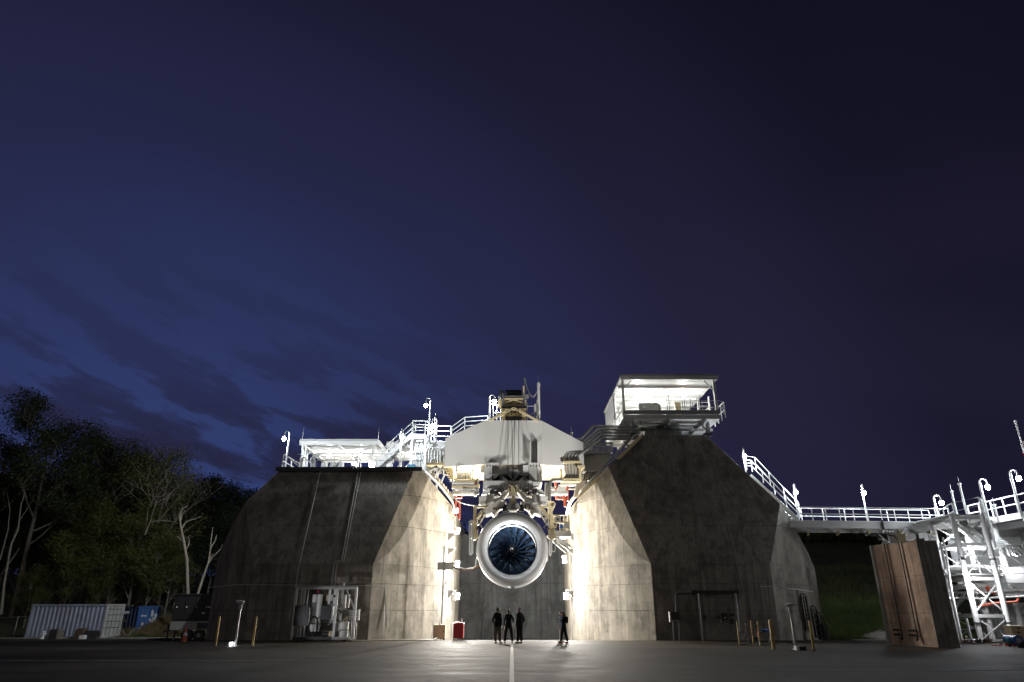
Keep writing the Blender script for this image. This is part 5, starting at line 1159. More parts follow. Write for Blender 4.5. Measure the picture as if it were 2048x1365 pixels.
part('fold', MB().prism([(33.85, 43.97, 11.3), (33.93, 43.97, 11.35), (33.93, 43.97, 10.95), (33.88, 43.97, 10.95)], (0, .015, 0)), 'red', fg)
# ================================================================== THINGS ON THE APRON
def pos_on_ground(px, py, z=0.0): d = ray(px, py); return CAM + d * ((z - CH) / d.z)
def bollard(px, py, h, label, r=.06, lean_=0.0):
    b = pos_on_ground(px, py); b.z = 0; t = T('bollard', label, 'bollard', tuple(b), 'yellow bollards on the apron')
    part('post', MB().lathe([(r, 0), (r, h), (r * .8, h + .03), (.001, h + .045)], b, 'Z', 12), 'yellow', t, 40)
    part('base_collar', MB().tube([b, b + V(0, 0, .03)], r * 1.5, 12), 'gray', t); return t
bollard(430.5, 1292.5, 1.33, 'yellow bollard left of the left camera pole'); bollard(505, 1292.5, 1.34, 'yellow bollard right of the left camera pole')
bollard(1479.6, 1291, 1.12, 'thin yellow bollard left of the bicycle', .04); bollard(1507.5, 1291, 1.13, 'thin yellow bollard in front of the bicycle frame', .04); bollard(1521, 1291.5, 1.12, 'thin yellow bollard by the bicycle saddle', .04)
bollard(1548, 1300, 1.24, 'thickest yellow bollard, at the rear wheel of the bicycle', .085); bollard(1628, 1302, 1.20, 'yellow bollard right of the right camera pole', .06)
def campole(px, py, h, label, sgn):
    b = pos_on_ground(px, py); b.z = 0; t = T('camera_pole', label, 'camera pole', tuple(b), 'camera poles on the apron')
    part('pole', MB().lathe([(.062, 0), (.055, h * .72), (.05, h * .72), (.05, h - .32)], b, 'Z', 12), 'galv', t, 50)
    part('base_plate', MB().box(b + V(0, 0, .012), (.26, .26, .024)), 'galv', t)
    part('collar', MB().tube([b + V(0, 0, h - .36), b + V(0, 0, h - .30)], .085, 12), 'galv', t)
    hd = part('housing_neck', MB().lathe([(.06, 0), (.10, .05), (.11, .12), (.09, .2), (.03, .24)], b + V(0, 0, h - .30), 'Z', 12), 'ltgray', t, 50)
    part('camera_body', MB().beam(b + V(-.14 * sgn, -.05, h), b + V(.26 * sgn, .1, h + .05), .13, .13), 'ltgray', t)
    part('sun_visor', MB().beam(b + V(-.17 * sgn, -.055, h + .075), b + V(.28 * sgn, .1, h + .125), .16, .02), 'galv', t)
    part('lens', MB().tube([b + V(-.16 * sgn, -.057, h), b + V(-.14 * sgn, -.05, h)], .045, 10), 'black', t)
    return t
campole(470, 1292.5, 2.02, 'left grey camera pole with tilted camera housing', -1)
campole(1592, 1299.5, 1.87, 'right grey camera pole with tilted camera housing', 1)
b = pos_on_ground(459, 1293); t = T('floor_flood', 'small lit white floor flood box beside the left camera pole', 'floor lamp', tuple(b))
part('housing', MB().bx(b.x - .16, b.x + .10, b.y - .1, b.y + .12, .0, .2), 'gray', t); part('lens', MB().bx(b.x + .03, b.x + .11, b.y - .11, b.y - .102, .03, .18), 'lamp_floor', t); part('lens', MB().bx(b.x + .102, b.x + .108, b.y - .09, b.y + .1, .03, .18), 'lamp_floor', t)
b = pos_on_ground(1600, 1301); t = T('floor_box', 'dark box with white side beside the right camera pole', 'box', tuple(b))
part('body', MB().bx(b.x - .06, b.x + .26, b.y - .1, b.y + .12, 0, .16), 'black', t); part('front_plate', MB().bx(b.x - .20, b.x - .06, b.y - .12, b.y + .12, 0, .17), 'white', t)
# bicycle
bp = pos_on_ground(1512, 1291); bk = T('bicycle', 'bicycle with blue cloth over its rear rack, parked by yellow bollards', 'bicycle', (bp.x, bp.y, 0))
bx_ = bp.x; by_ = bp.y + .12
def wheel(cx_):
    c_ = V(cx_, by_, .32); tw = part('wheel', MB().tube([c_ + V(.30 * math.cos(a), .05 * math.cos(a), .30 * math.sin(a)) for a in [2 * math.pi * i / 28 for i in range(29)]], .018, 6, False), 'black', bk, 60)
    part('rim', MB().tube([c_ + V(.275 * math.cos(a), .045 * math.cos(a), .275 * math.sin(a)) for a in [2 * math.pi * i / 28 for i in range(29)]], .008, 5, False), 'galv', tw, 60)
    for i in range(12): a = math.pi * 2 * i / 12; part('spoke', MB().beam(c_, c_ + V(.27 * math.cos(a), .045 * math.cos(a), .27 * math.sin(a)), .005), 'galv', tw)
    part('hub', MB().tube([c_ - V(0, .04, 0), c_ + V(0, .04, 0)], .025, 8), 'galv', tw)
    return c_
w1 = wheel(bx_ - .58); w2 = wheel(bx_ + .52)
bb = V(bx_ + .05, by_, .30); seat = V(bx_ + .22, by_, .72); head = V(bx_ - .38, by_, .82)
fr_ = part('frame', MB().tube([bb, head - V(0, 0, .12)], .018, 7).tube([seat, head], .018, 7).tube([bb, seat + V(.02, 0, .1)], .017, 7).tube([bb, w2], .012, 6).tube([seat, w2], .012, 6), 'copper', bk)
part('fork', MB().tube([head + V(.02, 0, .05), head - V(.03, 0, .2), w1], .015, 6), 'galv', bk)
part('handlebar', MB().tube([head + V(.12, -.22, .16), head + V(0, -.1, .2), head + V(-.03, 0, .12), head + V(0, .1, .2), head + V(.12, .22, .16)], .012, 6), 'galv', bk, 60)
part('saddle', MB().ball(seat + V(.03, 0, .13), (.13, .07, .03), 10, 6), 'black', bk, 60)
part('crank', MB().tube([bb - V(0, .06, 0), bb + V(.1, -.06, -.12)], .012, 6).tube([bb + V(0, .06, 0), bb + V(-.1, .06, .12)], .012, 6), 'galv', bk); part('chainring', MB().tube([bb - V(0, .035, 0), bb - V(0, .03, 0)], .09, 16), 'dark', bk)
part('kickstand', MB().tube([bb + V(.1, 0, -.02), bb + V(.14, -.12, -.29)], .009, 5), 'galv', bk); part('rear_rack', MB().bx(bx_ + .3, bx_ + .78, by_ - .1, by_ + .1, .70, .72), 'dark', bk)
part('basket', MB().bx(bx_ + .16, bx_ + .30, by_ - .16, by_ - .04, .38, .62), 'copper', bk)
cl = MB(); n = 9
for j in range(4):
    for i in range(n):
        u = i / (n - 1); v = j / 3
        cl.v.append(V(bx_ + .20 + .72 * u, by_ - .15 + .3 * v, .745 + .03 * math.sin(u * 9) + .015 * math.sin(v * 8 + u * 5) - (.10 if j in (0, 3) else 0) * (.6 + .4 * math.sin(u * 13))))
for j in range(3):
    for i in range(n - 1): a = j * n + i; cl.f.append((a, a + 1, a + 1 + n, a + n))
o = S('cloth', cl, 'bluecloth', 'blue cloth draped over the rear rack of the bicycle', 'cloth', smooth=60); sm_ = o.modifiers.new('thick', 'SOLIDIFY'); sm_.thickness = .015
# traffic cone
b = pos_on_ground(367.5, 1286); b = V(*b); t = T('traffic_cone', 'orange traffic cone in front of the dark generator trailer', 'traffic cone', tuple(b))
part('base', MB().box(b + V(0, 0, .02), (.34, .34, .04)), 'black', t); part('cone', MB().lathe([(.14, .04), (.035, .82), (.02, .83)], b, 'Z', 16), 'redorange', t, 40); part('band', MB().lathe([(.098, .36), (.076, .52)], b, 'Z', 16), 'label', t, 40)
# generator trailer
gy = 52.0; g0 = V(P(400, 1270, gy).x, gy, gz(gy))
t = T('generator_trailer', 'black enclosed generator trailer parked left of the left tower', 'trailer', tuple(g0))
x0, x1 = P(345, 1230, gy).x, P(450, 1230, gy).x; zb_, zm, ztp = g0.z + .75, P(400, 1243, gy).z, P(400, 1190, gy).z
part('enclosure', MB().bx(x0, x1, gy, gy + 2, zm + .012, ztp), 'black', t); part('roof', MB().bx(x0 - .08, x1 + .08, gy - .08, gy + 2.08, ztp + .003, ztp + .07), 'dark', t)
part('fuel_base', MB().bx(x0, x1, gy - .05, gy + 2, zb_, zm), 'gray', t); part('side_plate', MB().bx(x0 + 1.9, x1 - .5, gy - .07, gy - .053, zb_ + .08, zm - .1), 'dark', t)
for i in range(5): 
    xa = x0 + .1 + i * (x1 - x0 - .2) / 5; d = part('door', MB().bx(xa + .02, xa + (x1 - x0 - .2) / 5 - .02, gy - .03, gy - .003, zm + .1, ztp - .1), 'black', t)
    part('latch', MB().bx(xa + .1, xa + .17, gy - .06, gy - .033, zm + .9, zm + 1.0), 'label', d)
for i in range(7): part('louvre', MB().bx(x1 - .95, x1 - .2, gy - .055, gy - .034, ztp - .9 + i * .09, ztp - .86 + i * .09), 'dark', t)
for (a, b_) in ((2.5, .9), (3.2, .6), (2.1, .5)): part('sticker', MB().bx(x0 + a, x0 + a + .22, gy - .04, gy - .033, zm + b_, zm + b_ + .09), 'label', t)
for x in (x0 + 1.3, x0 + 2.15): w_ = part('wheel', MB().tube([V(x, gy - .12, g0.z + .4), V(x, gy + .12, g0.z + .4)], .4, 20), 'black', t, 40); part('hub', MB().tube([V(x, gy - .14, g0.z + .4), V(x, gy - .12, g0.z + .4)], .14, 12), 'gray', w_, 40)
part('tow_bar', MB().beam(V(x0 - .9, gy + 1, g0.z + .6), V(x0 + .1, gy + 1, g0.z + .85), .12), 'dark', t); part('jack', MB().tube([V(x0 - .6, gy + 1, g0.z), V(x0 - .6, gy + 1, g0.z + 1.1)], .06, 8), 'dark', t)
for x in (x0 + .3, x1 - .3): part('stand_leg', MB().bx(x - .05, x + .05, gy + .1, gy + .2, g0.z, zb_), 'dark', t)
# shipping containers
def container(org, ux, L_, W_, H_, mside, mdoor, label, door_right=True):
    """org: near bottom corner shared by long side and door end; ux: direction of the door end (unit), long side runs the other way"""
    org = Vector(org); ux = Vector(ux).normalized(); lx = V(-ux.y, ux.x, 0)   # away along the long side
    if lx.x > 0: lx = -lx
    t = T('shipping_container', label, 'shipping container', tuple(org))
    up = V(0, 0, 1); n_ = -(ux)
    # long side corrugation
    def wallc(p0, dirv, outn, L2, z0, z1, depth=.08, per=.34, m=mside, nm='side_wall'):
        mb = MB(); k = int(L2 / per); pr_ = []
        for i in range(k):
            s = i * per * (L2 / (k * per)); q = per * (L2 / (k * per))
            pr_ += [(s, 0), (s + q * .3, 0), (s + q * .5, -depth), (s + q * .8, -depth)]
        pr_.append((L2, 0))
        for s, d in pr_: mb.v += [p0 + dirv * s + outn * d + up * z0, p0 + dirv * s + outn * d + up * z1]
        for i in range(len(pr_) - 1): mb.f.append((2 * i, 2 * i + 2, 2 * i + 3, 2 * i + 1))
        return part(nm, mb, m, t)
    wallc(org + lx * .1, lx, n_ * 1, L_ - .2, .16, H_ - .14)
    wallc(org + lx * .1 + ux * W_, lx, ux, L_ - .2, .16, H_ - .14)
    wallc(org + lx * L_ + ux * .1, ux, lx, W_ - .2, .16, H_ - .14, nm='end_wall')
    part('roof', MB().prism([org + ux * .02 + lx * .02 + up * (H_ - .06), org + ux * (W_ - .02) + lx * .02 + up * (H_ - .06), org + ux * (W_ - .02) + lx * (L_ - .02) + up * (H_ - .06), org + ux * .02 + lx * (L_ - .02) + up * (H_ - .06)], (0, 0, .03)), mside, t)
    for z, hh in ((.08, .16), (H_ - .06, .12)):
        for w2 in (0.0, W_): part('side_rail', MB().beam(org + ux * w2 + up * z, org + ux * w2 + lx * L_ + up * z, .09, hh), mside, t)
        for l2 in (0.0, L_): part('end_rail', MB().beam(org + lx * l2 + up * z, org + lx * l2 + ux * W_ + up * z, .1, hh + .01), mdoor if l2 == 0 else mside, t)
    for w2 in (0.0, W_):
        for l2 in (0.0, L_):
            part('corner_post', MB().beam(org + ux * w2 + lx * l2 + up * .02, org + ux * w2 + lx * l2 + up * (H_ - .02), .13, .13, up=(0, 1, 0)), mdoor if l2 == 0 else mside, t)
            for z in (.06, H_ - .05): part('corner_casting', MB().box(org + ux * w2 + lx * l2 + up * z, (.18, .18, .13)), mdoor if l2 == 0 else mside, t)
    on = -lx
    for k in (0, 1):
        a0 = .08 + k * (W_ - .16) / 2; dw = (W_ - .16) / 2 - .015
        dr = part('door', MB().prism([org + ux * a0 + up * .17 + lx * .05, org + ux * (a0 + dw) + up * .17 + lx * .05, org + ux * (a0 + dw) + up * (H_ - .14) + lx * .05, org + ux * a0 + up * (H_ - .14) + lx * .05], tuple(lx * .05)), mdoor, t)
        for z in (.72, 1.2, 1.68, 2.12):
            part('door_rib', MB().beam(org + ux * (a0 + .04) + up * z + on * -.04, org + ux * (a0 + dw - .04) + up * z + on * -.04, .03, .05), 'dark' if mdoor == 'contw' else mdoor, dr)
        for f_ in (.28, .78):
            p_ = org + ux * (a0 + dw * f_) + on * .02; part('lock_rod', MB().tube([p_ + up * .12, p_ + up * (H_ - .08)], .018, 6), 'galv' if mdoor != 'contw' else 'gray', dr); part('handle', MB().beam(p_ + up * 1.05, p_ + ux * .22 + up * 1.03, .03), 'galv', dr)
    return t
zc = gz(58.6)
c1 = container((-32.75, 58.4, zc + .05), (0.0, 1, 0), 6.05, 2.44, 2.5, 'contg', 'contw', 'pale blue-grey corrugated container with white door end, left of picture')
c2 = container((P(269, 1275, 62.2).x, 62.2, P(269, 1275, 62.2).z), (.22, .975, 0), 6.0, 2.44, 2.45, 'navy', 'contb', 'navy shipping container with sticker-covered blue doors behind the white one')
org = P(269, 1275, 62.2); ux = V(.22, .975, 0).normalized(); on = V(ux.y, -ux.x, 0)
for a, z, w2, h2 in ((.25, 1.62, .28, .13), (.62, 1.62, .25, .12), (1.42, 1.62, .28, .5), (1.85, 1.58, .34, .26), (1.3, 1.25, .24, .2), (1.68, .88, .42, .66), (1.55, 1.15, .14, .14), (.48, .88, .22, .26), (.16, .62, .26, .16), (.16, .10, .3, .12), (1.95, .12, .25, .12), (.9, .55, .45, .08)):
    q = org + ux * a + on * .045; part('sticker', MB().prism([q + V(0, 0, z), q + ux * w2 + V(0, 0, z), q + ux * w2 + V(0, 0, z + h2), q + V(0, 0, z + h2)], tuple(on * .006)), 'label', c2)
q = org + ux * 1.25 + on * .045; part('sticker', MB().prism([q + V(0, 0, .88), q + ux * .14 + V(0, 0, .88), q + ux * .07 + V(0, 0, 1.12)], tuple(on * .006)), 'yellow', c2)
q = org + ux * .12 + on * .045; part('sticker', MB().prism([q + V(0, 0, .3), q + ux * .2 + V(0, 0, .3), q + ux * .2 + V(0, 0, .6), q + V(0, 0, .6)], tuple(on * .006)), 'copper', c2)
lx2 = V(-ux.y, ux.x, 0); q = org - ux * .07 + lx2 * .9
for a, z, w2, h2, m in ((.9, 1.85, 1.5, .2, 'label'), (2.0, 1.2, .3, .2, 'label'), (1.1, 1.2, .18, .18, 'yellow')):
    p = org + lx2 * a - ux * .06; part('sticker', MB().prism([p + V(0, 0, z), p + lx2 * w2 + V(0, 0, z), p + lx2 * w2 + V(0, 0, z + h2), p + V(0, 0, z + h2)], tuple(-ux * .006)), m, c2)
# junk in front of the container
def gp(px, py, Y): q = P(px, py, Y); q.z = gz(Y) if Y < 60 else hill(q.x, Y); return q
q = gp(85, 1275, 57.3); t = T('hydrant_stub', 'small white fire hydrant in front of the grey container', 'hydrant', tuple(q)); part('barrel', MB().lathe([(.16, 0), (.14, .08), (.11, .1), (.11, .42), (.13, .46), (.09, .56), (.001, .62)], q, 'Z', 12), 'label', t, 50); part('nozzle', MB().tube([q + V(-.2, 0, .35), q + V(.2, 0, .35)], .06, 8), 'label', t)
for k, (xa, xb, h, m, lab) in enumerate(((96, 109, .7, 'dark', 'dark earthy crate standing in front of the grey container'), (111, 115, .75, 'trunk', 'pale wooden post stump in front of the grey container'), (148, 163, .75, 'soil', 'rusty brown steel bin in front of the grey container'), (167, 188, .6, 'dark', 'low dark pallet stack near the container door'), (158, 166, .28, 'label', 'small white lump beside the rusty bin'))):
    Y = 57.6 - (k == 4) * .5; a = gp(xa, 1275, Y); b = gp(xb, 1275, Y)
    t = T(['crate', 'stump', 'steel_bin', 'pallet_stack', 'rubble_lump'][k], lab, ['crate', 'stump', 'bin', 'pallet stack', 'lump'][k], tuple(a)); part('body', MB().bx(a.x, b.x, Y, Y + .7, a.z - .05, a.z + h * .9), m, t); part('top', MB().bx(a.x + .05, b.x - .05, Y + .06, Y + .6, a.z + h * .9, a.z + h), m, t)
mb = MB(); r4 = random.Random(5)
for i in range(16):
    a = gp(248 + r4.uniform(-4, 14), 1277, 59.5); mb.beam(a + V(0, 0, .05), a + V(r4.uniform(-.7, .7), r4.uniform(-.3, .3), r4.uniform(.02, .75)), .04)
S('brush_pile', mb, 'snag', 'tangle of pale broken branches between the two containers', 'brush pile', kind='stuff')
q = gp(268, 1276, 56.5); mb = MB().ball(gp(330, 1278, 54.5), (2.2, .7, .16), 14, 6); S('asphalt_heap', mb, 'asphalt', 'low dark asphalt patch heap beside the generator trailer', 'heap')
# chain-link fence behind the containers
def fence(name, label, pts, h=1.5):
    t = T(name, label, 'fence', tuple(pts[0]))
    for a, b in zip(pts[:-1], pts[1:]):
        a = Vector(a); b = Vector(b); part('top_wire', MB().tube([a + V(0, 0, h), b + V(0, 0, h)], .018, 5), 'galv', t)
        m = MB(); L2 = (b - a).length; k = int(L2 / .22); dv = (b - a) / k
        for i in range(k): m.tube([a + dv * i, a + dv * min(k, i + 6) + V(0, 0, h * min(1, (k - i) / 6))], .004, 3, False); m.tube([a + dv * i + V(0, 0, h), a + dv * min(k, i + 6) + V(0, 0, h * (1 - min(1, (k - i) / 6)))], .004, 3, False)
        o = part('wire_mesh', m, 'galv', t); o['kind'] = 'stuff'
    for p in pts: part('post', MB().tube([Vector(p) - V(0, 0, .2), Vector(p) + V(0, 0, h + .08)], .035, 7), 'galv', t)
def hp(px, Y): x = P(px, 1260, Y).x; return V(x, Y, hill(x, Y))
fence('chain_link_fence', 'chain-link fence running behind the containers on the left', [hp(-40, 62), hp(30, 63.5), hp(100, 65), hp(170, 66), hp(240, 67), hp(308, 66.5), hp(341, 64)])
S('pale_pole', MB().tube([P(346, 1240, 60), P(349, 1205, 60)], .05, 6), 'galv', 'short pale pole behind the left end of the trailer', 'pole')
# water treatment skid in front of the left tower
SY = 41.9
sk = T('skid_unit', 'white-framed equipment skid with tanks in front of the left tower', 'skid', tuple(V(P(640, 1280, SY).x, SY, 0)))
X0, X1 = P(583, 1280, SY).x, P(666, 1280, SY).x; zt2 = P(620, 1176, SY).z; X2 = X1 + 1.05; Yb = SY + 1.35
b_ = .065
for (x, y) in ((X0, SY), (X1, SY), (X2, SY + .35), (X0 + .1, Yb), (X1, Yb)): part('upright', MB().bx(x - b_, x + b_, y - b_, y + b_, .1, zt2), 'white', sk)
for z in (.16, zt2):
    part('frame_bar', MB().beam((X0 - b_, SY, z), (X1 + b_, SY, z), .13, .15), 'ltgray' if z > 1 else 'dark', sk); part('frame_bar', MB().beam((X1, SY, z), (X2, SY + .35, z), .12, .15), 'white', sk)
    part('frame_bar', MB().beam((X0, Yb, z), (X1, Yb, z), .12, .14), 'ltgray', sk); part('frame_bar', MB().beam((X0, SY, z), (X0 + .1, Yb, z), .12, .14), 'ltgray', sk); part('frame_bar', MB().beam((X2, SY + .35, z), (X1, Yb, z), .12, .14), 'white', sk)
for z in (1.0, 1.55, 1.95): part('back_rail', MB().beam((X0, Yb - .05, z), (X2 - .3, Yb - .05, z), .06, .13), 'gray', sk)
for x in (X0 + .25, X0 + .42, X0 + .62): part('riser', MB().tube([(x, SY + .2, .2), (x, SY + .2, zt2 - .1)], .035, 8), 'white', sk)
for x in (X0 + .95, X0 + 1.25):
    tk_ = part('filter_column', MB().tube([(x, SY + .55, .5), (x, SY + .55, zt2 - .35)], .145, 16), 'white', sk, 40); part('head_cap', MB().lathe([(.15, 0), (.18, .08), (.16, .24), (.05, .3)], (x, SY + .55, zt2 - .36), 'Z', 14), 'black', tk_, 50)
part('red_cap', MB().ball((X0 + 1.12, SY + .42, zt2 - .2), (.1, .08, .08), 8, 6), 'red', sk)
def P2(px, py): return P(px, py, SY - .12)
for nm, a in (('control_panel', (588, 616, 1212, 1252)), ('control_panel', (641, 662, 1212, 1240))): part(nm, MB().pbox(*a, SY - .15, .12), 'dark', sk)
part('panel_side', MB().pbox(660.5, 665, 1212, 1241, SY - .1, .3), 'white', sk); part('panel_side', MB().pbox(614, 618, 1216, 1250, SY - .05, .2), 'white', sk)
for p_ in ((611, 1221), (611, 1229), (611, 1234), (655, 1219)): part('panel_knob', MB().box(P(p_[0], p_[1], SY - .17), (.06, .03, .05)), 'black', sk)
for k in range(9):
    c_ = P(627, 1252, SY - .15); rr2 = .30 + .018 * (k % 3) ; part('hose_coil', MB().tube([c_ + V(rr2 * .78 * math.cos(a), -.02 * (k // 3), rr2 * 1.55 * math.sin(a)) for a in [2 * math.pi * i / 20 for i in range(21)]], .022, 6, False), 'black', sk, 60)
drm = part('drum', MB().lathe([(.25, 0), (.26, .03), (.25, .06), (.25, .42), (.265, .45), (.25, .48), (.25, .80), (.26, .85), (.001, .86)], (X1 + .5, SY + .35, .16), 'Z', 24), 'label', sk, 40)
part('strap', MB().lathe([(.268, .42), (.272, .44), (.268, .46)], (X1 + .5, SY + .35, .16), 'Z', 24), 'black', drm)
for k in range(3): part('hose', MB().tube([(X1 + .42 + k * .1, SY + .35, 1.0), (X1 + .45 + k * .1, SY + .3, 1.15 + .05 * k), (X1 + .6 + k * .05, SY + .3, 1.3)], .012, 6), 'cream', sk, 60)
part('cylinder', MB().tube([(X1 + .32, SY + .6, 1.75), (X1 + .32, SY + .6, 2.5)], .13, 14), 'white', sk, 40); part('cylinder', MB().tube([(X1 + .55, SY + .7, 1.8), (X1 + .55, SY + .7, 2.5)], .07, 12), 'white', sk, 40)
part('diagonal', MB().beam((X1 + .5, SY + .2, zt2 - .1), (X2 - .05, SY + .35, 1.7), .07), 'white', sk); part('diagonal', MB().beam((X1 + .1, SY + .05, 1.75), (X2 - .1, SY + .35, 1.62), .05), 'ltgray', sk)
part('pump', MB().tube([(X1 - .75, SY + .4, .36), (X1 - .35, SY + .4, .36)], .14, 12), 'dark', sk, 40); part('pump_motor', MB().tube([(X1 - .35, SY + .4, .36), (X1 - .15, SY + .4, .36)], .17, 12), 'cream', sk, 40)
for k in range(3): part('flow_meter', MB().tube([(X1 - .62 + k * .13, SY + .25, 2.15), (X1 - .62 + k * .13, SY + .25, 2.5)], .05, 10), ('cream', 'galv', 'white')[k], sk, 40)
part('hanging_plate', MB().bx(X1 - .55, X1 - .42, SY + .2, SY + .24, 1.95, zt2), 'white', sk); part('hanging_plate', MB().bx(X1 - .22, X1 - .1, SY + .1, SY + .14, 2.0, zt2), 'white', sk); part('gauge', MB().bx(X1 - .2, X1 - .09, SY + .06, SY + .09, 2.35, 2.48), 'black', sk)
part('cross_pipe', MB().tube([(X0 + .1, SY + .1, .92), (X1 - .35, SY + .1, .92)], .02, 6), 'dark', sk)
for k in range(6): part('small_valve', MB().ball((X0 + .2 + k * .45, SY + .15, .75 + .12 * (k % 3)), .05, 8, 6), ('galv', 'copper', 'white', 'dark', 'galv', 'cream')[k], sk)
part('vent_hook', MB().tube([(X1 + .28, SY + .3, zt2), (X1 + .28, SY + .3, zt2 + .28), (X1 + .18, SY + .3, zt2 + .28)], .03, 7), 'white', sk)
for x in (X0 + .3, X1 - .2, X1 + .6): part('foot', MB().box((x, SY + .3, .05), (.3, .3, .1)), 'black', sk)
t = T('breaker_panel', 'grey ribbed electrical panel on two legs right of the skid', 'panel', tuple(V(P(705, 1280, 42.9).x, 42.9, 0)))
part('box', MB().pbox(698, 717, 1220, 1240, 42.8, .2), 'ltgray', t); part('door_edge', MB().pbox(716.5, 718.5, 1219, 1241, 42.75, .2), 'white', t)
for y in (1223, 1228, 1233): part('rib', MB().pbox(699, 716, y, y + 1.2, 42.77, .02), 'white', t)
for x in (701.5, 711.5): part('leg', MB().tube([P(x + 1, 1240, 42.9), V(P(x, 1278, 42.9).x, 42.9, .0)], .04, 7), 'galv', t)
S('side_panel', MB().pbox(577, 582.5, 1218, 1240, 42.9, .2), 'gray', 'small dark side box on the wall left of the skid', 'box')
S('ground_hose', MB().tube([P(697, 1262, 42.0), V(P(699, 1275, 42).x, 42, .1), V(P(708, 1281, 42).x, 41.9, .035), V(P(760, 1281, 42).x, 42.2, .035), V(P(830, 1281, 43).x, 43.0, .035), V(P(868, 1281, 44.5).x, 44.4, .0), V(P(876, 1278, 45.5).x, 45.2, .1), V(P(880, 1265, 45.4).x, 45.2, .9)], .035, 8), 'label', 'white hose lying on the apron from the skid to the cabinet', 'hose', smooth=60)
S('weather_post', MB().tube([V(P(771, 1255, 43.9).x, 44.2, P(771, 1255, 43.9).z), P(771, 1175, 44.2)], .03, 6), 'gray', 'short pipe drop at the end of the horizontal conduit', 'pipe')
# antenna pole with double panel left of the opening
ay = 46.6; base = V(P(883, 1262, ay).x, ay, gz(ay)); t = T('panel_pole', 'grey pole with two flat panels in front of left tower nose', 'pole', tuple(base))
part('pole', MB().tube([base, V(base.x, ay, P(890, 1093, ay).z)], .05, 8), 'gray', t)
part('panel', MB().pbox(875, 889.5, 1125, 1140, ay - .15, .05), 'ltgray', t); part('panel', MB().pbox(890, 907, 1125, 1140, ay - .15, .05), 'ltgray', t); part('clamp', MB().pbox(887.5, 891.5, 1124, 1141, ay - .2, .12), 'galv', t)
for p_ in ((877, 1127), (877, 1138), (905, 1127), (905, 1138), (898, 1127), (898, 1138)): part('screw', MB().box(P(p_[0], p_[1], ay - .16), (.05, .02, .05)), 'dark', t)
for k in range(3): part('cable', MB().tube([P(897 + k * 3, 1141, ay - .1), P(893 + k * 2, 1160, ay), P(889, 1168 + k, ay), P(886, 1200, ay - .1), P(882, 1260, ay - .1)], .012, 5), 'dark', t, 60)
c = V(P(876, 1280, 45.3).x, 45.3, gz(45.3)); t = T('utility_cabinet', 'cream utility cabinet on feet at the left tower nose', 'cabinet', tuple(c))
xa, xb = P(866.5, 1262, 45.2).x, P(890.5, 1262, 45.2).x; zz0, zz1 = P(870, 1278, 45.2).z, P(870, 1250, 45.2).z
part('body', MB().bx(xa, xb, 45.2, 45.9, zz0, zz1), 'cream', t); d = part('door', MB().bx(xa + .03, xb - .03, 45.17, 45.197, zz0 + .03, zz1 - .03), 'cream', t); part('handle', MB().bx(xb - .12, xb - .09, 45.14, 45.17, zz0 + .35, zz0 + .5), 'dark', d)
for x in (xa + .1, xb - .1): part('foot', MB().bx(x - .05, x + .05, 45.25, 45.8, gz(45.5) - .02, zz0), 'dark', t)
# red tool cart
ry = 43.6; xa, xb = P(906.5, 1265, ry).x, P(926.5, 1265, ry).x; z0, z1 = P(910, 1277, ry).z, P(910, 1248, ry).z
t = T('tool_cart', 'red tool cart with bottles on top beside the opening', 'tool cart', ((xa + xb) / 2, ry, gz(ry)))
part('body', MB().bx(xa, xb, ry, ry + .5, z0, z1), 'red', t); part('top_tray', MB().bx(xa - .02, xb + .02, ry - .02, ry + .52, z1 + .003, z1 + .05), 'red', t); part('push_handle', MB().tube([(xb + .06, ry, z0 + .1), (xb + .06, ry, z1 + .12)], .02, 6), 'ltgray', t)
for x in (xa + .04, xb - .04): part('caster', MB().tube([(x - .02, ry + .08, gz(ry) + .06), (x + .02, ry + .08, gz(ry) + .06)], .06, 10), 'black', t); part('leg', MB().bx(x - .015, x + .015, ry + .06, ry + .1, gz(ry) + .08, z0), 'gray', t)
S('bottle', MB().lathe([(.04, 0), (.045, .02), (.045, .14), (.02, .19), (.02, .23), (.001, .235)], ((xb - .12), ry + .2, z1 + .055), 'Z', 10), 'label', 'white bottle standing on the red tool cart', 'bottle', smooth=50)
S('rag', MB().ball(((xa + xb) / 2 - .03, ry + .2, z1 + .09), (.13, .1, .05), 9, 6), 'label', 'crumpled white rag on the red tool cart', 'rag')
# electric gear on the right tower base
t = T('cable_cabinet', 'black cabinet with pale edge on two legs, right tower base', 'cabinet', tuple(V(P(1350, 1284, 43).x, 43, 0)))
part('body', MB().pbox(1343, 1358, 1225, 1243, 42.9, .3), 'dark', t); part('door_edge', MB().pbox(1339.5, 1342.5, 1224, 1245, 42.8, .3), 'ltgray', t); part('lower_lip', MB().pbox(1343, 1358, 1240, 1244, 42.85, .1), 'gray', t)
for x in (1346, 1357): part('leg', MB().tube([P(x, 1244, 43.1), V(P(x + 2, 1285, 43.1).x, 43.1, 0)], .045, 8), 'galv', t)
part('conduit', MB().tube([P(1352, 1224, 43.2), P(1350.5, 1193, 43.3), P(1351, 1187, 43.3), P(1357, 1184.5, 43.3), P(1388, 1184.8, 43.3)], .045, 8), 'galv', t, 60)
t = T('hooded_rack', 'long dark hood on two pipe posts at the right tower base', 'hood rack', tuple(V(P(1434, 1284, 43).x, 43, 0)))
part('hood', MB().pbox(1388, 1478, 1181, 1187, 42.9, .55), 'dark', t)
for x, xb_ in ((1396, 1406), (1470, 1482)): part('post', MB().tube([P(x, 1187, 43.0), V(P(x, 1187, 43.0).x, 43.0, 0)], .065, 10), 'galv', t, 40)
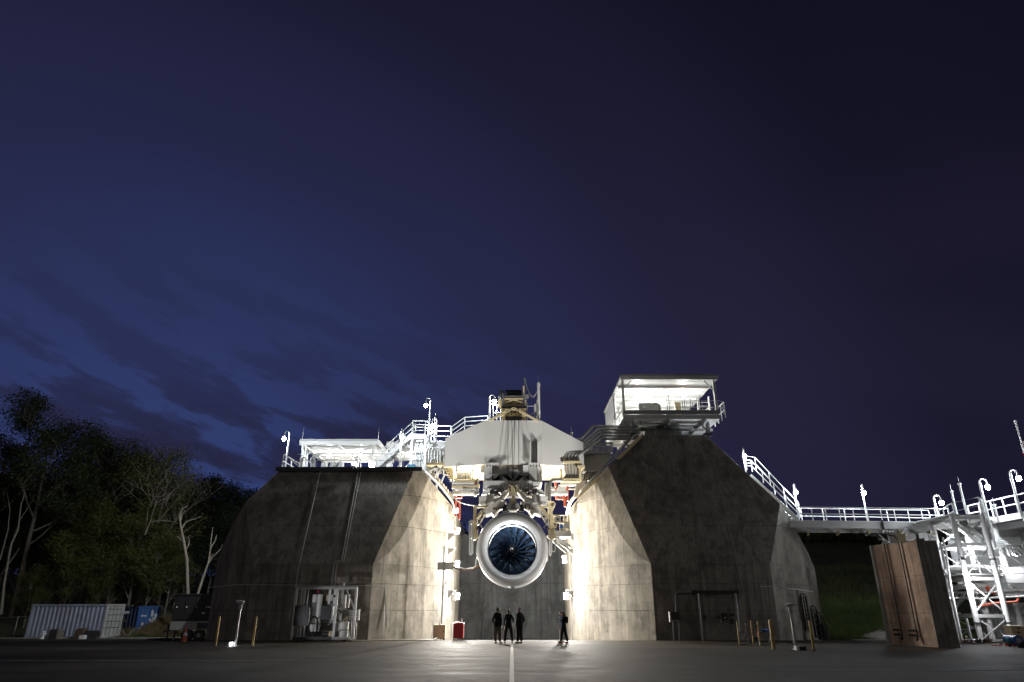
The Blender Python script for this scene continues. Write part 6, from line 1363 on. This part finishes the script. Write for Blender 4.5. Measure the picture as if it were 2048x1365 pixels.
for x, y1, m in ((1406, 1231, 'gray'), (1431, 1236, 'gray'), (1436, 1236, 'gray'), (1444, 1226, 'gray'), (1459, 1227, 'gray')): part('drop_pipe', MB().tube([P(x, 1187, 43.2), V(P(x, 1187, 43.2).x, 43.2, P(x, y1, 43.2).z)], .028, 7), m, t)
for a in ((1407, 1413, 1231, 1238), (1445, 1455, 1226, 1241), (1461, 1468, 1227, 1233), (1461, 1468, 1238, 1248), (1435, 1441, 1234, 1237)): part('switch_box', MB().pbox(*a, 43.15, .15), 'dark', t)
for p_ in ((1441.5, 1241), (1441.5, 1245)): part('indicator', MB().box(P(p_[0], p_[1], 43.1), (.05, .03, .05)), 'label', t)
part('gauge', MB().box(P(1450, 1236, 43.1), (.1, .03, .1)), 'ltgray', t); part('gauge', MB().box(P(1464, 1235, 43.1), (.1, .03, .1)), 'gray', t)
conduit('conduit', 'horizontal conduit on the right tower base before the grey flank', [(1519, 1174), (1541, 1173.5)], .018)
conduit('conduit', 'thin drop conduit near the bicycle on the right tower', [(1519, 1174), (1531, 1258)], .012, 'gray')
# horizontal conduit on the flank (on the curved outer face)
def flank(px, py):
    d = ray(px, py); best = None; poly = nose(1)
    out = [(21.7, 51.0), (21.55, 50.3), (20.7, 48.9), (19.7, 47.5), (18.6, 46.1), (17.4, 44.9), (16.7, 44.2), (15.92, 43.5)]
    for (xa, ya), (xb, yb) in zip(out[:-1], out[1:]):
        ex, ey = xb - xa, yb - ya; den = d.x * ey - d.y * ex
        if abs(den) < 1e-9: continue
        tt = ((xa - CAM.x) * ey - (ya - CAM.y) * ex) / den; u = ((xa + (0)) * 0)
        X_ = CAM.x + d.x * tt; Y_ = CAM.y + d.y * tt; u = ((X_ - xa) * ex + (Y_ - ya) * ey) / (ex * ex + ey * ey)
        if -.01 <= u <= 1.01:
            n_ = V(-ey, ex, 0).normalized()
            if n_.x < 0: n_ = -n_
            n_ = V(abs(n_.x), -abs(n_.y), 0)
            return CAM + d * tt + n_ * .05
    return P(px, py, 50)
t = T('conduit', 'pale horizontal conduit with drop on the grey right flank', 'conduit', tuple(flank(1592, 1179)), 'conduits on the tower faces')
part('pipe', MB().tube([flank(x, y) for x, y in ((1544, 1173.5), (1560, 1175), (1576, 1177), (1592, 1179), (1608, 1181.5), (1625, 1184))], .028, 7), 'white', t, 60); part('drop', MB().tube([flank(1592, 1179), flank(1600, 1240)], .02, 6), 'dark', t)
# stepped racks of short ladders on the flank (fixed stacked ladder cages)
for k, (x0, y0, x1, y1, n_) in enumerate(((1603, 1192, 1617, 1262, 8), (1624, 1217, 1634, 1276, 5), (1633, 1229, 1643, 1280, 5), (1645, 1249, 1655, 1284, 3))):
    t = T('wall_ladder', ['tallest', 'second tallest', 'third', 'shortest'][k] + ' dark ladder cage leaning on the grey right flank', 'ladder', tuple(flank(min(x1, 1650), y1)), 'dark ladders on the right flank')
    Yk = 49.0 + k * .4
    o_ = V(.0, -.12, 0)
    a0, a1 = P(x0 - 2, y0, 49.3 - k * .2), P(x0 - 2 + (y1 - y0) * .17, y1 + 0, 49.3 - k * .2); b0_, b1_ = P(x0 + 8, y0 + 1, 48.9 - k * .2), P(x0 + 8 + (y1 - y0) * .17, y1 + 3, 48.9 - k * .2)
    sh = V(0, -4.0 + k * .25, 0)
    def q_(p): dd_ = p - CAM; return CAM + dd_ * .93
    a0, a1, b0_, b1_ = map(q_, (a0, a1, b0_, b1_))
    part('side_rail', MB().beam(a0, a1, .09), 'black', t); part('side_rail', MB().beam(b0_, b1_, .09), 'black', t); part('side_rail', MB().beam(a0 + (b0_ - a0) * .5, a1 + (b1_ - a1) * .5, .06), 'black', t)
    part('top_loop', MB().tube([a0, a0 + V(.05, 0, .12), b0_ + V(-.05, 0, .12), b0_], .035, 6), 'black', t)
    for i in range(n_): u = (i + .9) / (n_ + .3); part('rung', MB().beam((a0 + (b0_ - a0) * .35).lerp(a1 + (b1_ - a1) * .35, u), b0_.lerp(b1_, u), .05), 'galv', t)
# gravel pile
mb = MB(); r5 = random.Random(9)
for i in range(900):
    a = r5.uniform(0, 6.28); rr3 = math.sqrt(r5.random()); x = 24.6 + rr3 * 1.5 * math.cos(a); y = 48.8 + rr3 * 1.0 * math.sin(a); z = hill(x, y) + (1 - rr3) * .75 + .05
    s_ = r5.uniform(.03, .08); mb.ball((x, y, z), (s_, s_ * .9, s_ * .7), 5, 3)
mb.ball((24.6, 48.8, hill(24.6, 48.8)), (1.45, .95, .7), 16, 8)
S('gravel_pile', mb, 'gravel', 'pale gravel pile at the foot of the grass slope', 'gravel pile', kind='stuff')

# spots added to brighten the engine and girder, set apart from the floor boxes
def beamlight(src, aim, half, W, col=(1.0, .97, .92), soft=1.0):
    l = bpy.data.lights.new('fill_beam', 'SPOT'); l.energy = W; l.spot_size = R(half * 2); l.spot_blend = .6; l.shadow_soft_size = soft; l.color = col
    o = bpy.data.objects.new('fill_beam', l); link(o); o.location = src; o.rotation_euler = (Vector(aim) - Vector(src)).to_track_quat('-Z', 'Y').to_euler()
ql = pos_on_ground(459, 1293); qr = pos_on_ground(1600, 1301)
for q in (V(ql.x + 1.3, ql.y + .9, .3), V(qr.x - 3.1, qr.y + 3.0, .3)):
    s_ = -1 if q.x < 0 else 1
    beamlight(q, (s_ * .5, 42.2, 4.9), 9.4, 4200, soft=.4); beamlight(q, (s_ * 1.3, 45.2, 11.8), 15, 12500, soft=.9)
beamlight((-16.5, 47.5, 13.3), (-36, 64, 3), 52, 9000, (.90, .95, 1.0), .15)  # spot added at the deck corner post to brighten containers and trees
beamlight((ql.x + .3, ql.y + .2, .3), (-10.6, 42, 1.5), 17, 420, (.95, .95, 1.0), .08)  # weak spot added by the left box to brighten the skid
# ================================================================== PEOPLE
def skin_mesh(verts, edges, radii, sub=1, root=0):
    me = bpy.data.meshes.new('skin_src'); me.from_pydata(verts, edges, []); o = bpy.data.objects.new('skin_src', me); link(o)
    md = o.modifiers.new('skin', 'SKIN'); md.use_smooth_shade = True
    for i, r in enumerate(radii): me.skin_vertices[0].data[i].radius = (r if isinstance(r, tuple) else (r, r)); me.skin_vertices[0].data[i].use_root = (i == root)
    o.modifiers.new('sub', 'SUBSURF').levels = sub
    dg = bpy.context.evaluated_depsgraph_get(); dg.update()
    ev = bpy.data.meshes.new_from_object(o.evaluated_get(dg)); bpy.data.objects.remove(o); bpy.data.meshes.remove(me)
    vs = [v.co.copy() for v in ev.vertices]; fs = [tuple(p.vertices) for p in ev.polygons]; bpy.data.meshes.remove(ev)
    return vs, fs
def person(loc, face, H, label, top, legm, shoe, hair, legs=((-.075, 0), (.075, 0)), arms=('down', 'down'), headturn=0.0, build=1.0, longhair=False, jacket_long=False, knee=(0, 0)):
    """local frame: the person looks along +Y; face = turn about Z"""
    h = H
    J = {}; vs = []; es = []; rs = []
    def j(n, p, r, frm=None):
        J[n] = len(vs); vs.append(V(*p) * h); rs.append((r[0] * h * build, r[1] * h * build) if isinstance(r, tuple) else r * h * build)
        if frm: es.append((J[frm], J[n]))
    j('pel', (0, 0, .535), (.088, .066)); j('waist', (0, .004, .61), (.080, .060), 'pel'); j('chest', (0, .006, .71), (.092, .064), 'waist'); j('upch', (0, -.004, .785), (.084, .052), 'chest')
    j('neck', (0, -.002, .845), .034, 'upch'); j('nk2', (0, .008, .88), .034, 'neck')
    hands = []
    for s, nm, a in ((-1, 'L', arms[0]), (1, 'R', arms[1])):
        j('sh' + nm, (s * .098, -.006, .80), .042, 'upch')
        if a == 'down': el, wr = (s * .135, -.02, .635), (s * .135, .02, .495)
        elif a == 'pocket': el, wr = (s * .155, -.05, .64), (s * .105, .035, .535)
        elif a == 'fold': el, wr = (s * .155, -.01, .645), (s * .05, .105, .655)
        elif a == 'hip': el, wr = (s * .165, .0, .655), (s * .11, .10, .63)
        elif a == 'chest': el, wr = (s * .125, .03, .655), (s * .035, .115, .735)
        j('um' + nm, tuple((V(s * .098, -.006, .80) * .5 + V(*el) * .5)), .033, 'sh' + nm); j('el' + nm, el, .028, 'um' + nm); j('wr' + nm, wr, .020, 'el' + nm); hands.append((s, V(*el), V(*wr), a))
    for s, nm, (lx, ly), kn in ((-1, 'l', legs[0], knee[0]), (1, 'r', legs[1], knee[1])):
        j('hp' + nm, (s * .046, 0, .495), .066, 'pel'); j('th' + nm, (s * .046 * .5 + lx * .5, ly * .4 + .008 + kn * .5, .39), .060, 'hp' + nm); j('kn' + nm, (lx * .85, ly * .6 + .01 + kn, .275), .049, 'th' + nm)
        j('cf' + nm, (lx * .95, ly * .85 - .004 + kn * .5, .18), .046, 'kn' + nm); j('an' + nm, (lx, ly, .055), .038, 'cf' + nm)
    V0, F0 = skin_mesh(vs, es, rs, 1)
    mb = MB(); mb.add(V0, F0); nbody = len(mb.f)
    # head with face
    hc = V(0, .018, .935) * h; rx, ry, rz = .043 * h, .055 * h, .068 * h; Rz = Matrix.Rotation(headturn, 3, 'Z')
    n0 = len(mb.v); mb.ball((0, 0, 0), (rx, ry, rz), 14, 10)
    for i in range(n0, len(mb.v)):
        v = mb.v[i]
        if v.z < 0: v.x *= 1 - .28 * (-v.z / rz); v.y = v.y * (1 - .18 * (-v.z / rz)) + .1 * ry * (-v.z / rz)
    n1 = len(mb.v)
    mb.ball((0, ry * 1.0, -.004 * h), (.007 * h, .012 * h, .013 * h), 6, 5)                       # nose
    mb.ball((0, ry * .86, -.034 * h), (.014 * h, .006 * h, .004 * h), 6, 4)                       # mouth
    for s in (-1, 1): mb.ball((s * .017 * h, ry * .86, .006 * h), (.006 * h, .004 * h, .004 * h), 6, 4); mb.ball((s * rx * 1.0, -.002 * h, -.004 * h), (.005 * h, .010 * h, .017 * h), 6, 5)
    for i in range(n0, len(mb.v)): mb.v[i] = Rz @ mb.v[i] + hc
    nhead = len(mb.f)
    # hands: palm and five fingers, each its own tapering bent chain rooted in the palm
    for s, el, wr, a in hands:
        d = (wr - el).normalized(); wr = wr * h; side = V(0, 1, 0) if abs(d.y) < .7 else V(0, 0, 1); side = (side - d * side.dot(d)).normalized(); nrm = d.cross(side) * s
        mb.beam(wr - d * .008 * h, wr + d * .050 * h, .040 * h, .016 * h, up=nrm)
        for f, (off, ln) in enumerate(((.016, .040), (.006, .046), (-.005, .043), (-.015, .034))):
            b0_ = wr + d * .046 * h + side * off * h; k1 = b0_ + d * ln * .5 * h - nrm * .004 * h; k2 = k1 + d * ln * .4 * h - nrm * .014 * h
            mb.tube([b0_ - d * .01 * h, b0_, k1, k2], [.0052 * h, .0052 * h, .0048 * h, .0038 * h], 5)
        b0_ = wr + d * .012 * h + side * .020 * h; mb.tube([b0_ - side * .008 * h, b0_ + side * .010 * h + d * .012 * h, b0_ + side * .014 * h + d * .034 * h], [.0065 * h, .006 * h, .0045 * h], 5)
    r = T('person', label, 'person', (0, 0, 0), 'people in front of the engine', rz=face)
    o = part('body', mb, 'skin', r, 60)
    me = o.data; me.materials.append(M[top]); me.materials.append(M[legm])
    cuts = .50 if not jacket_long else .43
    hx = [wr * h for _, _, wr, _ in hands]
    for p in me.polygons:
        if p.index >= nbody or True:
            c = p.center
            if c.z > .855 * h: continue
            if min((c - w).length for w in hx) < .012 * h or (abs(c.x) > .03 * h and any((c - w - (w - e * h).normalized() * .04 * h).length < .055 * h and (c - w).dot(w - e * h) > 0 for w, (_, e, _, _) in zip(hx, hands)) and c.z > .3 * h): continue
            me.polygons[p.index].material_index = 1 if c.z > cuts * h or (abs(c.x) > .115 * h and c.z > .5 * h) else 2
    # jacket hem and collar as clothing children
    hem = MB(); 
    for z0, z1, ra, rb in ((cuts - .035, .60, .100, .088),): hem.lathe([(ra * h * build, z0 * h), (ra * h * build, (z0 + .03) * h), (rb * h * build, z1 * h)], (0, 0, 0), 'Z', 20)
    for v in hem.v: v.y *= .72
    part('jacket_hem', hem, top, r, 60, ); r.children[-1]
    col = MB().lathe([(.043 * h, .835 * h), (.040 * h, .865 * h), (.036 * h, .868 * h)], (0, .0, 0), 'Z', 16); part('collar', col, top, r, 60)
    hm = MB(); hm.ball((0, 0, 0), (rx * 1.10, ry * 1.08, rz * 1.06), 14, 10)
    keep = [i for i, f in enumerate(hm.f) if sum((hm.v[k].z for k in f)) / len(f) > (.012 * h + (sum(hm.v[k].y for k in f) / len(f)) * .9)]
    hm.f = [hm.f[i] for i in keep]
    if longhair:
        hm.tube([V(0, -.030, .02) * h, V(0, -.050, -.04) * h, V(.004, -.050, -.10) * h, V(.0, -.040, -.155) * h], [.036 * h, .040 * h, .034 * h, .014 * h], 10)
        hm.tube([V(.030, .0, .02) * h, V(.036, .0, -.05) * h, V(.03, .01, -.12) * h], [.018 * h, .020 * h, .008 * h], 7); hm.tube([V(-.030, .0, .02) * h, V(-.036, .0, -.05) * h, V(-.03, .01, -.12) * h], [.018 * h, .020 * h, .008 * h], 7)
    for v in hm.v: v.xyz = Rz @ v + hc
    part('hair', hm, hair, r, 60)
    for s, (lx, ly) in ((-1, legs[0]), (1, legs[1])):
        c = V(lx, ly, 0) * h
        sh = MB().ball((0, 0, 0), (.030 * h, .078 * h, .032 * h), 12, 8)
        for v in sh.v: v.z = max(v.z, -.018 * h); v.z *= (1.0 if v.y < 0 else 1 - .45 * v.y / (.078 * h)); v.z += .020 * h; v.xyz = v + c + V(0, .035 * h, 0)
        part('shoe', sh, shoe, r, 60)
    r.location = loc
    return r
def at_px(px, py, z=0): q = pos_on_ground(px, py); return (q.x, q.y, 0)
person(at_px(995, 1287.5), R(-28), 1.80, 'man in dark shirt and khaki trousers with hands in pockets, leftmost', 'navyshirt', 'khaki', 'blackshoe', 'hairbrown', legs=((-.075, .01), (.09, -.01)), arms=('pocket', 'down'), headturn=R(-35), build=1.22)
person(at_px(1017, 1287.5), R(-4), 1.72, 'man standing legs apart with right arm bent, middle of the trio', 'navyshirt', 'darktrouser', 'blackshoe', 'hairbrown', legs=((-.115, .0), (.115, .01)), arms=('down', 'hip'), build=1.12)
person(at_px(1039.5, 1287.3), R(48), 1.80, 'grey-haired man in black jacket turned left, right of the trio', 'blackjacket', 'darktrouser', 'blackshoe', 'hairgrey', legs=((-.06, .03), (.05, -.02)), arms=('down', 'pocket'), headturn=R(35), build=1.22, jacket_long=True)
person(at_px(1128.5, 1287.0), R(72), 1.58, 'long-haired woman in black coat and red shoes near right tower', 'blackjacket', 'darktrouser', 'redshoe', 'hairlong', legs=((-.05, .10), (.05, -.10)), arms=('chest', 'down'), longhair=True, jacket_long=True, build=1.1, headturn=R(8))
person((at_px(1124.3, 1284.8)[0], 41.2, 0), R(60), 1.60, 'person in light blue top and white trousers, half hidden behind the woman', 'lightshirt', 'whitetrouser', 'whitetrouser', 'hairlong', legs=((-.05, .03), (.05, -.03)), arms=('down', 'down'), longhair=True, build=1.05)
wb = at_px(1128.5, 1287.0)
S('backpack', MB().ball((wb[0] + .16, wb[1] - .06, 1.18), (.10, .13, .18), 10, 8), 'blackjacket', 'small dark backpack on the back of the long-haired woman', 'backpack', smooth=60)

# ================================================================== TREES
def tree_mesh(seed, H, spread, bare=False, lean_=0.0, crown_lo=.35, leaf=.30, per=95, dens=1.0, tips_n=46):
    r = random.Random(seed); tr = MB(); tips = []
    def limb(p, d, L, rad, lev):
        n = 5; pts = [p]; cur = p; dd = d.normalized()
        for i in range(n):
            dd = (dd + V(r.uniform(-1, 1), r.uniform(-1, 1), r.uniform(-.5, .9)) * (.16 if lev else .06)).normalized(); cur = cur + dd * L / n; pts.append(cur)
        tr.tube(pts, [max(.012, rad * (1 - .75 * i / n)) for i in range(n + 1)], 6 if lev < 2 else 4, False)
        if lev >= (4 if bare else 3): tips.append(cur); return
        k = {0: 9, 1: 4, 2: 3, 3: 3}[lev]
        for i in range(k):
            u = (crown_lo + (1 - crown_lo) * (i + .5) / k) if lev == 0 else r.uniform(.35, 1)
            q = pts[min(n, int(u * n))].lerp(pts[min(n, int(u * n) + 1)], (u * n) % 1)
            a = r.uniform(0, 6.28) if lev == 0 else r.uniform(0, 6.28); up_ = r.uniform(.35, 1.0) if lev == 0 else r.uniform(-.1, .9)
            nd = (V(math.cos(a), math.sin(a), up_) + dd * (.3 if lev == 0 else .8)).normalized()
            l2 = (spread * (1.15 - .55 * u) * r.uniform(.7, 1.1)) if lev == 0 else L * r.uniform(.5, .75)
            limb(q, nd, l2, rad * (.45 if lev == 0 else .55), lev + 1)
        tips.append(cur)
    limb(V(0, 0, -.2), V(lean_, 0, 1), H * .93, .012 * H + .05, 0)
    lf = MB()
    if not bare:
        r.shuffle(tips)
        for tp in tips[:tips_n * 3]:
            cr = r.uniform(.35, 1.0) * spread * .20 + .25
            n_ = int(per * dens * r.uniform(.35, 1.0))
            for i in range(n_):
                g1 = V(r.gauss(0, 1), r.gauss(0, 1), r.gauss(0, .75)) * cr * .62; c = tp + g1
                if c.z < .3: continue
                a = V(r.uniform(-1, 1), r.uniform(-1, 1), r.uniform(-1, 1)).normalized(); b = a.orthogonal().normalized(); s_ = leaf * r.uniform(.5, 1.1)
                cc = b.cross(a).normalized()
                lf.v += [c - b * s_ * .5, c + cc * s_ * .22, c + b * s_ * .5, c - cc * s_ * .22]; k = len(lf.v); lf.f.append((k - 4, k - 3, k - 2, k - 1))
    return tr, lf
VAR = {}
def plant_tree(kind, seed, H, spread, loc, label, cat='tree', rz=0, mt='trunk', ml='leafdark', name='broadleaf_tree', group='trees behind the containers', sc_=1.0, **kw):
    key = (kind, ml)
    if key not in VAR:
        tr, lf = tree_mesh(seed, H, spread, **kw)
        a = bpy.data.meshes.new('trunk'); a.from_pydata([tuple(v) for v in tr.v], [], tr.f); a.materials.append(M[mt]); a.polygons.foreach_set('use_smooth', [True] * len(a.polygons))
        b = None
        if lf.f: b = bpy.data.meshes.new('crown'); b.from_pydata([tuple(v) for v in lf.v], [], lf.f); b.materials.append(M[ml])
        VAR[key] = (a, b)
    a, b = VAR[key]
    t = T(name, label, cat, tuple(loc), group, rz=rz); t.scale = (sc_, sc_, sc_)
    part('trunk', None, mt, t, mesh=a)
    if b: part('crown', None, ml, t, mesh=b)
    return t
def tp(px, Y): x = P(px, 1250, Y).x; return V(x, Y, hill(x, Y) - .1)
def top_h(px, py, Y): return P(px, py, Y).z - hill(P(px, 1250, Y).x, Y)
plant_tree('tall', 21, 19, 6.2, tp(20, 70), 'tallest broadleaf tree at the left edge of the picture', sc_=top_h(80, 838, 70) / 19.5, per=170, leaf=.33)
plant_tree('tall2', 33, 18, 5.6, tp(150, 72), 'tall broadleaf tree right of the tallest, dense crown', sc_=top_h(175, 868, 72) / 19.8, per=170, leaf=.33)
plant_tree('tall', 21, 19, 6.2, tp(-85, 75), 'tall dark tree cut by the left picture edge', sc_=.95, rz=2.0)
plant_tree('pine', 45, 15, 4.6, tp(215, 80), 'dark tree behind the pale-limbed tree', ml='leafpine', sc_=top_h(230, 905, 80) / 17.4, per=150, leaf=.33)
plant_tree('thin', 52, 14, 5.0, tp(268, 71), 'thin-crowned tree with pale limbs right of the dense tree', mt='snag', ml='leafyel', sc_=top_h(280, 925, 71) / 14.5, per=60, leaf=.26)
plant_tree('bare', 61, 14, 4.8, tp(296, 74), 'nearly leafless pale tree with spreading twigs', mt='trunk', sc_=top_h(290, 900, 74) / 14.2, bare=True, name='bare_tree')
for k, (px, py, Y, rz, lab) in enumerate(((340, 962, 92, 0, 'distant dark tree behind the left snag'), (385, 950, 95, 1.2, 'distant dark tree between both snags'), (430, 965, 92, 2.3, 'distant dark tree behind the right snag'), (475, 982, 90, 3.7, 'distant dark tree beside the left tower edge'), (520, 1000, 96, 5.0, 'distant dark tree partly hidden by the left tower'), (240, 930, 96, 4.0, 'distant dark tree behind the bare tree'), (90, 900, 92, 5.5, 'distant dark tree filling the gap between the two tall trees'))):
    plant_tree('far', 71, 13, 4.6, tp(px, Y), lab, ml='leafpine', rz=rz, sc_=top_h(px, py, Y) / 15.2, per=150, leaf=.36)
for k, (px, py, Y, rz, lab) in enumerate(((48, 1150, 66.5, .5, 'young yellow-green tree low at the left edge'), (120, 1075, 68, 0, 'yellow-green understorey tree behind the left half of grey container'), (165, 1040, 68.5, 2.0, 'taller yellow-green understorey tree behind the grey container'), (250, 1040, 68, 1.1, 'yellow-green bushy tree behind the container doors'), (285, 1075, 67.5, 3.0, 'yellow-green bushy tree above the blue container doors'), (325, 1110, 69, 4.4, 'low yellow-green tree left of the generator trailer'), (205, 1120, 67.5, 5.1, 'low yellow-green tree between two understorey trees'))):
    plant_tree('bush', 83, 8, 3.0, tp(px, Y), lab, ml='leafyel', rz=rz, name='understorey_tree', group='yellow-green understorey trees', sc_=top_h(px, py, Y) / 8.2, per=170, leaf=.22, crown_lo=.12)
def snag(label, Y, segs, r0):
    b = P(*segs[0][0], Y); t = T('snag_tree', label, 'dead tree', tuple(b), 'bleached dead trees')
    for k, sg in enumerate(segs):
        n_ = len(sg); part('trunk' if k == 0 else 'branch', MB().tube([P(x, y, Y + .1 * k) for x, y in sg], [r0 * (1 if k == 0 else .5) * (1 - .8 * i / (n_ - 1)) for i in range(n_)], 7), 'snag', t, 60)
snag('left bleached dead tree with forked top behind the trailer', 60, [[(375, 1262), (376, 1190), (374, 1120), (368, 1085), (362, 1055), (359, 1030), (366, 1018), (374, 1012)], [(368, 1085), (360, 1078), (354, 1073)], [(373, 1098), (379, 1085), (377, 1073)], [(364, 1057), (372, 1044), (390, 1038), (404, 1033)], [(362, 1040), (364, 1028), (372, 1020)], [(360, 1030), (362, 1022), (366, 1014)]], .16)
snag('right bleached dead tree leaning right behind the trailer', 61, [[(388, 1262), (395, 1190), (408, 1150), (417, 1125), (421, 1098), (430, 1082), (434, 1070)], [(412, 1135), (425, 1115), (440, 1100), (445, 1088)], [(421, 1098), (422, 1082), (424, 1065), (426, 1055)], [(417, 1125), (424, 1110), (428, 1108)]], .15)
snag('pale bare branch reaching right in front of the dark trees', 66, [[(290, 1070), (300, 1045), (320, 1041), (340, 1043), (358, 1047)], [(300, 1045), (310, 1012), (330, 1005), (352, 985)], [(310, 1012), (318, 995), (340, 988), (370, 992)], [(290, 1070), (296, 1020), (312, 990)]], .09)
snag('pale leaning trunk pair at the far left edge', 63, [[(2, 1230), (8, 1170), (22, 1090), (36, 1060), (42, 1010), (50, 985)], [(0, 1120), (16, 1060), (20, 1020), (14, 985)], [(22, 1090), (40, 1040), (66, 1000)], [(2, 1150), (30, 1110), (40, 1095)]], .13)
for k, (px, py, Y, rz, lab) in enumerate(((-20, 930, 84, 1.0, 'dark tree filling behind the far left leaning trunks'), (60, 960, 82, 2.6, 'dark tree low behind the tallest tree'), (130, 985, 84, 4.1, 'dark tree low between the tall trees'), (310, 985, 84, .4, 'dark tree behind the leafless pale tree'), (355, 1020, 80, 3.3, 'dark tree directly left of the left snag'), (405, 1010, 82, 5.2, 'dark tree between the snags, nearer one'), (450, 1030, 80, 1.7, 'dark tree touching the left tower flank'))):
    plant_tree('far', 71, 13, 4.6, tp(px, Y), lab, ml='leafpine', rz=rz, sc_=top_h(px, py, Y) / 15.2)
for k, (px, py, Y, rz, lab) in enumerate(((15, 1070, 76, .7, 'dark bushy tree low behind the leaning pale trunks'), (70, 1050, 77, 2.9, 'dark bushy tree low right of the leaning pale trunks'), (110, 1080, 76, 4.8, 'dark bushy tree low behind the left end of grey container'))):
    plant_tree('bush2', 84, 8, 3.4, tp(px, Y), lab, ml='leafpine', rz=rz, name='understorey_tree', sc_=top_h(px, py, Y) / 8.2, per=200, leaf=.26, crown_lo=.1)
# far wood that closes the horizon as one mass
mb = MB(); r6 = random.Random(77)
for i in range(110000):
    x = r6.uniform(-125, 75); y = r6.uniform(98, 116); zt_ = (12.5 if x < 15 else 1.2) + (3.2 if x < 15 else .8) * mn.noise(V(x * .06, y * .05, 1)) + (2.0 if x < 15 else .6) * mn.noise(V(x * .22, y * .2, 4))
    z = hill(x, y) + abs(r6.gauss(0, 1)) * 0 + zt_ * (r6.random() ** .55); s_ = r6.uniform(.35, .8)
    a = V(r6.uniform(-1, 1), r6.uniform(-1, 1), r6.uniform(-1, 1)).normalized(); b = a.orthogonal().normalized(); cc = a.cross(b); c = V(x, y, z)
    mb.v += [c - b * s_ * .5, c + cc * s_ * .35, c + b * s_ * .5, c - cc * s_ * .35]; k = len(mb.v); mb.f.append((k - 4, k - 3, k - 2, k - 1))
o = part('far_wood', mb, 'leafpine'); tag(o, 'dark continuous wood on the rise behind everything', 'wood', kind='stuff')
# grass on the slope at the right, dry grass on the bank at the left
def blades(n, xr, yr, hmin, hmax, m, label, name, seed, cond=None):
    r = random.Random(seed); mb = MB()
    while n > 0:
        x = r.uniform(*xr); y = r.uniform(*yr); n -= 1
        if cond and not cond(x, y): continue
        cl_ = .6 + .8 * max(0, mn.noise(V(x * .5, y * .5, 0)) + .4); z = hill(x, y); h_ = r.uniform(hmin, hmax) * cl_; a = r.uniform(0, 6.28); w_ = .02 + .012 * (y - 46) / 20
        dx, dy = math.cos(a) * w_, math.sin(a) * w_; lx_, ly_ = r.uniform(-.4, .4) * h_, r.uniform(-.4, .4) * h_
        mb.v += [V(x - dx, y - dy, z - .02), V(x + dx, y + dy, z - .02), V(x + lx_, y + ly_, z + h_)]; k = len(mb.v); mb.f.append((k - 3, k - 2, k - 1))
    o = part(name, mb, m); tag(o, label, 'grass', kind='stuff'); return o
blades(60000, (21.5, 34), (47, 62), .12, .38, 'grassblade', 'short green grass covering the slope behind the walkway', 'slope_grass', 5)
blades(16000, (21.5, 40), (59, 76), .25, .7, 'scrub', 'tall dark scrub grass higher up the slope', 'scrub_grass', 6)
blades(16000, (-36, -24), (61.0, 67), .2, .75, 'drygrass', 'dry brown grass on the bank behind the containers', 'bank_grass', 7)
blades(9000, (-48, -22), (58.6, 61), .06, .28, 'grassblade', 'short green grass strip along the apron edge at left', 'verge_grass', 8)
